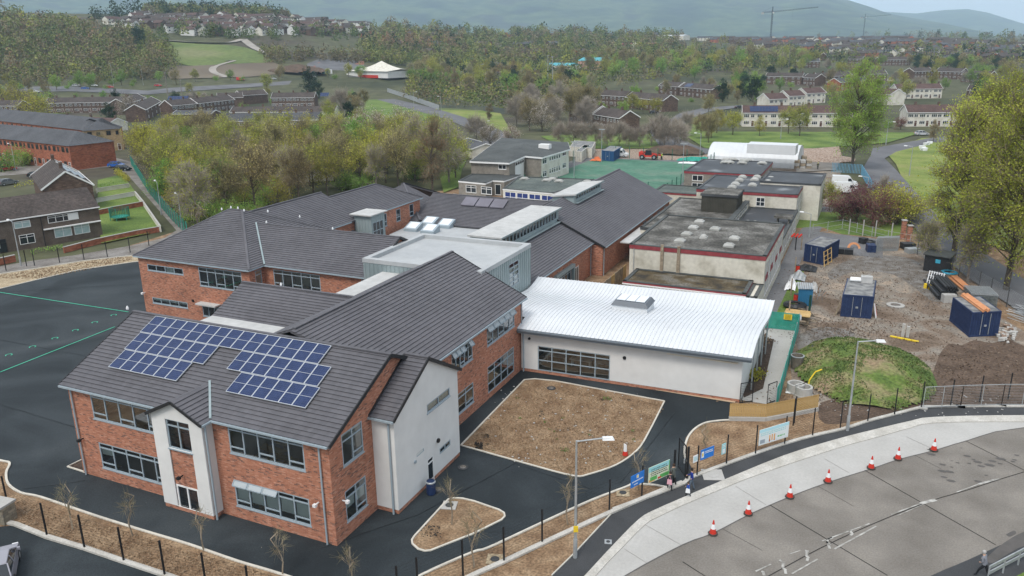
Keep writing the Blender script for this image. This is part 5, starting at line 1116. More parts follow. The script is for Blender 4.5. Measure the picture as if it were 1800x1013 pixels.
SP = {'olive': ('olive_tree', 'olive green spring tree', 'tree'), 'green': ('green_tree', 'mid green tree', 'tree'), 'yellow': ('yellow_green_tree', 'bright yellow green tree', 'tree'), 'brown': ('brown_twiggy_tree', 'brown twiggy tree', 'tree'),
      'grey': ('grey_twiggy_tree', 'pale grey twiggy tree', 'tree'), 'fresh': ('fresh_green_tree', 'fresh green round tree', 'tree'), 'pine': ('evergreen_tree', 'dark evergreen tree', 'tree'), 'bloss': ('blossom_tree', 'pale pinkish white blossom tree', 'tree'),
      'plum': ('plum_tree', 'dark purple leaved small tree', 'tree'), 'birch': ('birch_tree', 'slender olive tree', 'tree'), 'rust': ('rusty_tree', 'tall rusty tree', 'tree'), 'bare': ('bare_tree', 'small bare street tree', 'tree'), 'bush': ('bush', 'rounded green bush', 'bush'), 'ybush': ('yellow_bush', 'yellow green bush', 'bush')}
trng = random.Random(21); PROTO = {}
def tree(key, pos, s=1.0, where='', group=None, sz=None):
    nm, lab, cat = SP[key]; v = trng.randrange(len(KIND[key])); tm, cm = KIND[key][v]
    T = thing(nm, (lab+' '+where).strip(), cat, pos, trng.uniform(0, 6.28), group); T.scale = (s, s, s*(sz or trng.uniform(.9, 1.1)))
    inst('trunk', tm, T); inst('crown', cm, T); return T
def P3(x, y): return gt(x, y)
placed = []
def u_of(x, y): return atan2(x, y)
def scatter(poly, n, keys, where, group, mind=3.5, smin=.8, smax=1.15, far=True):
    xs = [p[0] for p in poly]; ys = [p[1] for p in poly]; W = [gt(*p)[:2] for p in poly]; wx = [p[0] for p in W]; wy = [p[1] for p in W]; k = 0; tries = 0
    us_ = [u_of(a, b) for a, b in W]; wmin, wmax = min(us_), max(us_)
    while k < n and tries < n*60:
        tries += 1; x = trng.uniform(min(wx), max(wx)); y = trng.uniform(min(wy), max(wy)); ins = False
        for i in range(len(W)):
            (x1, y1), (x2, y2) = W[i], W[i-1]
            if (y1 > y) != (y2 > y) and x < (x2-x1)*(y-y1)/(y2-y1)+x1: ins = not ins
        if not ins or any((x-a)**2+(y-b)**2 < mind**2 for a, b in placed): continue
        placed.append((x, y)); k += 1; sc_ = trng.uniform(smin, smax); tree(trng.choice(keys), (x, y, zter(x, y)-.05), sc_, where+(', %s part, %s rank' % (('leftmost', 'left', 'middle', 'right', 'rightmost')[min(4, int(5*(u_of(x, y)-wmin)/(wmax-wmin+1e-6)))], ('front', 'middle', 'back')[min(2, int(3*(y-min(wy))/(max(wy)-min(wy)+1e-6)))]) if n > 20 else ''), group)
def PLC(x): return 'at its left end' if x < 320 else 'left of its middle' if x < 480 else 'near its middle' if x < 640 else 'right of its middle' if x < 730 else 'at its right end above the grey building'
# the woodland strip between the lane and the school
for x, y, kx, s in ((262, 300, 'yellow', 1.15), (335, 300, 'green', 1.1), (300, 292, 'yellow', 1.05), (628, 300, 'fresh', 1.2), (512, 290, 'yellow', 1.1), (760, 335, 'rust', 1.15), (700, 330, 'brown', 1.05), (650, 262, 'bloss', 1.5), (712, 268, 'bloss', 1.4), (545, 300, 'brown', 1.1), (425, 320, 'birch', 1.1), (790, 322, 'birch', 1.15), (590, 270, 'olive', 1.1), (735, 300, 'birch', 1.1)):
    p = gt(x, y); placed.append(p[:2]); tree(kx, (p[0], p[1], -.05), s, 'in the wooded strip, %s' % PLC(x), 'notable trees of the wooded strip')
scatter([(236, 282), (300, 372), (345, 420), (430, 388), (560, 352), (700, 335), (800, 322), (806, 296), (770, 275), (620, 268), (400, 262), (300, 262)], 100, ['olive', 'olive', 'olive', 'olive', 'brown', 'green', 'yellow', 'birch', 'brown', 'birch'], 'in the wooded strip', 'trees in the wooded strip behind the school', mind=4.9, smin=.8, smax=1.08)
scatter([(255, 330), (345, 420), (560, 352), (800, 322), (800, 300), (500, 320), (300, 310)], 26, ['bush', 'bush', 'ybush'], 'under the wooded strip', 'bushes under the wooded strip', mind=2.5)
# trees in the middle distance
scatter([(690, 150), (760, 150), (850, 165), (900, 190), (880, 178), (1000, 175), (1030, 190), (1020, 150), (900, 128), (740, 120)], 52, ['green', 'olive', 'green', 'birch', 'pine', 'olive', 'yellow', 'brown'], 'beyond the palisade fence', 'trees beyond the palisade fence', mind=6)
scatter([(900, 235), (1040, 228), (1040, 190), (900, 190)], 26, ['grey', 'brown', 'grey', 'bloss', 'brown'], 'by the round green', 'twiggy trees beside the brown terraces', mind=5)
scatter([(1190, 140), (1330, 150), (1335, 175), (1320, 190), (1290, 178), (1290, 150), (1250, 138)], 12, ['green', 'pine', 'green', 'brown'], 'behind the brown terrace with solar panels', 'trees behind the terraces', mind=7)
scatter([(1020, 125), (1340, 112), (1440, 120), (1440, 105), (1020, 112)], 30, ['green', 'olive', 'brown', 'green'], 'on the wooded bank', 'trees on the bank behind the terraces', mind=9, smin=1, smax=1.3)
for k in range(11):
    x = 985+k*20+trng.uniform(-3, 3); p = gt(x, 259+trng.uniform(-3, 3)); tree('bare', p, trng.uniform(.8, 1.1), 'in the row behind the green pitch, number %s from the left' % ('one two three four five six seven eight nine ten eleven'.split()[k]), 'bare street trees behind the pitch')
for x, y, kx, s in ((1260, 235, 'yellow', .75), (1288, 238, 'yellow', .8), (1335, 240, 'yellow', .55), (1405, 240, 'olive', .95), (1385, 236, 'olive', .8), (1232, 245, 'brown', .75), (1245, 252, 'brown', .6), (1152, 205, 'yellow', .75), (1130, 200, 'yellow', .6), (1245, 205, 'brown', .8), (1270, 180, 'pine', .9), (1205, 240, 'bare', 1.1), (860, 215, 'rust', .55), (838, 258, 'bare', 1.2), (862, 262, 'bloss', .8), (900, 252, 'bloss', .7), (230, 210, 'bloss', 1.1), (195, 218, 'pine', .8), (270, 195, 'green', .7), (545, 168, 'pine', 1.3), (560, 174, 'pine', 1.0), (470, 165, 'olive', 1.0), (600, 205, 'bare', 1.6), (622, 205, 'brown', .9), (640, 195, 'brown', .85), (245, 85, 'pine', 1.6), (180, 290, 'brown', .7), (25, 262, 'green', .6), (10, 300, 'bush', 1.4), (45, 290, 'bush', 1.2), (10, 270, 'green', .7),
                    (1575, 395, 'ybush', 1.3), (1560, 385, 'ybush', 1.2), (1590, 388, 'ybush', 1.1), (1458, 372, 'olive', .45), (1480, 388, 'plum', 1.0), (1505, 392, 'plum', .95), (1535, 398, 'plum', 1.05), (1550, 370, 'grey', .5), (1520, 375, 'plum', .9), (1250, 243, 'brown', .7), (1620, 158, 'grey', .7), (1583, 228, 'plum', .7), (1560, 225, 'bush', .8), (1640, 250, 'rust', .5), (1160, 255, 'bare', 1.3), (1195, 262, 'bare', 1.0), (60, 205, 'ybush', 2.2), (30, 195, 'ybush', 2.4), (5, 190, 'ybush', 2.4), (75, 190, 'bush', 2)):
    w = {True: 'near the right hand road'}.get(x > 1440, 'on the grass by the terraces' if x > 830 else 'among the houses on the left')
    tree(kx, gt(x, y), s, '%s, %s' % (w, 'beside a wall' if kx == 'pine' else 'standing alone'), 'single %ss %s' % (SP[kx][0].replace('_', ' '), w))
scatter([(1440, 122), (1700, 108), (1800, 150), (1900, 235), (1720, 232), (1700, 165), (1600, 120)], 30, ['green', 'olive', 'brown', 'green', 'yellow', 'pine'], 'among the terraces at the upper right', 'trees among the upper right terraces', mind=8)
scatter([(1040, 214), (1040, 182), (1180, 150), (1340, 165), (1310, 186), (1160, 182), (1130, 214)], 22, ['brown', 'bush', 'green', 'olive', 'bush', 'grey'], 'between the brown terraces', 'garden trees between the brown terraces', mind=5, smin=.5, smax=.8)
scatter([(1320, 182), (1340, 140), (1480, 112), (1800, 112), (1900, 150), (1760, 165), (1560, 178), (1460, 186)], 60, ['brown', 'bush', 'green', 'olive', 'bush', 'yellow', 'grey', 'pine'], 'among the upper right terraces', 'garden trees among the upper right terraces', mind=6, smin=.5, smax=.95)
scatter([(-60, 200), (60, 170), (300, 164), (470, 168), (640, 180), (640, 215), (480, 200), (250, 196)], 40, ['brown', 'bush', 'green', 'olive', 'bush', 'pine', 'grey'], 'by the left hand terraces', 'garden trees by the left hand terraces', mind=6, smin=.45, smax=.75)
scatter([(-60, 172), (300, 150), (640, 140), (640, 134), (300, 142), (-60, 150)], 40, ['brown', 'green', 'olive', 'bush', 'bush'], 'along the far left road', 'trees along the far left road', mind=7, smin=.5, smax=.9)
scatter([(560, 214), (700, 240), (760, 262), (600, 262)], 10, ['olive', 'bush', 'green'], 'beyond the blossom trees', 'trees beyond the blossom trees', mind=6, smin=.6, smax=.8)
scatter([(1030, 146), (1190, 134), (1340, 126), (1440, 122), (1440, 114), (1030, 126)], 34, ['green', 'olive', 'green', 'yellow', 'brown', 'birch'], 'behind the brown terraces', 'trees in the belt behind the terraces', mind=7, smin=.9, smax=1.25)
scatter([(740, 150), (830, 170), (1040, 168), (1040, 150), (900, 135), (740, 135)], 34, ['green', 'olive', 'yellow', 'birch', 'rust', 'pine', 'brown'], 'in the central woods', 'trees in the central woods', mind=7, smin=.9, smax=1.2)
# tall poplars at the right
def poplar(label, px, py, H, R, nl, seed, lm):
    tm, cm = treemesh('poplar', seed, H, R, 120, int(nl*1.5), .25, lm, bark_m, base=.12, shape='oval', twigs=3600, twl=1.4, spread=.17, trunk=.40)
    p = gt(px, py); T = thing('poplar_tree', label, 'tree', (p[0], p[1], -.05)); inst('trunk', tm, T); inst('crown', cm, T); return T
poplar('very tall bright green poplar beside the blue palisade fence and road bend', 1497, 300, 26, 6.8, 17000, 5, L_popg)
poplar('tall olive poplar with thick trunk beside the black pipe stack', 1674, 463, 23, 4.6, 11000, 6, L_poplar)
poplar('tall olive poplar at the right edge beside the scaffold frames', 1768, 512, 25, 6.2, 17000, 7, L_poplar)
poplar('poplar with rust tinged crown behind the road at the right', 1705, 385, 24, 5.0, 11000, 8, L_poplar)
poplar('poplar at the far right edge behind the front two poplars', 1830, 440, 25, 7.5, 15000, 9, L_poplar)
poplar('poplar rising above the others at the right, behind them', 1752, 392, 27.5, 5.6, 14000, 10, L_poplar)
tree('birch', gt(1700, 500), .75, 'between the two front poplars beside the road fence', 'single trees by the poplars'); tree('birch', gt(1628, 470), .6, 'behind the small dark shed', 'single trees by the poplars')
# saplings near the school
sm_t, sm_c = treemesh('sapling', 3, 3.9, .62, 13, 8, .05, L_grey, mat('sapling_bark', [(.22, .18, .13), (.3, .25, .19)], .9, scale=5), base=.35, tww=.009, twigs=120, twl=.45, spread=.3, trunk=.03)
for i, (x, y, s, w) in enumerate(((128, 930, 1.0, 'left most in the verge before the school front'), (233, 942, .95, 'in the verge opposite the left windows'), (358, 968, .9, 'in the verge opposite the white bay'), (497, 1011, .9, 'in the verge near the bottom of the view'), (794, 922, 1.0, 'on the triangular island bed'), (833, 997, 1.15, 'in the verge beside the square drain cover'), (998, 922, 1.1, 'in the verge left of the tall lamp post'), (1122, 862, .95, 'behind the small blue sign'), (1238, 808, .85, 'in the rounded verge right of the gate'), (620, 1040, .9, 'at the bottom edge of the view'))):
    T = thing('sapling', 'thin bare young tree '+w, 'sapling', at(x, y), i*1.3, 'bare saplings around the school'); T.scale = (s, s, s); inst('trunk', sm_t, T); inst('crown', sm_c, T)
# far woods, too many to tell apart
def woodland(name, zones, m, seed, size, nper, H, R):
    rs = np.random.RandomState(seed); C_ = []
    for poly, n in zones:
        xs = [p[0] for p in poly]; ys = [p[1] for p in poly]; k = 0; t = 0
        while k < n and t < n*30:
            t += 1; x = rs.uniform(min(xs), max(xs)); y = rs.uniform(min(ys), max(ys)); ins = False
            for i in range(len(poly)):
                (x1, y1), (x2, y2) = poly[i], poly[i-1]
                if (y1 > y) != (y2 > y) and x < (x2-x1)*(y-y1)/(y2-y1)+x1: ins = not ins
            if not ins: continue
            p = gt(x, y)
            if p is None or math.hypot(p[0], p[1]) > 6000: continue
            C_.append(p); k += 1
    C_ = np.array(C_); N = len(C_); d = np.hypot(C_[:, 0], C_[:, 1]); sc = rs.uniform(.7, 1.25, N)*np.clip(d/900, 1, 1.8)
    q = rs.normal(size=(N, nper, 3)); q /= np.linalg.norm(q, axis=2)[:, :, None]; q *= rs.uniform(.5, 1, (N, nper, 1)); q[:, :, 2] = np.abs(q[:, :, 2]*1.0)
    lobe = rs.normal(size=(N, 1, 3))*.15
    P = C_[:, None, :]+(q+lobe)*np.array([R, R, H])*sc[:, None, None]+np.array([0, 0, .5]); s_ = np.repeat(1.35*size*np.clip(d/700, .8, 2.2), nper)
    o = bpy.data.objects.new(name, npmesh(name, leafquads(P.reshape(-1, 3), s_, rs), [m])); link(o); tag(o, kind='stuff'); return o
def wm(name, cols): return mat(name, cols, .95, scale=.045, detail=5, second=(.5, .65, 1.35), spec=.1)
ZL = [(-500, 40), (-500, 158), (60, 150), (300, 140), (310, 118), (290, 70), (200, 52), (0, 25), (-300, 20)]
ZC = [(630, 110), (760, 122), (1000, 112), (1200, 105), (1200, 62), (900, 52), (700, 45), (640, 62)]
ZT_ = [(250, 30), (640, 36), (900, 48), (1100, 52), (1100, 42), (900, 36), (640, 24), (300, 16)]
ZR = [(1200, 112), (1350, 122), (1450, 112), (1800, 124), (2300, 160), (2300, 80), (1800, 84), (1500, 90), (1380, 90), (1200, 78)]
ZF = [(1080, 56), (1250, 64), (1500, 66), (1700, 70), (1900, 76), (2400, 84), (2400, 64), (1700, 58), (1300, 54), (1080, 48)]
ZM = [(690, 172), (760, 188), (850, 190), (900, 196), (1000, 190), (1035, 160), (1160, 140), (1340, 128), (1440, 118), (1440, 104), (1000, 106), (760, 112)]
ZN = [(470, 112), (560, 108), (640, 112), (640, 104), (520, 98), (455, 92)]
ZH = [(310, 66), (620, 62), (640, 60), (640, 50), (310, 48)]
w_brown = wm('bare_wood', [(0.125, 0.102, 0.059), (0.191, 0.161, 0.091), (0.233, 0.203, 0.120)]); w_olive = wm('olive_wood', [(0.108, 0.127, 0.040), (0.174, 0.194, 0.064), (0.233, 0.253, 0.085)]); w_green = wm('green_wood', [(0.075, 0.110, 0.040), (0.125, 0.169, 0.056)]); w_yel = wm('yellow_wood', [(0.216, 0.236, 0.050), (0.316, 0.321, 0.070)]); w_dark = wm('dark_wood', [(0.030, 0.050, 0.029), (0.049, 0.078, 0.040)]); w_rust = wm('rust_wood', [(0.216, 0.135, 0.077), (0.283, 0.186, 0.112)])
woodland('bare_woodland', [(ZL, 900), (ZC, 480), (ZT_, 160), (ZR, 230), (ZF, 160), (ZM, 170), (ZN, 40)], w_brown, 1, 1.0, 84, 9.5, 5.0)
woodland('olive_woodland', [(ZL, 760), (ZC, 480), (ZT_, 140), (ZR, 230), (ZF, 120), (ZH, 30), (ZM, 200), (ZN, 20)], w_olive, 2, 1.0, 84, 10, 5.2)
woodland('green_woodland', [(ZL, 260), (ZC, 240), (ZT_, 100), (ZR, 110), (ZM, 110), (ZF, 80), ([(275, 62), (430, 70), (620, 72), (640, 64), (420, 60), (280, 54)], 40)], w_green, 3, 1.0, 84, 9.5, 5.0)
woodland('yellow_woodland', [(ZL, 60), (ZC, 60), (ZR, 60), (ZF, 12), (ZM, 50)], w_yel, 4, 1.0, 84, 9, 5.0)
woodland('dark_woodland', [(ZT_, 60), (ZC, 45), (ZR, 40), (ZM, 22), (ZF, 70), (ZH, 12), ([(150, 40), (260, 30), (260, 20), (150, 24)], 14)], w_dark, 5, 1.1, 84, 13, 4.6)
woodland('rust_woodland', [([(650, 95), (820, 95), (820, 70), (650, 72)], 40), (ZL, 60)], w_rust, 6, 1.0, 84, 12, 4.2)
# ------------------------------------------------------------------ houses
def mk_window(nm, w, h, cols, fm, gm):
    mb = MB(); mb.m = 0; f = .08
    for a, b, c, d in ((-w/2, w/2, 0, f), (-w/2, w/2, h-f, h), (-w/2, -w/2+f, f, h-f), (w/2-f, w/2, f, h-f)): mb.box(a, -.05, c, b, .03, d)
    for i in range(1, cols): x = -w/2+w*i/cols; mb.box(x-f/2, -.055, f, x+f/2, .03, h-f)
    mb.box(-w/2+f, -.04, h*.7, w/2-f, .03, h*.7+.06)
    mb.m = 1; mb.face([(-w/2, -.01, 0), (w/2, -.01, 0), (w/2, -.01, h), (-w/2, -.01, h)]); return mb.mesh(nm, [fm, gm])
hwin = [mk_window('house_window', 1.3, 1.15, 2, upvc, dglass), mk_window('house_window', 1.9, 1.2, 3, upvc, dglass), mk_window('house_window', .8, .95, 1, upvc, dglass)]
cwin = [mk_window('dark_house_window', w_, h_, 2, mat('brown_frame', [(.06, .05, .045)], .6), dglass) for w_, h_ in ((1.1, 1.2), (1.3, 1.3), (.8, 1.2))]
hdoor = mk_window('house_door', 1.0, 2.05, 1, upvc, mat('house_door_panel', [(.10, .05, .035)], .5))
chim = MB().box(-.4, -.3, -.6, .4, .3, 1.0).mesh('chimney', brick_far); chim.materials.append(brick_far)
def zof(px, py, h):
    zz = h
    for _ in range(6): p = at(px, py, zz) if ray(px, py)[2] < 0 or zz > CAMH else None; zz = h+(zter(p[0], p[1]) if p else 0)
    return p
def house(label, L, R, wm_=None, rm=None, dep=8.0, eave=5.0, rise=2.3, units=None, trim=True, group=None, name='terraced_house', sidew=True, far=False, chimneys=True, cat='house', win=True, storeys=2, P=None, hip=False):
    wm_ = wm_ or brick_far; rm = rm or tile_brown
    if P: a, b = P
    elif L[1] < 116: a = gt(L[0], L[1]+7); b = gt(R[0], R[1]+7)
    else: a = zof(L[0], L[1], eave); b = zof(R[0], R[1], eave)
    zb = min(zter(a[0], a[1]), zter(b[0], b[1])); d = Vector((b[0]-a[0], b[1]-a[1], 0)); W = d.length; rz = atan2(d.y, d.x)
    T = thing(name, label, cat, (a[0], a[1], zb), rz, group)       # local: x along the front, -y towards the viewer, origin at front left
    mb = MB(); mb.prism(rect(0, 0, W, dep), -1.0, eave, top=False)
    if not hip:
        for x in (0, W): mb.face([(x, 0, eave), (x, dep, eave), (x, dep/2, eave+rise*.97)], [(0, eave), (dep, eave), (dep/2, eave+rise)])
    mb.build('wall', wm_, T); o = .3
    if hip:
        h = dep/2; r1, r2 = (h, dep/2, eave+rise), (W-h, dep/2, eave+rise); mb = MB()
        for q in ([(-o, -o, eave), (W+o, -o, eave), r2, r1], [(W+o, dep+o, eave), (-o, dep+o, eave), r1, r2], [(-o, dep+o, eave), (-o, -o, eave), r1], [(W+o, -o, eave), (W+o, dep+o, eave), r2]): mb.face(q, [(p[0]+p[1]*.3, p[1]+p[2]) for p in q])
        mb.build('roof', rm, T)
    else:
        for s in (0, 1):
            mb = MB(); y0 = -o if s == 0 else dep+o; e = eave-rise*o/(dep/2); L_ = math.hypot(dep/2+o, eave+rise-e)
            mb.face([(-.15, y0, e), (W+.15, y0, e), (W+.15, dep/2, eave+rise), (-.15, dep/2, eave+rise)], [(0, 0), (W, 0), (W, L_), (0, L_)]); q = mb
            mb.face([(-.15, y0, e-.15), (W+.15, y0, e-.15), (W+.15, dep/2, eave+rise-.15), (-.15, dep/2, eave+rise-.15)][::-1])
            mb.build('roof', rm, T)
        if trim:
            for x in (-.18, W+.18):
                mb = MB()
                for y0 in (-o, dep+o): mb.bar((x, y0, eave-rise*o/(dep/2)), (x, dep/2, eave+rise), .06, .3)
                mb.build('barge_board', upvc, T)
        mb = MB(); mb.bar((-.1, -o, eave-.2), (W+.1, -o, eave-.2), .14, .16); mb.build('gutter', upvc, T)
    n = units or max(1, round(W/6.0)); r = random.Random(hash(label) % 999)
    if win:
        for i in range(n):
            u = W*(i+.5)/n
            if storeys == 2:
                inst('window', (cwin if name.startswith('care') else hwin)[1 if wm_ is not brick_far else 0], T, (u-W/n*.22, -.02, eave-1.75)); inst('window', (cwin if name.startswith('care') else hwin)[2 if i % 2 else 0], T, (u+W/n*.24, -.02, eave-1.75))
            inst('window', (cwin if name.startswith('care') else hwin)[1], T, (u-W/n*.2, -.02, .85)); inst('door', hdoor, T, (u+W/n*.26, -.02, .05))
            if chimneys and i % 2 == 0: inst('chimney', chim, T, (u+W/n*.4, dep/2, eave+rise))
    return T
G1 = 'brown brick terraces beyond the green pitch'; G2 = 'white fronted terraces at the upper right'
house('brown brick terrace, lower one, with white gable trim left of the bending road', (1043, 200.7), (1089.3, 207.8), group=G1, units=4); house('brown brick stretch of terrace behind the twiggy trees', (1000, 192), (1042, 198), group=G1)
house('brown brick terrace, upper left half with rows of white windows', (1044, 166.5), (1098.5, 169.5), group=G1, units=4, trim=False); house('brown brick terrace with a white gable door above the bend of the road', (1100, 170.5), (1166, 176.7), group=G1, units=4)
t = house('brown brick terrace with solar panels on its roof', (1194, 152.7), (1252, 157.6), group=G1, units=4)
house('brown house with grey dormer left of the roof solar panels', (1158, 149), (1192, 152.5), group=G1, units=2)
def roofpanels(T, label, x0, n, W, dep, eave, rise, rows=2, y0=.15):
    th_ = math.atan2(rise, dep/2); R_ = thing('solar_array', label, 'solar panels', T.location, T.rotation_euler[2])
    for r_ in range(rows):
        for i in range(n):
            mb = MB(); s0 = .5+r_*1.7; q = []
            for h in (.08, .14):
                for a, b in ((x0+i*1.1, s0), (x0+i*1.1+1.04, s0), (x0+i*1.1+1.04, s0+1.62), (x0+i*1.1, s0+1.62)): q.append((a, b*cos(th_)-h*sin(th_), eave+b*sin(th_)+h*cos(th_)))
            mb.hexa(q); mb.build('solar_panel', pv, R_)
roofpanels(t, 'blue solar panels on the brown terrace roof by the bend', 4, 6, 12, 8, 5, 2.3)
t = house('long white fronted terrace with solar panels at its left end', (1306, 198), (1500, 198.5), render_c, tile_redbrown, group=G2, units=8); roofpanels(t, 'blue solar panels on the white terrace roof', 2.5, 9, 12, 8, 5, 2.3)
house('white fronted terrace with brown brick gable beside the tall poplar', (1596, 197.3), (1700, 197), render_c, tile_redbrown, group=G2, units=5); house('white fronted terrace second row back, behind the tall poplar', (1577, 156.5), (1657, 155.5), render_c, tile_redbrown, group=G2, units=5)
house('lowest stepped white house with brown roof', (1352, 174.5), (1385, 173), render_c, tile_redbrown, group=G2, units=2); house('middle stepped white house with brown roof', (1387, 169), (1416, 167.5), render_c, tile_redbrown, group=G2, units=2); house('highest stepped white house at the end of the row', (1418, 164), (1452, 162.5), render_c, tile_redbrown, group=G2, units=2)
house('white house partly hidden behind the poplar crown', (1530, 163), (1565, 166), render_c, tile_redbrown, group=G2, units=2)
house('brown terrace left half behind the stepped white houses', (1346, 133), (1410, 134.5), units=3); house('brown terrace with white trimmed gable and white porch', (1412, 135), (1434, 136.8), units=2)
house('brown terrace behind the porch gable', (1442, 126), (1500, 127.5), units=4); house('brown brick house right of the poplar top', (1520, 127), (1560, 128)); house('brown terrace with white windows behind parked cars', (1608, 119.5), (1642, 121), units=3); house('brown terrace end house at the upper right', (1645, 122), (1690, 126), units=3)
house('white house at the far right behind the poplars', (1782, 145), (1850, 146), render_c, tile_redbrown); house('red brown house far right above the poplars', (1755, 100), (1800, 98), brick_red_far); house('brown houses above the poplar, left', (1452, 100), (1480, 99)); house('brown gabled house above the bright yellow trees', (1490, 106), (1515, 107)); house('brown terrace roof at upper right centre', (1545, 108), (1600, 108))
for i, (x0, y0, x1, y1, w) in enumerate(((1590, 98, 1640, 97, 'nearest the skyline poplars, left'), (1650, 104, 1700, 104, 'left of the red brown house'), (1700, 92, 1745, 92, 'behind the red brown house'), (1400, 112, 1440, 112, 'beside the yellow green thicket'), (1610, 88, 1660, 87, 'in the second row from the far estate'), (1520, 94, 1575, 93, 'above the poplar crown'), (1690, 130, 1740, 132, 'just left of the right poplars'), (1480, 118, 1530, 117, 'directly behind the poplar top'), (1700, 158, 1780, 160, 'behind the right poplars'))):
    house('distant brown terrace '+w, (x0, y0), (x1, y1), [brick_far, brick_red_far, brick_far][i % 3], [tile_brown, tile_grey][i % 2], units=3)
# left side
G3 = 'brown terraces on the left'
t = house('long brown terrace with white windows below the left wood', (80.4, 181.3), (222, 178.7), group=G3, units=9); roofpanels(t, 'blue solar panels on the long brown terrace roof at left', 58, 9, 12, 8, 5, 2.3)
house('brown gabled house end on behind the blossom tree', (218, 164), (256, 170), group=G3, units=2); house('brown gabled house right of the blossom tree', (250, 158), (280, 163), group=G3, units=2)
house('brown terrace behind the car park, left part', (298, 158), (342.7, 157.4), group=G3, units=4); house('brown terrace behind the car park, right part', (344.4, 157.4), (410, 158), group=G3, units=5)
house('brown gable wall house with red fence', (383, 172.5), (427, 171), group=G3, units=1, dep=9, win=False); house('large brown windowless gable house', (424, 163), (470, 165), group=G3, units=1, win=False)
t = house('brown terrace with solar panels beside the dark evergreens', (476.4, 172), (552, 171), group=G3, units=6); roofpanels(t, 'blue solar panels on the brown terrace by the evergreens', 25, 4, 12, 8, 5, 2.3)
house('long low brown roofed range in front of the terrace with evergreens', (404, 197), (588, 196), render_c, eave=3, rise=2, units=10, storeys=1, name='low_terrace'); house('long red brick building with dark grey roof behind the yellow trees', (394, 213), (560, 210), brick_red_far, tile_grey, units=12, eave=5.5, trim=False, name='long_brick_building', cat='building')
house('low dark garage roof by the car park', (303, 200), (371, 200), brick_far, tile_grey, eave=2.4, rise=1.2, units=1, win=False, name='garage_block', cat='garage'); house('small brown roofed range left of the evergreen', (85, 212), (190, 218), render_c, tile_redbrown, eave=3, rise=1.8, units=5, storeys=1, name='low_terrace')
house('brown house at the left behind the yellow hedge', (-20, 186), (30, 186)); house('low grey roofed shed behind the bare trees', (800, 252), (830, 262), render_c, tile_grey, eave=2.6, rise=1.2, win=False, name='shed', cat='shed'); house('brown roofed house right of the blossom trees', (690, 232), (770, 246), render_c, tile_redbrown, eave=3, rise=1.8, storeys=1, units=3)
house('low pale walled building among the wooded strip', (500, 297), (588, 293), render_c, felt_dgrey, eave=3.2, rise=.4, dep=9, units=1, win=False, trim=False, name='low_building', cat='building')
t = house('red brick three storey block at the left edge', (-60, 118), (26, 108), brick_red_far, tile_grey, eave=10, rise=2.5, units=6, dep=12, trim=False, name='brick_block', cat='building')
# care home
def planehouse(label, pts, dep, **k): return house(label, pts[0], pts[1], dep=dep, **k)
CH = house('large red brick care home with dark hipped roof, rear range', (-60, 206), (146, 229), brick_red_far, tile_grey, eave=6.6, rise=3.2, dep=12, units=12, trim=False, name='care_home', cat='building', hip=True, chimneys=False)
pa = zof(147, 230.5, 6.5); pb = zof(213, 226, 6.5)
house('buff and red brick end block of the care home beside the blue sign', None, None, cellmat('buff_brick', [(0, (.34, .24, .13)), (.5, (.40, .29, .17)), (.9, (.30, .21, .12))], .5, .2, grain=(.4, .85, 1.12)), tile_grey, eave=6.5, rise=3.0, dep=14, units=2, trim=False, name='care_home_block', cat='building', hip=True, P=(pa, pb), chimneys=False)
pa = zof(-60, 237, 6.3); pb = zof(121, 257, 6.3)
house('front range of the care home with hipped grey roof', None, None, brick_red_far, tile_grey, eave=6.3, rise=3.0, dep=12, units=13, trim=False, name='care_home_range', cat='building', hip=True, P=(pa, pb), chimneys=False)
# near houses on the left
def window_big(T, u, z, w, h, cols, fm=upvc, gm=dglass, name='window', zz=0):
    me = mk_window(name, w, h, cols, fm, gm); inst(name, me, T, (u, -.02, z))
LH = house('brown pebble and brick two storey terrace beside the playground with white windows', (-60, 396), (172.4, 362), mat('brown_dash', [(.10, .078, .062), (.14, .11, .09)], .95, scale=1.0, second=(8, .8, 1.2), bump=.2), tile_brown, eave=5.1, rise=2.7, dep=8.4, units=4, win=False, trim=False)
a = zof(-60, 396, 5.1); b = zof(172.4, 362, 5.1); LW = hypot(a[0]-b[0], a[1]-b[1])
blue_curt = mat('curtained_glass', [(.30, .42, .42), (.42, .52, .52)], .3, scale=1.5)
for u, z, w, h, c, g_ in ((LW-5.6, 3.45, 4.6, 1.15, 4, dglass), (LW-6.0, .95, 2.6, 1.6, 2, blue_curt), (LW-3.1, .95, 2.4, 1.6, 2, blue_curt), (LW-11.6, 3.4, 2.3, 1.1, 2, blue_curt), (LW-11.3, .8, 2.2, 1.5, 2, dglass), (LW-16.2, 3.3, 2.3, 1.1, 2, blue_curt), (LW-16.2, .8, 2.0, 1.5, 2, dglass)): window_big(LH, u, z, w, h, c, gm=g_)
window_big(LH, LW-14.8, .05, 1.1, 2.1, 1, fm=black_pl, name='door'); mb = MB(); mb.box(LW-4.9, -.07, 3.5, LW-3.4, -.0, 4.6); mb.build('white_panel', upvc, LH); mb = MB(); mb.box(LW-8.8, -.5, 2.55, LW-.1, 0, 2.7); mb.build('canopy', upvc, LH); pipe(LH, LW-8.9, -.1, 0, 5, m=black_pl)
a = zof(74.6, 332.4, 5.0); b = zof(162.2, 324, 5.0)
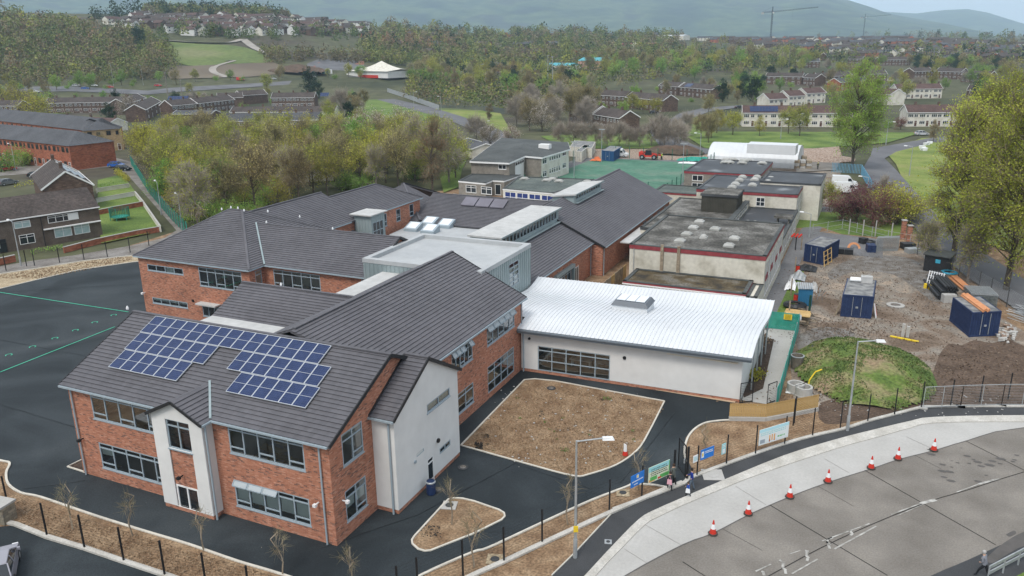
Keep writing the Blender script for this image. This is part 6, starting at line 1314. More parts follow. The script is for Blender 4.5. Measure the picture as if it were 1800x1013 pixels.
# gable-on house: ridge runs away from the viewer
d = Vector((b[0]-a[0], b[1]-a[1], 0)); w_ = d.length; u_ = d.normalized(); n_ = Vector((-u_.y, u_.x, 0))
q = Vector((b[0], b[1], 0)); r_ = q+n_*22
t = house('brown gabled terrace end on with white trim and clear panels on its roof', None, None, brick_far, tile_brown, eave=5.0, rise=2.9, dep=w_, units=3, P=((b[0], b[1]), (r_.x, r_.y)))
mb = MB(); mb.m = 0; mb.box(3.0, .35, 5.35, 18, .42, 5.42); 
for k in range(3):
    y0 = 1.0+k*1.15; z0 = 5+2.9*y0/(w_/2); mb = MB(); mb.bar((3.2, y0, z0+.14), (14.0, y0, z0+.14), .7, .06); mb.build('roof_panel', dglass, t)
mb = MB(); mb.bar((15.5, .0, 5.2), (15.5, w_/2, 8.05), .25, .2); mb.build('barge_board', upvc, t)
# garden walls, lawns, trampoline
def lowwall(label, pts, h, m, cap=None, name='garden_wall'):
    T = rootthing(name, label, 'wall'); P_ = [at(*p) for p in pts]; mb = MB(); cb = MB()
    for a, b in zip(P_[:-1], P_[1:]): mb.bar((a[0], a[1], h/2), (b[0], b[1], h/2), .22, h); cb.bar((a[0], a[1], h+.04), (b[0], b[1], h+.04), .3, .08)
    mb.build('wall', m, T); cb.build('coping', cap or conc_pale, T)
lowwall('red brick garden wall with pale coping along the street', [(113, 445), (170, 430), (240, 415), (280, 408)], .9, brick_red_far); lowwall('pale garden side wall beside the lane', [(283, 408), (252, 362), (238, 345)], 1.0, render_c); lowwall('pale dividing wall behind the trampoline garden', [(172, 380), (200, 374), (253, 364)], 1.1, brick_red_far, conc_pale); lowwall('white dividing wall of the upper garden', [(170, 358), (236, 346)], 1.0, render_w); lowwall('dividing wall of the third garden', [(170, 340), (228, 331)], 1.0, render_c); lowwall('red brick wall at the left edge of the street', [(-60, 480), (28, 460)], 1.0, brick_red_far)
sheet('garden_path', [(176, 402), (190, 398), (215, 412), (200, 418)], sand_v, z=.06)
T = thing('trampoline', 'green netted trampoline on the lawn beside the brown house', 'trampoline', at(212, 388)); mb = MB(); mb.lathe((0, 0, .75), [(0, 0), (1.5, 0), (1.6, .08), (1.6, 0)], 16); mb.build('bed', green_net, T)
for k in range(6): a = k*pi/3; mb = MB(); mb.tube((1.65*cos(a), 1.65*sin(a), 0), (1.65*cos(a), 1.65*sin(a), 2.5), .05, n=5); mb.build('pole', green_net, T)
mb = MB()
for k in range(36): a = k*pi/18; mb.box(1.6*cos(a)-.02, 1.6*sin(a)-.02, .8, 1.6*cos(a)+.02, 1.6*sin(a)+.02, 2.4)
for z in np.linspace(.9, 2.4, 9):
    for k in range(12): mb.bar((1.6*cos(k*pi/6), 1.6*sin(k*pi/6), z), (1.6*cos((k+1)*pi/6), 1.6*sin((k+1)*pi/6), z), .03)
mb.build('net', mat('net_green', [(.02, .16, .11)], .8), T)
def hedge(label, pts, w, h, m=None):
    P_ = [Vector(at(*p)) for p in pts]; rs = np.random.RandomState(len(label)); c = []
    for a, b in zip(P_[:-1], P_[1:]):
        n = int((b-a).length*w*h*26); t = rs.uniform(0, 1, n); d = (b-a).normalized(); nr = np.array([-d.y, d.x, 0]); c.append(np.array(a)+np.outer(t, np.array(b-a))+np.outer(rs.uniform(-w/2, w/2, n), nr)+np.outer(rs.uniform(.05, h, n), [0, 0, 1]))
    o = bpy.data.objects.new('hedge', npmesh('hedge', leafquads(np.concatenate(c), .25, rs), [m or L_green])); link(o); return tag(o, label, 'hedge')
hedge('clipped yellow green hedge beside the parked cars', [(226, 322), (205, 305)], 1.3, 1.6, L_yel); hedge('dark hedge behind the first garden lawn', [(172, 330), (224, 327)], .8, 1.3, L_green); hedge('low hedge beside the brown house front', [(113, 438), (200, 418)], .6, .5, L_green); hedge('flowering border before the brown house', [(55, 447), (112, 437)], 1.2, .7, L_green); hedge('hedge along the left street', [(25, 330), (70, 322)], 1.0, 1.0, L_yel)
# ------------------------------------------------------------------ far estates and landmarks
def estate(label, cells, group, walls, roofs, seed, nm='estate_house'):
    r = random.Random(seed); i = 0
    for x, y, w in cells:
        p = gt(x, y)
        if p is None: continue
        D = hypot(p[0], p[1]); wl = w*D/FPX; rz = r.uniform(-.5, .5)+YAW*-0+(pi/2 if r.random() < .35 else 0); mb = MB(); h = 4.6; dp = 7.5
        mb.m = 0; mb.prism(rect(-wl/2, -dp/2, wl/2, dp/2), -2, h, top=False)
        for sx in (-wl/2, wl/2): mb.face([(sx, -dp/2, h), (sx, dp/2, h), (sx, 0, h+2.4)])
        mb.m = 1
        for s in (-1, 1): mb.face([(-wl/2-.2, s*(dp/2+.3), h-.2), (wl/2+.2, s*(dp/2+.3), h-.2), (wl/2+.2, 0, h+2.5), (-wl/2-.2, 0, h+2.5)])
        mb.m = 2
        for k in range(max(1, int(wl/5))):
            for s in (-1, 1):
                for z in (.9, 3.2): u = -wl/2+2.2+k*5; mb.box(u-.7, s*dp/2-.05, z, u+.7, s*dp/2+.05, z+1.1)
        o = mb.build(nm, [r.choice(walls), r.choice(roofs), dglass]); o.location = p; o.rotation_euler = (0, 0, rz); tag(o, label, 'house', group); i += 1
r = random.Random(9)
cells = [(x+r.uniform(-4, 4), y+r.uniform(-1.5, 1.5), r.uniform(18, 34)) for y, x0, x1, st in ((31, 250, 650, 24), (36, 240, 660, 23), (41, 200, 670, 23), (46, 210, 660, 23), (51, 230, 650, 24), (56, 300, 640, 24), (61, 330, 600, 26)) for x in range(x0, x1, st)]
estate('small pale or brown gabled house on the far hillside estate at upper left', cells, 'hillside estate houses', [render_w, render_c, brick_far, render_w], [tile_redbrown, tile_brown], 4)
cells = [(x+r.uniform(-5, 5), y+r.uniform(-1.2, 1.2), r.uniform(14, 30)) for y, x0, x1, st in ((72, 1240, 1620, 20), (75.5, 1250, 1700, 20), (79.5, 1290, 1760, 21), (84, 1330, 1800, 23), (89, 1380, 1830, 26), (95, 1440, 1840, 29), (101, 1500, 1840, 33), (107, 1560, 1840, 36)) for x in range(x0, x1, st)]
estate('red or brown gabled house in the far estate at upper right', cells, 'far estate houses at upper right', [mat('far_red_wall', [(.34, .13, .085)], .9), brick_red_far, brick_far, brick_far, render_c], [tile_grey, tile_brown, tile_brown], 5)
cells = [(x+r.uniform(-10, 10), y+r.uniform(-1.2, 1.2), r.uniform(22, 40)) for y, x0, x1, st in ((66, 640, 1150, 42), (84, 700, 1200, 70), (98, 760, 1240, 85)) for x in range(x0, x1, st)]
estate('brown roofed house half hidden in the central woods', cells, 'houses in the central woods', [brick_red_far, brick_far, render_c], [tile_brown, tile_grey], 8)
cells = [(x+r.uniform(-8, 8), y+r.uniform(-1, 1), r.uniform(6, 12)) for y, x0, x1, st in ((51, 980, 1560, 17), (48, 1150, 1790, 19), (57, 1560, 1800, 20)) for x in range(x0, x1, st)]
estate('tiny pale house at the foot of the hazy mountain', cells, 'tiny houses at the mountain foot', [render_w], [tile_grey, tile_redbrown], 6)
def shed(label, px, py, w, dep, h, wmat, rmat, rise=.8, name='shed_building'):
    p = gt(px, py); T = thing(name, label, 'building', p, -.3)
    mb = MB(); mb.prism(rect(-w/2, -dep/2, w/2, dep/2), -1, h, top=False); mb.build('wall', wmat, T); mb = MB()
    for s in (-1, 1): mb.face([(-w/2-.3, s*(dep/2+.3), h), (w/2+.3, s*(dep/2+.3), h), (w/2+.3, 0, h+rise), (-w/2-.3, 0, h+rise)])
    for sx in (-w/2, w/2): mb.face([(sx, -dep/2, h-.01), (sx, dep/2, h-.01), (sx, 0, h+rise)])
    mb.build('roof', rmat, T)
    for k in range(int(w/6)): inst('window', hwin[1], T, (-w/2+3+k*6, -dep/2-.03, 1.0))
    return T
salmon = mat('salmon_wall', [(.50, .30, .24), (.56, .36, .29)], .9, scale=.3); teal = mat('teal_roof', [(.05, .30, .36), (.08, .38, .43)], .5, scale=.4)
shed('salmon pink building with teal roof among the trees', 1048, 122, 26, 16, 7, salmon, teal, 2.5); shed('low building with bright teal roofs left of the salmon one', 985, 124, 30, 14, 4, render_c, teal, 2.0); shed('orange brick building with dark roof in the woods', 866, 128, 16, 12, 6, brick_red_far, tile_grey, 2.0); shed('long pale industrial shed roof beyond the wood', 100, 14, 90, 30, 7, render_c, white_metal, 2); shed('pale industrial sheds beyond the wood at upper centre', 1185, 70, 45, 20, 6, render_c, white_metal, 1.5); shed('dark red low hall in the trees at upper centre', 1125, 84, 50, 22, 4, maroon, maroon, 1.5); shed('pale gabled house beside the industrial sheds', 1150, 70, 14, 10, 7, render_c, tile_grey, 4)
# pale peaked club building
p = gt(672, 136); T = thing('peaked_hall', 'pale peaked tent like hall with red striped base beside the bending road', 'hall', p, -.25)
mb = MB(); n = 14; prf = []
for i in range(n+1):
    x = -26+46*i/n; t_ = abs(x)/26; prf.append((x, 5.2+6.3*max(0, 1-t_)**1.5))
for i in range(n):
    a, b = prf[i], prf[i+1]
    for s in (-1, 1): mb.face([(a[0], s*13, 4.6), (b[0], s*13, 4.6), (b[0], 0, b[1]), (a[0], 0, a[1])])
mb.build('roof', render_c, T); mb = MB(); mb.prism(rect(-25, -12, 19, 12), 0, 4.6, top=False); mb.build('wall', render_w, T); mb = MB(); mb.box(-12, -12.1, 0, 9, -12.02, 2); mb.build('red_panel', red_m, T)
# tower cranes
def crane(label, px, py, H, jib, back, rz, m):
    p = gt(px, py); T = thing('tower_crane', label, 'crane', p, rz)
    def lattice(a, b, w, n):
        mb = MB(); a = Vector(a); b = Vector(b); d = b-a; dn = d.normalized(); r = dn.cross(Vector((0, 1, 0.01))).normalized(); u = r.cross(dn); c = [(-1, -1), (1, -1), (1, 1), (-1, 1)]
        for i, j in c: mb.bar(a+r*w*i+u*w*j, b+r*w*i+u*w*j, .28)
        for k in range(n):
            s, e = a+d*k/n, a+d*(k+1)/n
            for q in range(4): (i, j), (i2, j2) = c[q], c[(q+1) % 4]; mb.bar(s+r*w*i+u*w*j, e+r*w*i2+u*w*j2, .2)
        return mb
    lattice((0, 0, 0), (0, 0, H), .9, 16).build('mast', m, T); lattice((0, 0, H), (jib, 0, H+jib*.05), .65, 18).build('jib', m, T); lattice((0, 0, H), (-back, 0, H-.5), .65, 5).build('counter_jib', m, T); lattice((0, 0, H), (0, 0, H+8), .5, 3).build('tower_head', m, T)
    mb = MB(); mb.box(-back-1, -1.2, H-3.5, -back+3, 1.2, H-.3); mb.build('counterweight', conc_pale, T); mb = MB(); mb.box(.9, -1, H-2.8, 2.9, 1, H-.4); mb.build('cab', render_w, T)
    mb = MB(); mb.bar((0, 0, H+8), (jib*.7, 0, H+jib*.035), .12); mb.bar((0, 0, H+8), (-back, 0, H), .12); mb.bar((jib*.45, 0, H), (jib*.45, 0, H-14), .1); mb.build('tie_bar', m, T)
craneM = mat('dark_crane_steel', [(.05, .06, .07)], .6)
p = gt(1354, 72); D = hypot(p[0], p[1]); crane('dark tower crane with long jib before the mountain', 1354, 72, 48*D/FPX*.92, 76*D/FPX, 18*D/FPX, -.40, craneM); p = gt(1517, 66); D = hypot(p[0], p[1]); crane('smaller tower crane further right on the skyline', 1517, 66, 30*D/FPX, 38*D/FPX, 6*D/FPX, -.35, craneM)
# ------------------------------------------------------------------ posts and lamps
def height_at(b, t):
    P_ = gt(*b); d = ray(*t); k = (P_[0]*d[0]+P_[1]*d[1])/(d[0]**2+d[1]**2); return CAMH+d[2]*k-P_[2]
def lamp(label, b, t, arm=1.2, rz=0.0, group='street lamps', m=None, r=.09):
    h = max(3.5, height_at(b, t)); T = thing('street_lamp', label, 'street lamp', gt(*b), rz, group); m = m or galv
    mb = MB(); mb.tube((0, 0, 0), (0, 0, 1.3), r*1.5, r*1.4, 8); mb.tube((0, 0, 1.3), (0, 0, h), r, r*.6, 8); mb.build('pole', m, T)
    mb = MB(); mb.tube((0, 0, h-.05), (arm, 0, h+.12), r*.5, r*.5, 6); mb.build('arm', m, T)
    mb = MB(); mb.hexa([(arm, -.13, h+.02), (arm+.7, -.17, h+.04), (arm+.7, .17, h+.04), (arm, .13, h+.02), (arm, -.08, h+.2), (arm+.6, -.09, h+.2), (arm+.6, .09, h+.2), (arm, .08, h+.2)]); mb.build('lantern', white_m, T); return T
lt = lamp('tall grey lamp post in the foreground with white lantern and yellow tag', (1011, 980), (1015.4, 775), 1.5, .45, None)
mb = MB(); mb.box(-.14, -.2, 1.9, .14, -.14, 2.3); mb.build('yellow_tag', yellow_m, lt)
lamp('tall grey lamp post on the pavement before the grassy mound', (1489.3, 756.8), (1508.6, 600), 1.3, .25, None); lamp('grey lamp post beside the brown house and street', (37, 467), (20, 390), 1.0, 2.9, None)
for i, (b, t, a, w) in enumerate((((321, 405), (311, 343), 2.6, 'beside the lane fence, nearer one'), ((284, 378), (279, 320), 2.6, 'beside the lane fence, further one'), ((28, 300), (16, 254), 2.9, 'on the left street by the care home'), ((152, 262), (148, 245), 2.9, 'before the care home'), ((200, 152), (193, 112), 2.8, 'on the far left road, left'), ((252, 150), (245, 115), 2.8, 'on the far left road, right'), ((728, 196), (727, 162), .3, 'by the palisade fence'), ((776, 207), (774, 170), 2.9, 'by the grass right of the palisade fence'), ((852, 257), (852, 213), 0, 'beside the bare tree behind the grey building'), ((1230, 278), (1234, 235), 3.0, 'behind the white barrel hall'), ((1557, 255), (1563, 215), .2, 'on the grass by the right road'), ((1598, 310), (1604, 258), 2.9, 'on the yellow grass beside the right road'), ((1422, 418), (1425, 376), 2.8, 'by the old school path'), ((1372, 245), (1374, 210), .1, 'before the white terrace'), ((1202, 235), (1202, 213), .1, 'on the green by the bend'), ((1522, 355), (1526, 312), 2.9, 'by the white vans'), ((588, 188), (586, 172), .2, 'left of the park path'), ((606, 200), (606, 184), .2, 'by the park path'), ((1370, 108), (1379, 70), 0, 'wooded'), ((1355, 110), (1363, 70), 0, 'wooded'))):
    if w == 'wooded': continue
    lamp('grey street lamp '+w, b, t, 1.2, a, 'street lamps')
def mast(label, b, t, r=.2, m=None, cross=0, nm='pole', group=None):
    h = height_at(b, t); T = thing(nm, label, 'pole', gt(*b), 0, group); mb = MB(); mb.tube((0, 0, 0), (0, 0, h), r, r*.6, 6); mb.build('shaft', m or galv, T)
    mb = MB()
    if cross: mb.box(-cross, -.1, h-.6, cross, .1, h-.35)
    else: mb.box(-.8, -.1, h-.1, .8, .1, h+.15)
    mb.build('crossarm', m or galv, T)
mast('tall floodlight mast before the teal roofs, left one', (963, 168), (961, 98), .22); mast('tall floodlight mast before the teal roofs, right one', (971, 168), (971, 100), .22); mast('tall pale pole by the far road at left', (298, 190), (294, 127), .3, tree_bark_grey); mast('second pale pole by the far road', (322, 185), (318, 140), .25, tree_bark_grey)
mast('twin wooden power pole in the right woods, left leg', (1373, 122), (1376, 80), .25, tree_bark_grey, 3.0, 'power_pole'); mast('twin wooden power pole in the right woods, right leg', (1386, 122), (1390, 80), .25, tree_bark_grey, 3.0, 'power_pole'); mast('white mast on the far ridge', (309, 24), (307, -4), .5, white_m)
for b, t, w in (((1057, 285), (1059, 228), 'left corner of the green pitch'), ((1199, 321), (1199, 253), 'right side of the green pitch'), ((1009, 312), (1009, 250), 'left of the green pitch beside the grey building')): mast('green floodlight mast at the '+w, b, t, .1, galv)
# ------------------------------------------------------------------ fences
def fence(label, pts, h, pm, gap=None, wires=12, wm_=None, r=.045, name='mesh_fence', wt=.006, vert=0, world=False, kind='fence', pw=None, post=True):
    T = rootthing(name, label, kind); P_ = [Vector(gt(*p)) if not world else Vector(p) for p in pts]
    if gap:
        Q = []
        for a, b in zip(P_[:-1], P_[1:]):
            n = max(1, round((b-a).length/gap)); Q += [a+(b-a)*k/n for k in range(n)]
        P_ = Q+[P_[-1]]
    pme = MB().box(-r, -r, 0, r, r, h+.1).mesh('post', pm)
    for k, p in enumerate(P_):
        inst('post', pme, T, p)
    mb = MB()
    for a, b in zip(P_[:-1], P_[1:]):
        for k in range(wires): z = .08+(h-.12)*k/(wires-1); mb.bar(a+Vector((0, 0, z)), b+Vector((0, 0, z)), wt)
        if vert:
            n = int((b-a).length/vert)
            for k in range(1, n): c = a+(b-a)*k/n; mb.bar(c+Vector((0, 0, .05)), c+Vector((0, 0, h)), pw or wt)
    o = mb.build('mesh_wires', wm_ or pm, T); return T
fence('black mesh fence on the front verge along the car park kerb', [(15, 893), (83, 943), (149, 965), (218, 988), (290, 1013), (363, 1036), (440, 1060), (520, 1086)], 2.35, black)
fence('black mesh fence from the bottom of the view to the gate', [(700, 1060), (735, 1044), (814, 1012), (886, 988), (953, 955), (1013, 926), (1071, 899), (1128, 874), (1184.5, 848)], 2.35, black)
fence('black mesh fence along the pavement right of the gate', [(1208, 843), (1225, 837), (1276.7, 816.7), (1327.7, 799), (1379, 782), (1428, 767), (1476.7, 754), (1525, 741.7), (1572, 730), (1619, 718), (1670.7, 714), (1721.7, 706.7), (1771.7, 701.7), (1830, 698), (1900, 697)], 2.35, black)
fence('dark post and wire fence along the sandy verge and street', [(-80, 495), (11, 476), (47, 468), (61, 467), (105, 462), (148, 457), (189, 452), (229, 444), (262, 432)], 2.3, black, wires=6)
fence('short black mesh fence beside the timber fence end', [(1394, 748), (1396, 744), (1428, 767)], 2.3, black)
fence('green mesh fence along the lane by the wood', [(231, 290), (262, 340), (300, 385), (330, 415)], 2.4, green_net, gap=2.8, wires=26, wm_=mat('fence_green', [(.015, .09, .06)], .7), wt=.02)
fence('tall green mesh fence around the green pitch', [(-72, 156.2, 0), (-37.2, 156.2, 0), (-37.2, 209, 0), (-72, 209, 0), (-72, 156.2, 0)], 3.0, mat('pitch_post', [(.02, .12, .08)], .6), gap=4.0, wires=16, wm_=MATS['fence_green'], wt=.015, world=True, r=.07)
fence('galvanised palisade fence beyond the bending road', [(681, 162), (712, 172), (772, 194)], 2.4, galv, gap=2.7, wires=2, vert=.22, pw=.10, name='palisade_fence'); fence('dark palisade fence behind the yellow tree', [(772, 194), (850, 196), (920, 205)], 2.4, mat('dull_steel', [(.10, .12, .13)], .7), gap=2.7, wires=2, vert=.28, pw=.08, name='palisade_fence')
bp_ = mat('blue_palisade_paint', [(.10, .26, .38), (.16, .33, .45)], .6, scale=3); fence('blue grey palisade fence behind the white vans', [(1462, 303), (1513, 306), (1536, 346)], 2.2, bp_, gap=2.7, wires=2, vert=.3, pw=.14, name='palisade_fence')
fence('galvanised railing across the path behind the blue container', [(1428, 412), (1480, 403), (1560, 424), (1640, 438)], 1.6, galv, gap=3.0, wires=3, wt=.04); fence('chain link fence on grey posts beside the right road', [(1612, 448), (1655, 470), (1700, 500), (1740, 522), (1800, 560), (1900, 620)], 2.3, mat('dark_post', [(.05, .05, .05)], .8), gap=3.2, wires=16, wm_=galv, wt=.015)
fence('steel mesh gate fence by the dark shed', [(1611, 446), (1625, 455), (1640, 468)], 2.4, galv, wires=14, vert=.3)
for i, (a, b) in enumerate((((1621.7, 719), (1688, 716)), ((1688, 716), (1760, 714)), ((1760, 714), (1832, 714)))):
    T = rootthing('temporary_fence', 'grey steel site fence section along the pavement, %s of the run' % ('left end', 'middle', 'right end')[i], 'fence panel', 'temporary steel fence panels'); A, B = Vector(at(*a)), Vector(at(*b)); mb = MB(); up = Vector((0, 0, 2))
    for p, q in ((A, A+up), (B, B+up), (A+up, B+up), (A+Vector((0, 0, .15)), B+Vector((0, 0, .15))), ((A+B)/2, (A+B)/2+up)): mb.bar(p, q, .05)
    mb.build('frame', galv, T); mb = MB()
    for k in range(1, 14): mb.bar(A+up*k/14, B+up*k/14, .01)
    mb.build('mesh_wires', galv, T); mb = MB()
    for p in (A, B): mb.obox((p.x, p.y, 0), .7, .25, .14)
    mb.build('foot_block', conc_pale, T)
for x, y, h in ((1492, 412, 2.5), (1516, 415, 2.6), (1538, 416, 2.6), (1566, 422, 2.7)):
    o = MB().tube((0, 0, 0), (0, 0, h), .09, n=6).build('concrete_post', conc_pale, None, loc=at(x, y)); tag(o, 'pale leaning concrete post in the row before the purple trees', 'post', 'pale concrete posts')
for x, y, h in ((1586, 420, 2.9), (1597, 424, 2.4), (1634, 430, 2.2)):
    T = thing('gate_pillar', 'red brick gate pillar beside the right road, %s' % {1586: 'tallest, left', 1597: 'middle one', 1634: 'right one near the green sign'}[x], 'pillar', at(x, y), .3, 'brick gate pillars'); mb = MB(); mb.box(-.3, -.3, 0, .3, .3, h); mb.build('shaft', brick, T); mb = MB(); mb.box(-.38, -.38, h, .38, .38, h+.12); mb.build('cap', conc_pale, T)
# timber fence: every board its own part
TF = rootthing('timber_fence', 'new yellow timber board fence on a low concrete wall beside the hall', 'fence'); L_ = [Vector(at(*p)) for p in ((1281, 738.5), (1344.8, 739.5), (1385, 732), (1437, 722))]; bm_ = MB().box(-.055, -.012, .05, .055, .012, 1.22).mesh('board', timber); zb_ = .28
for a, b in zip(L_[:-1], L_[1:]):
    d = b-a; n = int(d.length/.14); rz_ = atan2(d.y, d.x)
    for k in range(n): p = a+d*(k+.5)/n; inst('board', bm_, TF, (p.x, p.y, zb_+(k % 2)*.005), rz_+random.uniform(-.03, .03))
    rm_ = MB()
    for z in (.35, .95): rm_.bar(a+Vector((0, .06, zb_+z)), b+Vector((0, .06, zb_+z)), .05, .09)
    rm_.build('rail', timber, TF); wl_ = MB(); wl_.bar(a+Vector((0, 0, .12)), b+Vector((0, 0, .12)), .25, .36); wl_.build('base_wall', conc_pale, TF)
# tall old timber hoarding between new and old school
TH_ = rootthing('timber_hoarding', 'weathered timber hoarding between the new brick range and the cream block', 'fence')
A, B = Vector((-28.2, 79.2, 0)), Vector((-28.0, 97, 0)); n = 11
for k in range(n):
    a = A+(B-A)*k/n; b = A+(B-A)*(k+1)/n; mb = MB(); mb.bar(a+Vector((0, .05, 1.2)), b-Vector((0, .05, -1.2)), .05, 2.4); mb.build('panel', timber if k < 2 or k % 3 == 1 else timber_old, TH_); mb = MB(); mb.bar(a, a+Vector((0, 0, 2.5)), .1); mb.build('post', timber_old, TH_)
fence('green debris netting fence along the concrete path', [(1344, 577), (1403, 583), (1368, 709), (1362, 722)], 2.0, galv, gap=3.0, wires=40, wm_=green_net, wt=.033, name='netting_fence')
for i, (x, m_, lab) in enumerate(((1383, yellow_m, 'yellow warning sign board on the green netting'), (1396, white_m, 'white and blue site sign board on the green netting'))):
    p = at(x, 581); T = thing('site_sign', lab, 'sign', (p[0], p[1]-.12, 1.25), .05); mb = MB(); w = .42 if i == 0 else .62; mb.box(-w, -.01, 0, w, .01, .62); mb.build('board', m_, T)
    mb = MB()
    if i: mb.box(-.5, -.016, .12, -.14, -.012, .5); [mb.box(0, -.016, .12+.12*k, .5, -.012, .17+.12*k) for k in range(4)]
    else: [mb.box(-.3, -.016, .1+.14*k, .3, -.012, .14+.14*k) for k in range(4)]
    mb.build('print', blue_sign if i else black, T)
for a, b, lab in (((1192, 821), (1204.4, 839), 'open black mesh entrance gate by the families'),):
    T = rootthing('school_gate', lab, 'gate'); A, B = Vector(at(*a)), Vector(at(*b)); mb = MB(); up = Vector((0, 0, 2.4))
    for p, q in ((A, A+up), (B, B+up), (A+up, B+up), (A+Vector((0, 0, .12)), B+Vector((0, 0, .12)))): mb.bar(p, q, .07)
    mb.build('frame', black, T); mb = MB()
    for k in range(1, 16): mb.bar(A+up*k/16, B+up*k/16, .012)
    for k in range(1, 12): c = A+(B-A)*k/12; mb.bar(c, c+up, .012)
    mb.build('mesh_wires', black, T); mb = MB(); c = A*.2+B*.8; mb.obox((c.x, c.y, 1.0), .1, .2, .3); mb.build('lock_box', galv, T)
for x, y in ((1184.2, 848), (1207.6, 843)):
    o = MB().box(-.07, -.07, 0, .07, .07, 2.6).build('gate_post', black, None, loc=at(x, y)); tag(o, 'thick black gate post, %s side of the entrance' % ('left' if x < 1200 else 'right'), 'post')
# side gates by the hall
for a, b, lab in (((1348, 712), (1363, 706), 'black mesh side gate standing at the end of the concrete path'), ((1300, 710), (1322, 707), 'dark handrail frame at the hall corner')):
    T = rootthing('side_gate', lab, 'gate'); A, B = Vector(at(*a)), Vector(at(*b)); up = Vector((0, 0, 1.9)); mb = MB()
    for p, q in ((A, A+up), (B, B+up), (A+up, B+up), (A+Vector((0, 0, .1)), B+Vector((0, 0, .1)))): mb.bar(p, q, .06)
    mb.build('frame', black, T); mb = MB()
    for k in range(1, 12): mb.bar(A+up*k/12, B+up*k/12, .012)
    mb.build('mesh_wires', black, T)
# guard rail
T = rootthing('guard_rail', 'galvanised rail at the lower right corner', 'railing'); A, B = Vector(at(1735, 1022)), Vector(at(1840, 966)); mb = MB()
for z in (.55, .95): mb.bar(A+Vector((0, 0, z)), B+Vector((0, 0, z)), .06, .2)
mb.build('rail', galv, T); mb = MB()
for k in range(5): c = A+(B-A)*k/4; mb.bar(c, c+Vector((0, 0, 1)), .08)
mb.build('post', galv, T); sheet('verge_grass', [(1745, 1035), (1840, 985), (2000, 1100)], grass)
# stone wall at left edge
T = rootthing('stone_wall', 'buff stone wall end with flat coping at the left edge', 'wall'); A, B = at(-40, 905), at(20, 917); mb = MB(); mb.bar((A[0], A[1], .6), (B[0], B[1], .6), 1.0, 1.2); mb.build('wall', cellmat('buff_stone', [(0, (.26, .22, .16)), (.5, (.34, .29, .22)), (.9, (.2, .18, .14))], .5, .2, joint=(.05, .08, (.15, .13, .1))), T); mb = MB(); mb.bar((A[0], A[1], 1.27), (B[0], B[1], 1.27), 1.3, .14); mb.build('coping', conc_pale, T)
# ------------------------------------------------------------------ signs on the fence
def board(label, a, b, z0, z1, m, prints, cat='sign', nm='sign_board'):
    A, B = at(*a), at(*b); d = Vector((B[0]-A[0], B[1]-A[1], 0)); L = d.length; rz_ = atan2(d.y, d.x); T = thing(nm, label, cat, (A[0], A[1], 0), rz_); mb = MB(); mb.box(0, -.09, z0, L, -.06, z1); mb.build('board', m, T)
    for k, (u0, v0, u1, v1, pm) in enumerate(prints):
        q = MB(); q.box(u0*L, -.095-.002*(k % 3), z0+v0*(z1-z0), u1*L, -.0905, z0+v1*(z1-z0)); q.build('print', pm, T)
    return T
def lines(u0, u1, v0, v1, n, m, seed=1, hh=.5):
    r = random.Random(seed); out = []; st = (v1-v0)/n
    for i in range(n):
        x = u0+r.uniform(0, .03); v = v1-(i+1)*st+st*(1-hh)/2
        while x < u1-r.uniform(0, .06): w = r.uniform(.025, .085); out.append((x, v, min(x+w, u1), v+st*hh, m)); x += w+.022
    return out
pale_teal = mat('pale_teal_print', [(.30, .58, .60)], .6); grn = mat('green_print', [(.10, .38, .10)], .6); org = mat('orange_print', [(.65, .33, .12)], .6)
board('small blue sign with white emblem and lettering left of the banner', (1106, 887), (1129, 874), 1.25, 2.15, blue_sign, [(.42, .62, .58, .9, white_m), (.46, .66, .54, .86, yellow_m)]+lines(.08, .92, .34, .52, 1, white_m, 3)+lines(.22, .5, .1, .26, 1, white_m, 4))
board('colourful pale banner with dark lettering, teal sky and green garden', (1137, 871), (1173.5, 854.5), .95, 2.15, mat('banner_pale', [(.62, .66, .50)], .6), [(0, .68, 1, 1, pale_teal), (.02, .04, .3, .2, org), (.08, .1, .4, .34, grn), (.55, .05, .98, .28, grn), (.97, .3, 1, .95, grn), (.45, .05, .6, .16, red_m)]+lines(.1, .9, .36, .86, 4, black, 6, .42))
board('blue sign with white emblem right of the gate', (1228, 836), (1251, 827), 1.25, 2.05, blue_sign, [(.06, .2, .24, .8, white_m), (.1, .35, .2, .65, yellow_m)]+lines(.32, .9, .5, .8, 2, white_m, 8))
board('small white notice right of the gate', (1215, 842), (1223, 838.5), 1.3, 1.85, white_m, lines(.1, .9, .2, .8, 3, pale_teal, 2)); board('small teal and white poster on the fence', (1265, 822.5), (1272, 819.5), 1.1, 1.95, pale_teal, [(.2, .1, .8, .5, white_m)]+lines(.15, .85, .6, .9, 2, white_m, 5))
board('long white banner with teal lettering, a van and children on it', (1330.5, 799), (1382, 782.5), .75, 2.05, mat('banner_white', [(.66, .70, .70)], .6), [(0, .8, 1, 1, mat('light_blue_print', [(.42, .66, .72)], .6)), (.04, .1, .2, .34, mat('grey_print', [(.3, .34, .38)], .6)), (.34, .12, .38, .5, org), (.42, .12, .46, .52, org), (.5, .12, .54, .5, org), (.34, .08, .38, .22, red_m), (.5, .08, .54, .22, red_m)]+lines(.04, .92, .56, .78, 2, pale_teal, 9)+lines(.62, .92, .18, .34, 1, grn, 7))
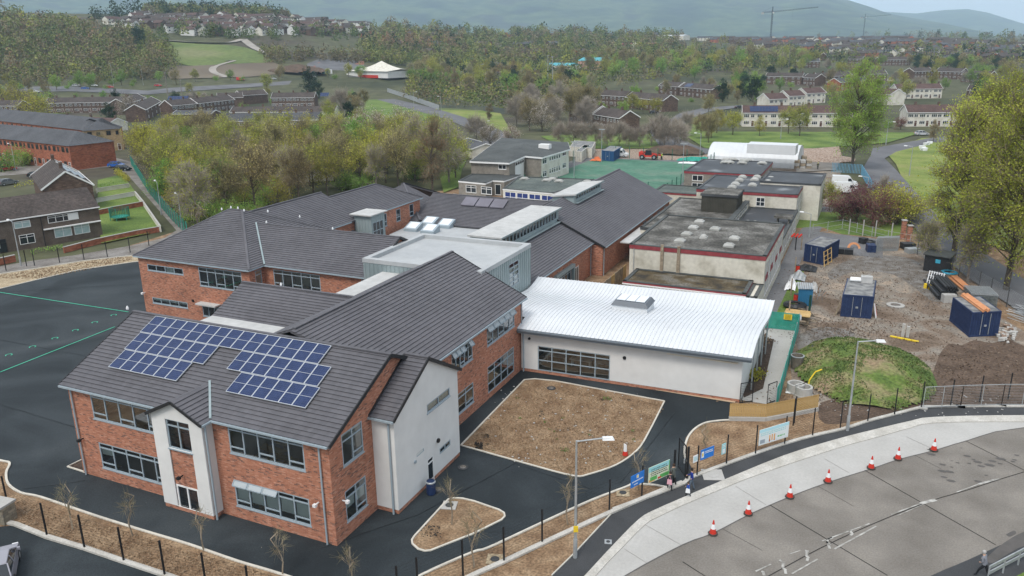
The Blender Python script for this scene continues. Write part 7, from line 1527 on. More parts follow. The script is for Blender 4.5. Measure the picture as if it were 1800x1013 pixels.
# ------------------------------------------------------------------ vehicles
paints = {}
def paint(nm, c):
    if nm not in paints: paints[nm] = mat(nm+'_car_paint', [c], .25, spec=.6)
    return paints[nm]
tyre_me = MB(); tyre_me.tube((0, -.11, .33), (0, .11, .33), .33, n=14); tyre_me = tyre_me.mesh('tyre', black_pl); rim_me = MB(); rim_me.tube((0, -.12, .33), (0, .12, .33), .19, n=10); rim_me = rim_me.mesh('rim', galv)
def car(label, px, rz, col, van=False, group=None, scale=1.0, name=None):
    p = gt(*px); L, W = (5.2, 1.95) if van else (4.3, 1.78); T = thing(name or ('van' if van else 'car'), label, 'van' if van else 'car', p, rz, group); T.scale = (scale,)*3
    if van: low = [(-2.6, .35), (2.5, .35), (2.58, .75), (2.4, 1.05), (1.7, 1.2), (-2.6, 1.2)]; cab = [(-2.6, 1.2), (1.72, 1.2), (1.0, 2.1), (.6, 2.3), (-2.55, 2.35)]
    else: low = [(-2.1, .3), (2.1, .28), (2.15, .6), (2.0, .78), (1.1, .95), (-2.0, .98), (-2.15, .7)]; cab = [(-1.95, .96), (1.15, .95), (.35, 1.42), (-1.2, 1.46)]
    def loft(prof, w0, w1, m, nm):
        mb = MB(); zs = [q[1] for q in prof]; z0, z1 = min(zs), max(zs); f = lambda z: w0+(w1-w0)*(z-z0)/(z1-z0+1e-6); n = len(prof)
        for i in range(n):
            a, b = prof[i], prof[(i+1) % n]; mb.face([(a[0], -f(a[1]), a[1]), (b[0], -f(b[1]), b[1]), (b[0], f(b[1]), b[1]), (a[0], f(a[1]), a[1])])
        mb.face([(q[0], -f(q[1]), q[1]) for q in prof][::-1]); mb.face([(q[0], f(q[1]), q[1]) for q in prof]); return mb.build(nm, m, T)
    pm = paint(*col); w = W/2
    loft(low, w, w*.96, pm, 'body')
    if van:
        loft(cab, w*.96, w*.86, pm, 'upper_body'); mb = MB()
        for s in (-1, 1): mb.face([(1.5, s*w*.965, 1.25), (.55, s*w*.97, 1.25), (.55, s*w*.915, 1.85), (1.08, s*w*.915, 1.85)])
        mb.build('side_window', dglass, T); mb = MB(); mb.face([(1.68, -w*.9, 1.27), (1.68, w*.9, 1.27), (1.02, w*.82, 2.1), (1.02, -w*.82, 2.1)]); mb.build('windscreen', dglass, T)
    else:
        loft(cab, w*.95, w*.74, dglass, 'cabin_glass'); mb = MB(); mb.hexa([(-1.25, -w*.74, 1.44), (.38, -w*.74, 1.4), (.38, w*.74, 1.4), (-1.25, w*.74, 1.44), (-1.2, -w*.7, 1.5), (.3, -w*.7, 1.47), (.3, w*.7, 1.47), (-1.2, w*.7, 1.5)])
        for s in (-1, 1):
            for x0, x1 in ((1.15, .33), (-.35, -.38), (-1.95, -1.22)): mb.bar((x0, s*w*.95, .97), (x1, s*w*.745, 1.43), .07)
        mb.build('car_roof', pm, T)
    for x in (L*.31, -L*.31):
        for s in (-1, 1): wq = inst('wheel', tyre_me, T, (x, s*(w-.09), 0)); inst('rim', rim_me, wq)
    for s in (-1, 1):
        mb = MB(); mb.box(L/2-.16, s*w*.75-.16, .62, L/2-.02, s*w*.75+.16, .76); mb.build('headlight', white_m, T); mb = MB(); mb.box(-L/2-.02, s*w*.78-.12, .7, -L/2+.06, s*w*.78+.12, .9); mb.build('tail_light', red_m, T)
        mb = MB(); mb.box(.85 if not van else 1.3, s*(w+.1)-.08, .95 if not van else 1.3, 1.0 if not van else 1.45, s*(w+.1)+.08, 1.1 if not van else 1.5); mb.build('mirror', pm, T)
    return T
SI, WH, BL, BK, RD, GY = ('silver', (.45, .46, .48)), ('white', (.72, .73, .74)), ('blue', (.02, .10, .38)), ('black', (.015, .016, .018)), ('red', (.45, .02, .025)), ('grey', (.14, .15, .16))
car('silver lilac car parked at the bottom left corner of the view', (2, 1012), 2.45, ('lilac_silver', (.27, .265, .30))); car('blue estate car by the blue sign of the care home', (205, 294), .25, BL); car('black car beside the blue estate car', (216, 300), .22, BK)
car('red car on the left street by the hedge', (13, 300), 1.2, RD); car('grey car low on the left street', (14, 325), 1.5, GY); car('dark car half hidden behind the near terrace', (66, 312), .4, BK)
for i, (x, y, rz_, c, w) in enumerate(((134, 152, .25, SI, 'silver car first on the far left road'), (165, 152, .2, WH, 'white car second on the far left road'), (150, 157, .2, BL, 'blue car low on the far left road'), (62, 163, .2, WH, 'white car at the left of the far road'), (193, 155, .2, RD, 'red car behind the gabled brown houses'), (278, 152, .1, RD, 'red car before the pale poles'), (349, 181, 1.4, RD, 'red car in the small car park by the terrace'), (331, 183, .2, BK, 'black car in the small car park'), (375, 181, .3, SI, 'silver car in the small car park, right'), (358, 175, .2, SI, 'grey car tight to the terrace'), (295, 192, .4, WH, 'white car by the blossom tree'), (370, 190, .1, SI, 'silver car right of the garage roof'), (550, 136, .2, WH, 'white car on the far road before the blue hoarding'), (480, 140, .2, SI, 'grey car on the far road near the trees'), (1150, 200, .1, BK, 'dark car under the yellow tree by the terrace'), (1620, 238, .2, SI, 'silver car on the upper right road'), (1300, 191, .3, BK, 'dark car near the dark evergreens'), (1565, 143, .1, WH, 'white car before the brown terrace, upper right'), (1520, 142, .1, SI, 'silver car by the poplar crown'))): car(w, (x, y), rz_+.3, c)
car('nearer white van beside the flat roofed block', (1487, 340), .15, WH, True, 'white vans'); car('further white van beside the blue palisade fence', (1484, 328), .12, WH, True, 'white vans'); car('white van behind the green pitch', (1088, 276), .0, WH, True); car('white van before the peaked pale hall', (652, 136), 3.0, WH, True); car('red and white van on the far road', (423, 142), .1, RD, True)
# ------------------------------------------------------------------ people
def person(label, pos, h, rz, top, legs, hair, skin=(.45, .28, .20), stride=.22, arm=(.15, .2), lean=0.0, bag=None, group=None, coatlen=.0):
    k = h/1.75; J = [((0, 0, .95), .155), ((.01+lean*.3, 0, 1.15), .145), ((.02+lean*.6, 0, 1.38), .165), ((.03+lean, 0, 1.50), .062), ((.05+lean*1.15, 0, 1.60), .095), ((.05+lean*1.2, 0, 1.69), .10)]; E_ = [(0, 1), (1, 2), (2, 3), (3, 4), (4, 5)]
    for s in (-1, 1):
        b = len(J); st = stride*s; J += [((.0, s*.09, .88), .10), ((st*.55+.04, s*.10, .50), .072), ((st, s*.10, .10), .048), ((st+.13, s*.11, .05), .045)]; E_ += [(0, b), (b, b+1), (b+1, b+2), (b+2, b+3)]
        b = len(J); a = -s*arm[0]; J += [((.02+lean*.8, s*.20, 1.42), .065), ((.0+a*.5+lean*.6, s*.25, 1.15), .048), ((.06+a+arm[1]*.6, s*.23, .93+arm[1]*.6), .035), ((.09+a+arm[1]*.8, s*.22, .86+arm[1]*.7), .034)]; E_ += [(2, b), (b, b+1), (b+1, b+2), (b+2, b+3)]
    me = bpy.data.meshes.new('body'); me.from_pydata([tuple(c*k for c in j[0]) for j in J], E_, []); o = bpy.data.objects.new('body', me); C.objects.link(o); sk = o.modifiers.new('skin', 'SKIN')
    for i, j in enumerate(J): me.skin_vertices[0].data[i].radius = (j[1]*k*(.78 if i in (1, 2) else 1), j[1]*k)
    me.skin_vertices[0].data[0].use_root = True; su = o.modifiers.new('sub', 'SUBSURF'); su.levels = 1; su.render_levels = 1
    dg = bpy.context.evaluated_depsgraph_get(); ev_ = o.evaluated_get(dg); m2 = bpy.data.meshes.new_from_object(ev_); bpy.data.objects.remove(o)
    tm = mat('clothing_top', [top], .9); lm_ = mat('clothing_legs', [legs], .9); sm_ = mat('skin_tone', [skin], .6); hm = mat('hair_colour', [hair], .8); shoe = black_pl
    m2.materials.clear()
    for q in (tm, lm_, sm_, shoe): m2.materials.append(q)
    for f in m2.polygons:
        c = f.center/k; hand = abs(c.y) > .17 and c.z < .96+arm[1]*.6; f.material_index = 2 if c.z > 1.49 or (hand and c.z > .75) else 3 if c.z < .11 else 1 if c.z < .93-coatlen else 0; f.use_smooth = True
    m2.name = 'person'; T = bpy.data.objects.new('person', m2); C.objects.link(T); T.location = pos; T.rotation_euler = (0, 0, rz); tag(T, label, 'person', group)
    hb = MB(); hb.lathe((.035*k+lean*1.2*k, 0, 1.60*k), [(.085*k, -.02*k), (.108*k, .06*k), (.10*k, .13*k), (.06*k, .175*k), (0, .185*k)], 12); hb.build('hair', hm, T, smooth=True)
    fb = MB(); 
    for s in (-1, 1): fb.obox((.145*k+lean*1.2*k, s*.035*k, 1.645*k), .015, .018, .012)
    fb.build('eyes', black, T); nb_ = MB(); nb_.obox((.155*k+lean*1.2*k, 0, 1.60*k), .03*k, .025*k, .04*k); nb_.build('nose', sm_, T)
    return T
A = at(1727, 1016); person('grey haired man in grey jacket walking with head down at the lower right', A, 1.74, 2.6, (.20, .21, .24), (.018, .02, .024), (.38, .37, .36), stride=.34, lean=.10, arm=(.05, .25))
A = at(1177, 862); g1 = person('girl in black with a pale pink bag at the gate', A, 1.45, 2.2, (.03, .035, .035), (.015, .016, .018), (.03, .02, .018), arm=(.0, .3))
T = thing('shoulder_bag', 'pale pink shoulder bag carried by the girl at the gate', 'bag', (A[0]+.02, A[1]-.24, .62)); mb = MB(); mb.hexa([(-.17, -.06, 0), (.17, -.06, 0), (.17, .06, 0), (-.17, .06, 0), (-.15, -.04, .34), (.15, -.04, .34), (.15, .04, .34), (-.15, .04, .34)]); mb.build('pouch', mat('pink_fabric', [(.66, .36, .42)], .9), T); mb = MB(); mb.bar((-.1, 0, .34), (0, .04, .62), .02); mb.bar((.1, 0, .34), (0, .04, .62), .02); mb.build('strap', mat('pink_strap', [(.5, .25, .3)], .9), T)
A = at(1183, 853); person('woman in patterned dark coat standing behind the girl at the gate post', A, 1.66, 2.4, (.10, .11, .10), (.02, .02, .022), (.05, .03, .02), coatlen=.25)
A = at(1215, 862); person('adult in royal blue jacket at the gate post', A, 1.72, 3.4, (.015, .035, .22), (.10, .13, .17), (.02, .015, .012))
A = at(1209.5, 874.5); person('child in blue uniform with white bag on the pavement', A, 1.2, 3.1, (.02, .04, .25), (.015, .016, .02), (.06, .04, .03)); T = thing('school_bag', 'white bag on the back of the child on the pavement', 'bag', (A[0], A[1]-.2, .48)); mb = MB(); mb.hexa([(-.15, -.06, 0), (.15, -.06, 0), (.15, .06, 0), (-.15, .06, 0), (-.12, -.04, .3), (.12, -.04, .3), (.12, .04, .3), (-.12, .04, .3)]); mb.build('pouch', white_m, T); mb = MB(); mb.bar((-.08, 0, .3), (-.06, .08, .5), .03); mb.bar((.08, 0, .3), (.06, .08, .5), .03); mb.build('strap', blue_sign, T)
HV = (.55, .75, .08); person('site worker in a yellow vest by the red machine behind the pitch', at(1163, 281), 1.8, .5, HV, (.03, .03, .05), (.6, .6, .55)); person('site worker in dark clothes and yellow vest by the white barrel hall', at(1437, 299), 1.8, 1.5, (.05, .06, .03), (.02, .02, .02), (.5, .5, .1))
# ------------------------------------------------------------------ cones
cone_parts = []
for i, (x, y) in enumerate(((1253, 939.5), (1315, 904.5), (1388, 875), (1455, 848), (1531, 824), (1578, 808), (1641, 792.5))):
    T = thing('traffic_cone', 'red and white road cone on the pale concrete edge, %s' % ('nearest of the seven', 'second from the near end', 'third from the near end', 'fourth, in the middle', 'fifth, third from the far end', 'sixth, second from the far end', 'farthest of the seven')[i], 'traffic cone', (at(x, y)[0], at(x, y)[1], .05), i*.5, 'road cones along the concrete edge')
    if not cone_parts:
        b = MB(); b.prism([(.30*cos(a)*1.05, .30*sin(a)*1.05) for a in np.linspace(0, 2*pi, 9)[:-1]], 0, .07); c1 = MB(); c1.lathe((0, 0, .07), [(.22, 0), (.155, .32)], 14); s1 = MB(); s1.lathe((0, 0, .39), [(.156, 0), (.085, .32)], 14); c2 = MB(); c2.lathe((0, 0, .71), [(.086, 0), (.035, .27), (0, .275)], 14)
        cone_parts = [('base', b.mesh('cone_base', mat('cone_rubber', [(.06, .05, .045)], .9))), ('cone_body', c1.mesh('cone_body', red_m)), ('white_sleeve', s1.mesh('cone_sleeve', white_m)), ('cone_tip', c2.mesh('cone_tip', red_m))]
    for nm, me in cone_parts: inst(nm, me, T)
T = thing('traffic_cone', 'red cone with white plastic over it on the big brown lawn', 'traffic cone', at(1099, 800)); inst('base', cone_parts[1][1], T, (0, 0, -.05)); mb = MB(); mb.hexa([(-.12, -.06, .2), (.12, -.06, .2), (.12, .06, .2), (-.12, .06, .2), (-.13, -.02, .95), (.10, -.02, .85), (.10, .02, .85), (-.13, .02, .95)]); mb.build('white_bag', white_m, T)
# litter bin, covers, debris on lawn
T = thing('litter_bin', 'dark blue litter bin with pale rim beside the white stair block', 'bin', at(758, 868)); mb = MB(); mb.lathe((0, 0, 0), [(.3, 0), (.33, .1), (.33, .95), (.28, 1.0), (.0, 1.0)], 14); mb.build('drum', mat('bin_blue', [(.015, .03, .085)], .5), T); mb = MB(); mb.lathe((0, 0, .9), [(.345, 0), (.345, .08), (.3, .12)], 14); mb.build('rim', galv, T)
def cover(label, x, y, s, m, round_=False, rz=.3, z=.05):
    T = thing('drain_cover', label, 'drain cover', at(x, y), rz); mb = MB(); mb.box(-s/2, -s/2, 0, s/2, s/2, z) if not round_ else mb.lathe((0, 0, 0), [(s/2, 0), (s/2, z), (0, z)], 16); mb.build('surround', m, T); mb = MB(); mb.lathe((0, 0, z+.004), [(s*.28, 0), (s*.28, .012), (0, .012)], 14); mb.build('lid', (m if s > 1.2 else tarmac) if not round_ else MATS['grey_gravel'], T)
cover('pale concrete drain surround on the triangular island', 790, 889, 1.0, conc_pale); cover('square drain surround in the verge by a fence post', 870, 984, 1.0, sand_v); cover('square drain surround in the verge below the blue sign', 1095, 867, .9, sand_v); cover('large pale access cover on the pavement', 1253, 835, 1.5, conc_pale, rz=.35, z=.03)
for x, y, w in ((814, 822, 'by the white block corner'), (770, 861, 'near the litter bin'), (969, 683, 'on the big brown lawn')): cover('round dark manhole cover '+w, x, y, .8, tarmac, True, z=.05)
cover('round manhole ring in the dirt yard', 1574, 537.5, 2.0, conc_pale, True, z=.12); cover('small square cover on the dark pavement', 1069, 953, .45, galv, z=.035)
rb = random.Random(4); mb = MB()
for k in range(260):
    if k < 150: x, y = rb.uniform(840, 1130), rb.uniform(680, 822)
    else: x, y = rb.uniform(1330, 1780), rb.uniform(690, 735)
    if k < 150 and not (y < 790 and x > 840+(780-y)*.4 or y > 760 and 900 < x < 1080): continue
    A = at(x, y); s = rb.uniform(.03, .10); mb.obox((A[0], A[1], .03), s*1.6, s, s*.5, rb.uniform(0, 3))
tag(mb.build('stone_chips', conc_pale), kind='stuff')
def tufts(name, x0, x1, y0, y1, n, m, sz=.16, seed=1, poly=None, z=.06):
    rs = np.random.RandomState(seed); c = []
    while len(c) < n:
        x, y = rs.uniform(x0, x1), rs.uniform(y0, y1); 
        if poly and not poly(x, y): continue
        A = at(x, y); c.append((A[0], A[1], rs.uniform(.01, z)))
    o = bpy.data.objects.new(name, npmesh(name, leafquads(np.array(c), sz, rs), [m])); link(o); tag(o, kind='stuff')
straw = mat('dry_grass', [(.22, .15, .09), (.33, .24, .155)], .95, scale=2); gtuft = mat('grass_tuft', [(.07, .12, .03), (.13, .19, .05)], .95, scale=2); dkscrap = mat('dark_scrap', [(.03, .03, .03)], .9)
inl = lambda x, y: (y > 668+(x-922)*.155+4) and (x > 922-(y-668)*.95+8) and (y < 783+(x-810)*.285-4 if x < 1000 else y < 834-((x-1000)/170)**2*120)
tufts('lawn_tufts', 815, 1165, 670, 834, 9000, straw, .13, 1, inl, .035); tufts('verge_tufts', 20, 480, 870, 1012, 2600, straw, .12, 2, lambda x, y: y > 868+(x-20)*.30+6 and y < 925+(x-20)*.33-6, .035)
tufts('lawn_weeds', 1060, 1075, 698, 704, 90, gtuft, .10, 3); tufts('lawn_weeds', 985, 1000, 788, 795, 60, gtuft, .1, 4); tufts('lawn_scraps', 835, 848, 780, 790, 120, dkscrap, .14, 5, None, .2); tufts('lawn_scraps', 850, 860, 764, 770, 40, dkscrap, .12, 6); tufts('island_scraps', 740, 775, 925, 945, 90, dkscrap, .12, 7); tufts('verge_tufts', 0, 232, 452, 490, 1500, straw, .2, 8, lambda x, y: y < 505-x*.2 and y > 484-x*.155, .06)
def stones(name, c, n, m, seed, sz):
    rs = np.random.RandomState(seed); P_ = []
    for (x, y, sx, sy) in c:
        q = np.stack([rs.normal(x, sx, n), rs.normal(y, sy, n)], 1); P_ += [at(a, b)[:2]+(rs.uniform(.03, .08),) for a, b in q if b < 712]
    o = bpy.data.objects.new(name, npmesh(name, leafquads(np.array(P_), sz, rs, .6), [m])); link(o); tag(o, kind='stuff')
stones('loose_gravel', [(1470, 475, 30, 12), (1540, 458, 40, 9), (1610, 480, 26, 16), (1450, 592, 32, 9), (1650, 520, 20, 12)], 900, mat('gravel_stone', [(.18, .165, .15), (.27, .25, .23)], .95, scale=2), 3, .13)
stones('loose_earth', [(1480, 500, 60, 22), (1600, 560, 60, 30), (1700, 640, 60, 22), (1480, 580, 50, 14), (1560, 700, 110, 12)], 700, mat('earth_clod', [(.09, .06, .042), (.20, .15, .11)], .95, scale=2), 4, .2)
# ------------------------------------------------------------------ site yard
def container(label, pts, h=2.5, col=navy, ribs=True, cat='container'):
    a, b, c = [Vector(at(*p)) for p in pts]     # a-b short end facing the view, c behind b
    d = Vector((a.x+c.x-b.x, a.y+c.y-b.y, 0)); T = rootthing('site_container', label, cat); mb = MB(); mb.prism([(a.x, a.y), (b.x, b.y), (c.x, c.y), (d.x, d.y)], .12, h-.1, top=False); mb.build('wall', col, T); rb_ = MB(); poly = [a, b, c, d]
    for i in range(4):
        P = Plane(poly[i], poly[(i+1) % 4]); u = .15
        while u < P.L-.15: bars_box(rb_, P, u, u+.12, .2, h-.2, .001, .045); u += .28
    t = rb_.build('wall_rib', col, T); t['kind'] = 'stuff'; mb = MB(); mb.face([(p.x, p.y, h) for p in poly]); mb.build('roof', dirty_top, T); fr_ = MB()
    for i in range(4):
        p, q = poly[i], poly[(i+1) % 4]; fr_.bar((p.x, p.y, 0), (p.x, p.y, h), .16); fr_.bar((p.x, p.y, h-.07), (q.x, q.y, h-.07), .12, .16); fr_.bar((p.x, p.y, .1), (q.x, q.y, .1), .12, .2)
    fr_.build('frame', col, T); P = Plane(a, b); mb = MB()
    for f in (.35, .65): bars_box(mb, P, P.L*f-.02, P.L*f+.02, .2, h-.2, .05, .1)
    bars_box(mb, P, P.L*.46, P.L*.54, 1.1, 1.3, .05, .12); mb.build('door_bar', galv, T); return T
container('dark blue container with weathered roof and leaning pallet, nearest the old school path', [(1413, 459), (1446, 466), (1472, 451)]); container('dark blue container with grey roof in the middle of the yard', [(1478, 556), (1530, 560.5), (1535, 530)], 2.6)
c3 = container('dark blue container with orange pipes on its roof at the right', [(1703.4, 592.5), (1752, 590), (1716, 562)], 2.7)
a, b, c = Vector(at(1703.4, 592.5)), Vector(at(1752, 590)), Vector(at(1716, 562)); ax = (c-b).normalized(); bx = (b-a).normalized()
T = rootthing('pipe_bundle', 'bundle of orange drainage pipes lying on the right container', 'pipes')
for k in range(11):
    q = a+bx*(1.0+.17*(k % 6)+(.08 if k > 5 else 0))+ax*(.2+.15*(k % 3))+Vector((0, 0, 2.8+(.16 if k > 5 else 0))); mb = MB(); mb.tube(q-ax*.4, q+ax*5.2, .075, n=7); mb.build('pipe', orange_pipe, T)
def on2(T_, items): pass
a, b, c = Vector(at(1478, 556)), Vector(at(1530, 560.5)), Vector(at(1535, 530)); ax = (c-b).normalized(); bx = (b-a).normalized(); L2 = (c-b).length
T = thing('bulk_bag', 'grey white bulk bag on the roof of the middle container', 'bag', a+bx*2.1+ax*(L2-1.0)+Vector((0, 0, 2.61)), .1); mb = MB(); mb.hexa([(-.6, -.5, 0), (.6, -.5, 0), (.6, .5, 0), (-.6, .5, 0), (-.65, -.55, .7), (.6, -.5, .75), (.62, .52, .68), (-.6, .5, .72)]); mb.build('sack', membrane_lt, T); mb = MB(); mb.bar((-.5, 0, .72), (.5, .1, 1.0), .05); mb.build('lifting_strap', conc_pale, T)
T = rootthing('roll_bundle', 'white wrapped rolls on the roof of the middle container', 'rolls')
for k in range(3): q = a+bx*.3+ax*(L2-.5-.35*k)+Vector((0, 0, 2.8)); mb = MB(); mb.tube(q, q+bx*1.5, .18, n=8); mb.build('roll', white_m, T)
T = rootthing('tube_bundle', 'white and red tubes standing against the right side of the middle container', 'tubes')
for k in range(5): q = b+ax*(.3+k*.35)+bx*.55; mb = MB(); mb.tube(q, q-bx*.35+Vector((0, 0, 1.7-.1*k)), .07, n=6); mb.build('tube', white_m if k < 3 else red_m, T)
T = rootthing('plank_bundle', 'timber planks leaning on the left side of the middle container', 'planks')
for k in range(5): q = a-bx*.6+ax*(.2+k*.25); mb = MB(); mb.bar(q, q+bx*.45+Vector((0, 0, 1.8)), .04, .18); mb.build('plank', timber_old, T)
T = rootthing('leaning_pallet', 'pale timber ladder frame leaning on the first blue container', 'frame'); a = Vector(at(1449, 470)); b = Vector(at(1462, 462))
for q in (a, b, (a+b)/2): mb = MB(); mb.bar(q, q+Vector((-.3, .5, 2.1)), .10, .05); mb.build('stile', timber, T)
for k in range(4): mb = MB(); o_ = Vector((-.3, .5, 2.1))*(.08+k*.29); mb.bar(a+o_, b+o_, .05, .10); mb.build('rail', timber, T)
# black pipe stack
def pipestack(label, A, B, w, rows, r, m, nm='pipe_stack'):
    T = rootthing(nm, label, 'pipes'); A = Vector(A); B = Vector(B); d = (B-A).normalized(); nr = Vector((d.y, -d.x, 0))
    for j in range(rows):
        for k in range(w-j//2):
            q = A+nr*(2*r*k+(r if j % 2 else 0))+Vector((0, 0, r+1.75*r*j)); mb = MB(); mb.tube(q, q+(B-A), r, n=8, cap=False); mb.tube(q+(B-A)*.999, q+(B-A), r*.8, n=8); mb.tube(q+(B-A)*.0, q+(B-A)*.001, r*.8, n=8); mb.build('pipe', m, T)
pipestack('stack of black ribbed pipes below the olive poplar', at(1652, 500), at(1680, 530), 6, 6, .17, black_pl); pipestack('orange pipes lying behind the black pipe stack', at(1680, 490), at(1712, 518), 6, 4, .08, orange_pipe)
def slatstack(label, A, B, w, n, top, m, nm='scaffold_stack'):
    T = rootthing(nm, label, 'scaffold parts'); A = Vector(A); B = Vector(B); d = B-A; nr = Vector((-d.y, d.x, 0)).normalized(); nn = 16
    for j in range(n):
        mb = MB(); z = .12+j*.2
        for k in range(nn): q = A+d*(k+.5)/nn; mb.bar(q+Vector((0, 0, z)), q+nr*w+Vector((0, 0, z)), .09, .07)
        for e in (0, .5, 1): mb.bar(A+nr*w*e+Vector((0, 0, z-.07)), B+nr*w*e+Vector((0, 0, z-.07)), .06)
        mb.build('layer', m if j < n-1 else top, T)
slatstack('stack of galvanised scaffold frames at the right of the yard', at(1704, 538), at(1752, 541), 3.4, 8, galv, mat('dull_scaffold', [(.11, .13, .13), (.2, .22, .22)], .6, scale=3))
T = rootthing('scaffold_pile', 'loose pile of galvanised scaffold tubes at the right edge', 'scaffold parts')
for k in range(22): q = Vector(at(1778+rb.uniform(-10, 14), 548+rb.uniform(-8, 16))); mb = MB(); mb.tube(q+Vector((0, 0, rb.uniform(.05, .5))), q+Vector((rb.uniform(1, 2.6), rb.uniform(-2.6, -.5), rb.uniform(.05, .4))), .035, n=5); mb.build('tube', galv, T)
T = rootthing('rubble_pile', 'pile of broken pale stone beside the right container', 'rubble')
for k in range(70):
    q = at(1760+rb.gauss(8, 9), 592+rb.gauss(-4, 7)); mb = MB(); s = rb.uniform(.15, .45); v = [(q[0]+s*(i*.5+rb.uniform(-.2, .2)), q[1]+s*(j*.5+rb.uniform(-.2, .2)), s*(kk*.7)+rb.uniform(0, .12)) for kk in (0, 1) for i, j in ((-1, -1), (1, -1), (1, 1), (-1, 1))]; mb.hexa(v); mb.build('stone', conc_pale if k % 3 else MATS['rubble'], T)
T = thing('block_stack', 'small stack of pale concrete blocks by the orange pipes container', 'blocks', at(1667, 531), .4)
for j in range(3):
    for k in range(3): mb = MB(); mb.box(-.75+k*.5, -.4, j*.33, -.27+k*.5, .4, j*.33+.31); mb.build('block', conc_pale, T)
T = thing('tool_shed', 'small dark shed with sloping felt roof and light blue notice, right of the yard', 'shed', at(1648, 476), -.35); mb = MB(); mb.hexa([(-1.5, -1.1, 0), (1.5, -1.1, 0), (1.5, 1.1, 0), (-1.5, 1.1, 0), (-1.5, -1.1, 2.2), (1.5, -1.1, 2.2), (1.5, 1.1, 2.5), (-1.5, 1.1, 2.5)]); mb.build('wall', black_pl, T); mb = MB(); mb.hexa([(-1.7, -1.3, 2.2), (1.7, -1.3, 2.2), (1.7, 1.3, 2.52), (-1.7, 1.3, 2.52), (-1.7, -1.3, 2.32), (1.7, -1.3, 2.32), (1.7, 1.3, 2.64), (-1.7, 1.3, 2.64)]); mb.build('roof', felt_dgrey, T); mb = MB(); mb.box(-.1, -1.16, 1.3, .5, -1.11, 1.8); mb.build('notice', mat('cyan_notice', [(.05, .35, .5)], .6), T)
T = thing('barrier', 'white plastic barrier with yellow feet leaning by the pipe stack', 'barrier', at(1640, 508), -.5)
for x in np.linspace(-.9, .9, 7): mb = MB(); mb.bar((x, 0, .1), (x, .5, 2.1), .11, .05); mb.build('slat', white_m, T)
for z in (.25, .9, 1.5, 2.0): mb = MB(); mb.bar((-1, z*.25, z), (1, z*.25, z), .09, .05); mb.build('rail', white_m, T)
for x in (-.6, .0, .5): mb = MB(); mb.obox((x-.2, -.35, .0), .35, .5, .55, .3); mb.build('foot', yellow_m, T)
def coil(label, x, y, R, r, m, z=.1, tilt=0, n=3, nm='pipe_coil'):
    T = thing(nm, label, 'coil', at(x, y)); T.rotation_euler = (tilt, 0, .3)
    for k in range(n):
        mb = MB(); N = 16; RR = R*(1-.13*k)
        for i in range(N): a0, a1 = 2*pi*i/N, 2*pi*(i+1)/N; mb.tube((RR*cos(a0), RR*sin(a0), z+.04*k), (RR*cos(a1), RR*sin(a1), z+.04*k), r, n=5, cap=False)
        mb.build('loop', m, T)
coil('orange pipe coil standing beyond the first container', 1501, 437, .9, .06, orange_pipe, z=.0, tilt=1.1); coil('blue pipe coil behind the black pipes', 1667, 488, 1.0, .07, mat('blue_hose', [(.02, .22, .32)], .5), z=.7); coil('black pipe coil by the railing', 1528, 428, .8, .1, black_pl, z=.3); coil('black tarpaulin and hose heap beside the old path', 1397, 541, 1.2, .16, black_pl, z=.35, n=4)
T = rootthing('fence_panel_stack', 'upright stack of galvanised mesh fence panels at the back of the yard', 'fence panels'); A, B = Vector(at(1539, 442)), Vector(at(1577, 441))
for k in range(6):
    mb = MB(); o_ = Vector((.03*k, .22*k, 0)); u_ = Vector((0, 0, 2.0))
    for p, q in ((A, A+u_), (B, B+u_), (A+u_, B+u_), (A, B)): mb.bar(p+o_, q+o_, .06)
    for i in range(1, 10): mb.bar(A+o_+u_*i/10, B+o_+u_*i/10, .02)
    for i in range(1, 14): mb.bar(A+o_+(B-A)*i/14, A+o_+(B-A)*i/14+u_, .015)
    mb.build('panel', galv, T)
for i, (x, y, w, d_, h_, m_, lab) in enumerate(((1484, 446, 2.4, 1.2, .8, black_pl, 'black plastic crates right of the first container'), (1530, 442, 1.2, 1.6, 1.1, navy, 'dark blue crates left of the fence panel stack'), (1595, 437, 1.8, 1.4, .9, black_pl, 'dark crate at the back right of the yard'), (1604, 444, 2.0, 1.2, .7, galv, 'galvanised bench frame by the mesh gate'), (1517, 428, 1.0, 1.0, .9, black_pl, 'black bin behind the orange coil'))):
    T = thing('crate', lab, 'crate', at(x, y), .2*i)
    for j in range(2):
        for k in range(2): mb = MB(); mb.box(-w/2+k*w/2+.02, -d_/2, j*h_/2, -w/2+(k+1)*w/2-.02, d_/2, (j+1)*h_/2-.03); mb.build('box', m_, T)
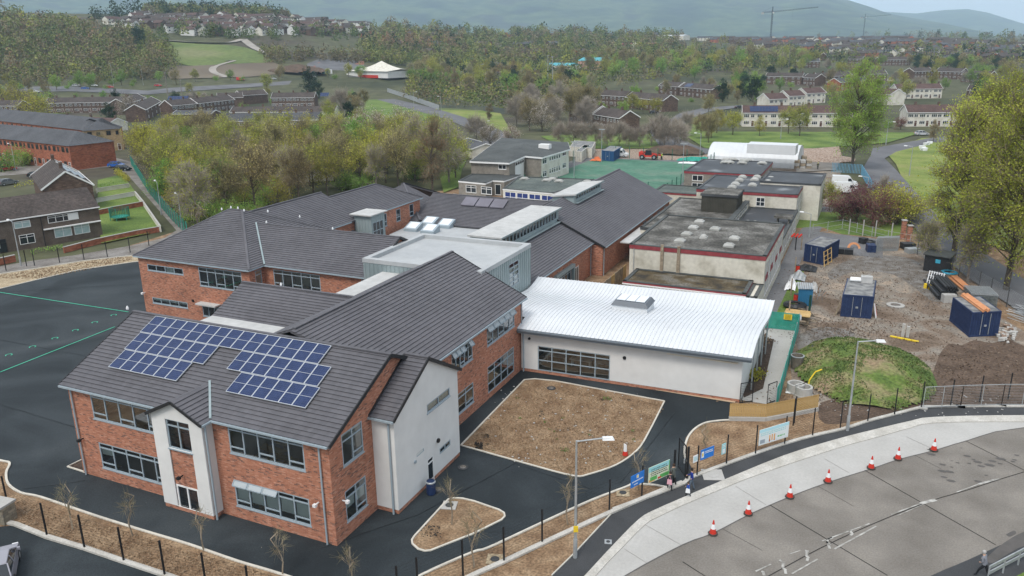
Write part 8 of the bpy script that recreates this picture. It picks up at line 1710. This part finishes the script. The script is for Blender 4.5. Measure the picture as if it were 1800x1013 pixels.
# clutter by the old path
T = thing('steel_bin', 'light blue steel bin with corrugated sheets on top', 'bin', at(1414, 535), .1); mb = MB(); mb.hexa([(-.75, -.6, 0), (.75, -.6, 0), (.75, .6, 0), (-.75, .6, 0), (-.8, -.7, 2.0), (.8, -.7, 2.0), (.8, .7, 2.0), (-.8, .7, 2.0)]); mb.build('body', blue_pl, T); rb2 = MB()
for k in range(8): rb2.box(-.72+k*.2, -.75, .1, -.64+k*.2, -.62, 1.9)
t = rb2.build('rib', blue_pl, T); t['kind'] = 'stuff'
for k in range(7): mb = MB(); mb.bar((-.8+k*.25, -.9, 2.08+.02*k), (-.9+k*.25, 1.3, 2.3), .2, .05); mb.build('sheet', galv, T)
def crumple(label, x, y, sx, sy, sz, m, seed, nm='tarpaulin', cat='tarpaulin'):
    r_ = random.Random(seed); mb = MB(); N = 9; c = at(x, y); H_ = [[sz*(r_.uniform(.35, 1))*(1-abs(i-N/2)/N*1.6)*(1-abs(j-N/2)/N*1.6) for j in range(N)] for i in range(N)]; q = lambda i, j: (c[0]+sx*(i/(N-1)-.5)+r_.uniform(0, .001), c[1]+sy*(j/(N-1)-.5), max(.02, H_[i][j]))
    for i in range(N-1):
        for j in range(N-1): mb.face([q(i, j), q(i+1, j), q(i+1, j+1), q(i, j+1)])
    return tag(mb.build(nm, m), label, cat)
for a in ((1390, 506, 1.3, 3.0, 2.0, white_m, 1, 'crumpled white sheeting heap beside the light blue bin'), (1428, 512, 1.2, 1.8, 1.8, membrane_lt, 2, 'grey white sheeting right of the light blue bin'), (1402, 490, 2.0, 2.5, 1.5, galv, 3, 'heap of grey metal scraps behind the light blue bin'), (1418, 474, 2.6, 2.4, 1.2, black_pl, 4, 'dark scrap heap before the first container'), (1410, 640, 1.2, 2.2, .8, conc_pale, 11, 'pale rubble bags beside the green netting'), (1398, 690, 1.6, 1.0, .7, white_m, 12, 'white sheeting by the concrete rings')): crumple(a[7], *a[:7])
for x, y, lab in ((1399, 530, 'red drum by the black hose heap'), (1401, 478, 'red drum near the scrap heap')):
    T = thing('drum', lab, 'drum', at(x, y)); mb = MB(); mb.lathe((0, 0, 0), [(.3, 0), (.32, .3), (.3, .32), (.32, .6), (.3, .9), (0, .9)], 12); mb.build('barrel', red_m, T); mb = MB(); mb.lathe((0, 0, .9), [(.32, 0), (.32, .04), (0, .04)], 12); mb.build('lid', black_pl, T)
T = rootthing('timber_pile', 'pile of timber sheets and boards behind the green netting', 'timber')
for k in range(9): q = at(1398+rb.uniform(-4, 4), 566+rb.uniform(-3, 3)); mb = MB(); mb.obox((q[0], q[1], .1+k*.12), 2.6, 1.5, .08, rb.uniform(-.1, .15)); mb.build('board', timber if k > 5 else timber_old, T)
T = rootthing('timber_pile', 'loose dark timber offcuts beside the green netting corner', 'timber')
for k in range(26): q = Vector(at(1415+rb.uniform(-8, 8), 566+rb.uniform(-14, 14))); z = rb.uniform(.05, .9); mb = MB(); mb.bar(q+Vector((0, 0, z)), q+Vector((rb.uniform(-1, 1.4), rb.uniform(-1.4, 1), z*.6)), .1, .06); mb.build('offcut', timber_old if k % 3 else bark_m, T)
T = rootthing('rod_bundle', 'rusty rods and planks leaning right of the light blue bin', 'rods')
for k in range(14): q = Vector(at(1432+k*1.1, 520+rb.uniform(-10, 8))); mb = MB(); mb.bar(q, q+Vector((rb.uniform(-.6, .6), rb.uniform(-.5, .8), rb.uniform(.3, 1.2))), .05); mb.build('rod', MATS['rust_bud'] if k % 2 else galv, T)
o = MB().tube((0, 0, 0), (0, 0, 2.3), .13, n=8).build('green_post', mat('dark_green_post', [(.01, .05, .035)], .6), None, loc=at(1422, 553)); tag(o, 'thick dark green post standing at the yard edge', 'post')
for k, (x, y, lab) in enumerate(((1397, 480, 'grey timber post, furthest along the old path'), (1390, 520, 'grey timber post beside the white sheeting'), (1386, 562, 'grey timber post nearest the netting'), (1408, 440, 'timber post beside the first container'), (1398, 440, 'dark post with red netting rolls at the end of the path'))): o = MB().box(-.07, -.07, 0, .07, .07, 2.2).build('timber_post', timber_old if k < 4 else black, None, loc=at(x, y)); tag(o, lab, 'post')
T = thing('red_netting', 'rolled red plastic netting hung on the dark post', 'netting', (at(1398, 440)[0], at(1398, 440)[1], 2.0)); [MB().tube((-.7+i*.5, -.2, 0), (-.3+i*.5, .2, .45), .14, n=6).build('roll', red_m, T) for i in range(3)]
for i, (x, y, r_, h_, m_, lab) in enumerate(((1434, 621, .42, .75, black_pl, 'black tub beside the grassy mound'), (1400, 647, .6, 1.3, mat('dusty_bin', [(.11, .095, .08), (.17, .15, .12)], .9, scale=3), 'dusty brown drum by the green netting'))):
    T = thing('tub', lab, 'tub', at(x, y)); mb = MB(); mb.lathe((0, 0, 0), [(r_*.85, 0), (r_, h_), (r_*.85, h_), (r_*.8, h_*.6), (0, h_*.6)], 14); mb.build('shell', m_, T); mb = MB(); mb.lathe((0, 0, h_-.04), [(r_+.02, -.04), (r_+.03, .04), (r_*.9, .05)], 14); mb.build('rim', galv if i else m_, T)
for i, (x, y, lab) in enumerate(((1412, 694, 'pale concrete manhole ring behind the timber fence, front one'), (1398, 688, 'pale concrete manhole ring behind the timber fence, back one'))):
    T = thing('concrete_ring', lab, 'concrete ring', at(x, y)); mb = MB(); mb.lathe((0, 0, 0), [(.75, 0), (.75, .8), (.55, .8), (.55, .1)], 16); mb.build('ring', conc_pale, T); mb = MB(); mb.lathe((0, 0, 0), [(.82, 0), (.82, .1), (.75, .1)], 16); mb.build('foot', conc_pale, T)
T = rootthing('orange_hose', 'curved yellow orange pipe arching over the concrete rings', 'pipe'); mb = MB(); q = Vector(at(1418, 690)); pts_ = [q+Vector((.0, .3, 0)), q+Vector((.1, .5, 1.0)), q+Vector((.5, .9, 1.7)), q+Vector((1.0, 1.2, 1.9))]
for a, b in zip(pts_[:-1], pts_[1:]): mb.tube(a, b, .06, n=6)
mb.build('hose', yellow_m, T); T = thing('concrete_bollards', 'pair of short concrete posts bolted together near the mound', 'bollards', at(1590, 592)); [MB().box(-.35+.45*i, -.15, 0, -.05+.45*i, .15, 1.4-.2*i).build('post', conc_pale, T) for i in range(2)]
T = thing('yellow_strip', 'yellow plastic strip lying behind the grassy mound', 'strip', at(1590, 597), -.25); [MB().box(-1.4+k*.7, -.15, .02, -.75+k*.7, .15, .12).build('segment', yellow_m, T) for k in range(4)]
# grassy mound and spoil heap
def mound(name, cx, cy, rx, ry, h, mats, seed, rz=0.0, nn=46):
    rs = random.Random(seed); mb = MB(); V = {}
    for i in range(nn+1):
        for j in range(nn+1):
            u, v = 2*i/nn-1, 2*j/nn-1; r = u*u+v*v; w = max(0, 1-r**1.15)**.9; z = h*w*(1+.22*sin(u*5+seed)*cos(v*4+seed)+.10*sin(u*13+v*7+seed)*cos(v*11))+(.05*rs.random() if w > 0 else 0)-.02 - (.05 if w <= 0 else 0); x, y = u*rx, v*ry; V[i, j] = (cx+x*cos(rz)-y*sin(rz), cy+x*sin(rz)+y*cos(rz), z)
    for i in range(nn):
        for j in range(nn):
            if min(V[a][2] for a in ((i, j), (i+1, j), (i+1, j+1), (i, j+1))) > -.06: mb.face([V[i, j], V[i+1, j], V[i+1, j+1], V[i, j+1]])
    o = mb.build(name, mats, None, smooth=True); return tag(o, kind='structure')
mound_m = mat('mound_turf', [(.07, .115, .025), (.11, .16, .035), (.20, .19, .085), (.26, .19, .12)], .97, scale=.32, detail=7, second=(4, .6, 1.3), bump=.6, bscale=5, stops=[.36, .48, .56, .68])
A, B = at(1398, 668), at(1638, 655); c0 = at(1516, 652); mound('grassy_mound', c0[0], c0[1], (B[0]-A[0])/2+.6, 8.6, 1.6, mound_m, 3, rz=.1)
cc = np.random.RandomState(8); pts_ = []
for k in range(9500):
    u, v = cc.uniform(-1, 1, 2); r = u*u+v*v
    if r > .93-.12*sin(u*9+v*5) or (u-.2)**2*6+(v+.5)**2*4 < .5 or (sin(u*11+1)*cos(v*9+2) > .55 and cc.rand() < .8): continue
    rx_, ry_ = (B[0]-A[0])/2+.6, 8.6; x, y = u*rx_, v*ry_; z = 1.6*max(0, 1-r**1.15)**.9*(1+.22*sin(u*5+3)*cos(v*4+3)+.10*sin(u*13+v*7+3)*cos(v*11)); pts_.append((c0[0]+x*cos(.1)-y*sin(.1), c0[1]+x*sin(.1)+y*cos(.1), z+cc.uniform(0, .1)))
o = bpy.data.objects.new('mound_grass', npmesh('mound_grass', leafquads(np.array(pts_), .2, cc), [mat('mound_blades', [(.06, .095, .028), (.10, .14, .04), (.17, .16, .07)], .95, scale=.6)])); link(o); tag(o, kind='stuff')
p = at(1185, 270); mound('spoil_heap', p[0], p[1], 9, 5, 2.2, dirt_dk, 5, nn=24); p = at(1450, 280); mound('rubble_heap', p[0], p[1], 8, 8, .8, rubble_m, 6, nn=24)
p = gt(520, 128); o = mound('far_spoil_heap', 0, 0, 30, 14, 5, dirt_dk, 7, nn=20); o.location = p
# things behind the pitch
container('blue container behind the left corner of the pitch', [(1058, 282), (1078, 284), (1092, 275)], 2.6, mat('mid_blue', [(.02, .08, .2)], .6))
for i, (a, lab) in enumerate(((((1002, 275), (1040, 278), (1046, 266)), 'cream site cabin beside the grey building'), (((1012, 284), (1022, 285), (1036, 273)), 'weathered beige cabin, nearest the grey building'))): container(lab, a, 2.7, render_c, cat='cabin')
T = thing('telehandler', 'red telescopic handler working behind the green pitch', 'machine', at(1140, 280), .1)
MB().hexa([(-2.4, -.9, .7), (2.2, -.9, .7), (2.2, .9, .7), (-2.4, .9, .7), (-2.2, -.8, 1.3), (2.0, -.8, 1.2), (2.0, .8, 1.2), (-2.2, .8, 1.3)]).build('chassis', red_m, T); MB().hexa([(-.9, -.9, 1.2), (.9, -.9, 1.2), (.9, .1, 1.2), (-.9, .1, 1.2), (-.7, -.8, 2.4), (.6, -.8, 2.4), (.6, .05, 2.4), (-.7, .05, 2.4)]).build('cab', dglass, T); MB().bar((-2.3, .5, 1.9), (3.4, .5, 1.0), .4, .45).build('boom', red_m, T); MB().box(3.3, -.6, .1, 3.5, 1.0, 1.0).build('fork_carriage', black, T); MB().box(-2.5, -.9, .9, -1.3, .9, 1.9).build('engine_cover', red_m, T)
for x in (-1.6, 1.6):
    for s in (-1, 1): w_ = MB().tube((x, s*1.1-.2, .65), (x, s*1.1+.2, .65), .65, n=14).build('wheel', black_pl, T); MB().tube((x, s*1.1-.22, .65), (x, s*1.1+.22, .65), .3, n=10).build('rim', galv, w_)
crumple('orange plastic netting behind the pitch corner', 1048, 283, 3, 2, 1.6, mat('orange_net', [(.6, .16, .06)], .8), 21); crumple('green sheeting behind the right end of the pitch', 1222, 282, 9, 5, 1.5, green_net, 22); crumple('white sheet lying by the green sheeting', 1210, 287, 5, 2.5, .6, white_m, 23)
for i, (x, w) in enumerate(((1410, 'left stack'), (1402, 'right stack'))):
    T = thing('pallet_stack', 'pale rubble and block pallets beside the white barrel hall, %s' % w, 'pallets', at(x, 296-i*8), .2)
    for j in range(3):
        for k in range(3): MB().box(-2+k*1.4, -1.2, j*.7, -.8+k*1.4, 1.2, j*.7+.62).build('block', conc_pale if (j+k) % 2 else timber_old, T)
for i, (x, y, s) in enumerate(((1620, 262, 1.0), (1628, 256, .9), (1624, 266, 1.1), (1634, 253, .8))):
    r_ = random.Random(i); o = MB().hexa([(a*s+r_.uniform(-.2, .2), b*s+r_.uniform(-.2, .2), c*s*.9) for c in (0, 1) for a, b in ((-.8, -.6), (.8, -.6), (.7, .6), (-.7, .6))]).build('boulder', white_m, None, loc=gt(x, y), rz=i); tag(o, 'white painted boulder on the grass beside the right road', 'boulder', 'white boulders on the grass')
# site by the far road
hoard = [blue_sign, white_m, teal, white_m, mat('dk_blue', [(.02, .05, .12)], .6), teal]
for i in range(8): p = gt(536+i*6.5, 130); o = MB().box(-1.5, -.1, 0, 1.5, .1, 3.0).build('hoarding_panel', hoard[i % 6], None, loc=p, rz=-.2); tag(o, 'coloured site hoarding panel by the far road', 'hoarding', 'hoarding panels by the far road')
sheet('far_site', [(540, 126), (640, 124), (640, 108), (560, 104), (540, 112)], road_far, z=.06, far=True); sheet('far_site_red', [(550, 118), (640, 114), (640, 108), (560, 110)], mat('red_earth', [(.22, .09, .06), (.28, .14, .10)], .95, scale=.05), z=.10, far=True)
def farpatch(nm, pts, m, z=.3, w=None):
    W = [gt(*p) for p in pts]; mb = MB(); c = [sum(q[i] for q in W)/len(W) for i in (0, 1)]; N = 8
    for a, b in zip(W, W[1:]+W[:1]):
        for k in range(N):
            def L_(p, t): x, y = c[0]+(p[0]-c[0])*t, c[1]+(p[1]-c[1])*t; return (x, y, zter(x, y)+z)
            mb.face([L_(a, k/N), L_(b, k/N), L_(b, (k+1)/N), L_(a, (k+1)/N)] if k else [L_(a, 0), L_(b, 1/N), L_(a, 1/N)])
    o = mb.build(nm, m); return tag(o, kind='structure')
farpatch('hill_meadow', smoothline([(290, 74), (350, 78), (430, 84), (480, 108), (430, 112), (330, 116), (300, 95), (290, 74)])[:-1], grass_far); farpatch('hill_meadow_edge', [(285, 116), (330, 117), (420, 113), (480, 110), (520, 128), (440, 136), (300, 140)], mat('brown_scrub', [(.12, .095, .07), (.17, .14, .10)], .95, scale=.02), z=.35)
def farpath(pts, w, m): 
    W = [gt(*p) for p in smoothline(pts, 5)]; mb = MB()
    for a, b in zip(W[:-1], W[1:]): d = Vector((b[0]-a[0], b[1]-a[1], 0)).normalized(); n = Vector((-d.y, d.x, 0))*w/2; mb.face([(a[0]-n.x, a[1]-n.y, a[2]+.5), (b[0]-n.x, b[1]-n.y, b[2]+.5), (b[0]+n.x, b[1]+n.y, b[2]+.5), (a[0]+n.x, a[1]+n.y, a[2]+.5)])
    tag(mb.build('hill_path', m), kind='structure')
hp = mat('hill_path_gravel', [(.27, .25, .22), (.34, .31, .28)], .95, scale=.1); farpath([(285, 71), (340, 75), (400, 76), (425, 70), (430, 72), (450, 86), (490, 102)], 7, hp); farpath([(395, 108), (410, 108), (378, 118), (376, 128), (400, 137)], 5, hp)
rw_ = random.Random(12)
for k in range(34):
    x, y = rw_.uniform(850, 1120), rw_.uniform(690, 815)
    if inl(x, y): tufts('lawn_weeds', x-3, x+3, y-1.5, y+1.5, rw_.randint(6, 26), [gtuft, straw, dkscrap][k % 3], .09, k)
# plants in the planter, birds
for i, (x, y, lab) in enumerate(((1327, 610, 'tawny ornamental grass clump in the dark planter, back'), (1336, 600, 'tawny ornamental grass clump in the dark planter, right'), (1318, 665, 'yellow flowering shrub at the near end of the planter'), (1326, 663, 'second yellow flowering shrub at the near end of the planter'))):
    rs = np.random.RandomState(i); c = np.array(at(x, y))+rs.normal(size=(260, 3))*[.45, .45, .2]+[0, 0, .4]; o = bpy.data.objects.new('garden_plant', npmesh('garden_plant', leafquads(c, .22, rs), [straw if i < 2 else L_yel])); link(o); tag(o, lab, 'plant')
gull = MB(); gull.lathe((0, 0, 0), [(0, 0), (.09, .05), (.11, .16), (.07, .26), (.06, .32), (0, .36)], 8)
gull_me = gull.mesh('gull', mat('gull_white', [(.75, .75, .76)], .7), True)
for i, (x, y, z) in enumerate(((-52, 41.3, 10.45), (-70.3, 72.3, 11.35), (-69.2, 72.3, 11.35), (-68, 72.0, 11.2), (-66, 73.8, 10.9), (-63.5, 76.5, 9.9), (-71.5, 72.0, 11.1), (-64.5, 71.7, 10.1), (-55, 71.7, 10.1), (-48, 54.4, 9.15))):
    o = inst('gull', gull_me, None, (x, y, z), i); tag(o, 'white gull perched on a slate roof ridge', 'bird', 'gulls on the roof ridges')
# ------------------------------------------------------------------ air
hz_m = bpy.data.materials.new('haze'); hz_m.use_nodes = True; n = hz_m.node_tree.nodes; n.clear(); o_ = n.new('ShaderNodeOutputMaterial'); v_ = n.new('ShaderNodeVolumePrincipled'); v_.inputs['Color'].default_value = (.62, .82, 1.0, 1); v_.inputs['Density'].default_value = HAZE; v_.inputs['Anisotropy'].default_value = .0; hz_m.node_tree.links.new(v_.outputs[0], o_.inputs['Volume'])
mb = MB(); mb.box(-13500, -13500, -3, 13500, 13500, 760); o = mb.build('haze', hz_m); tag(o, kind='stuff')
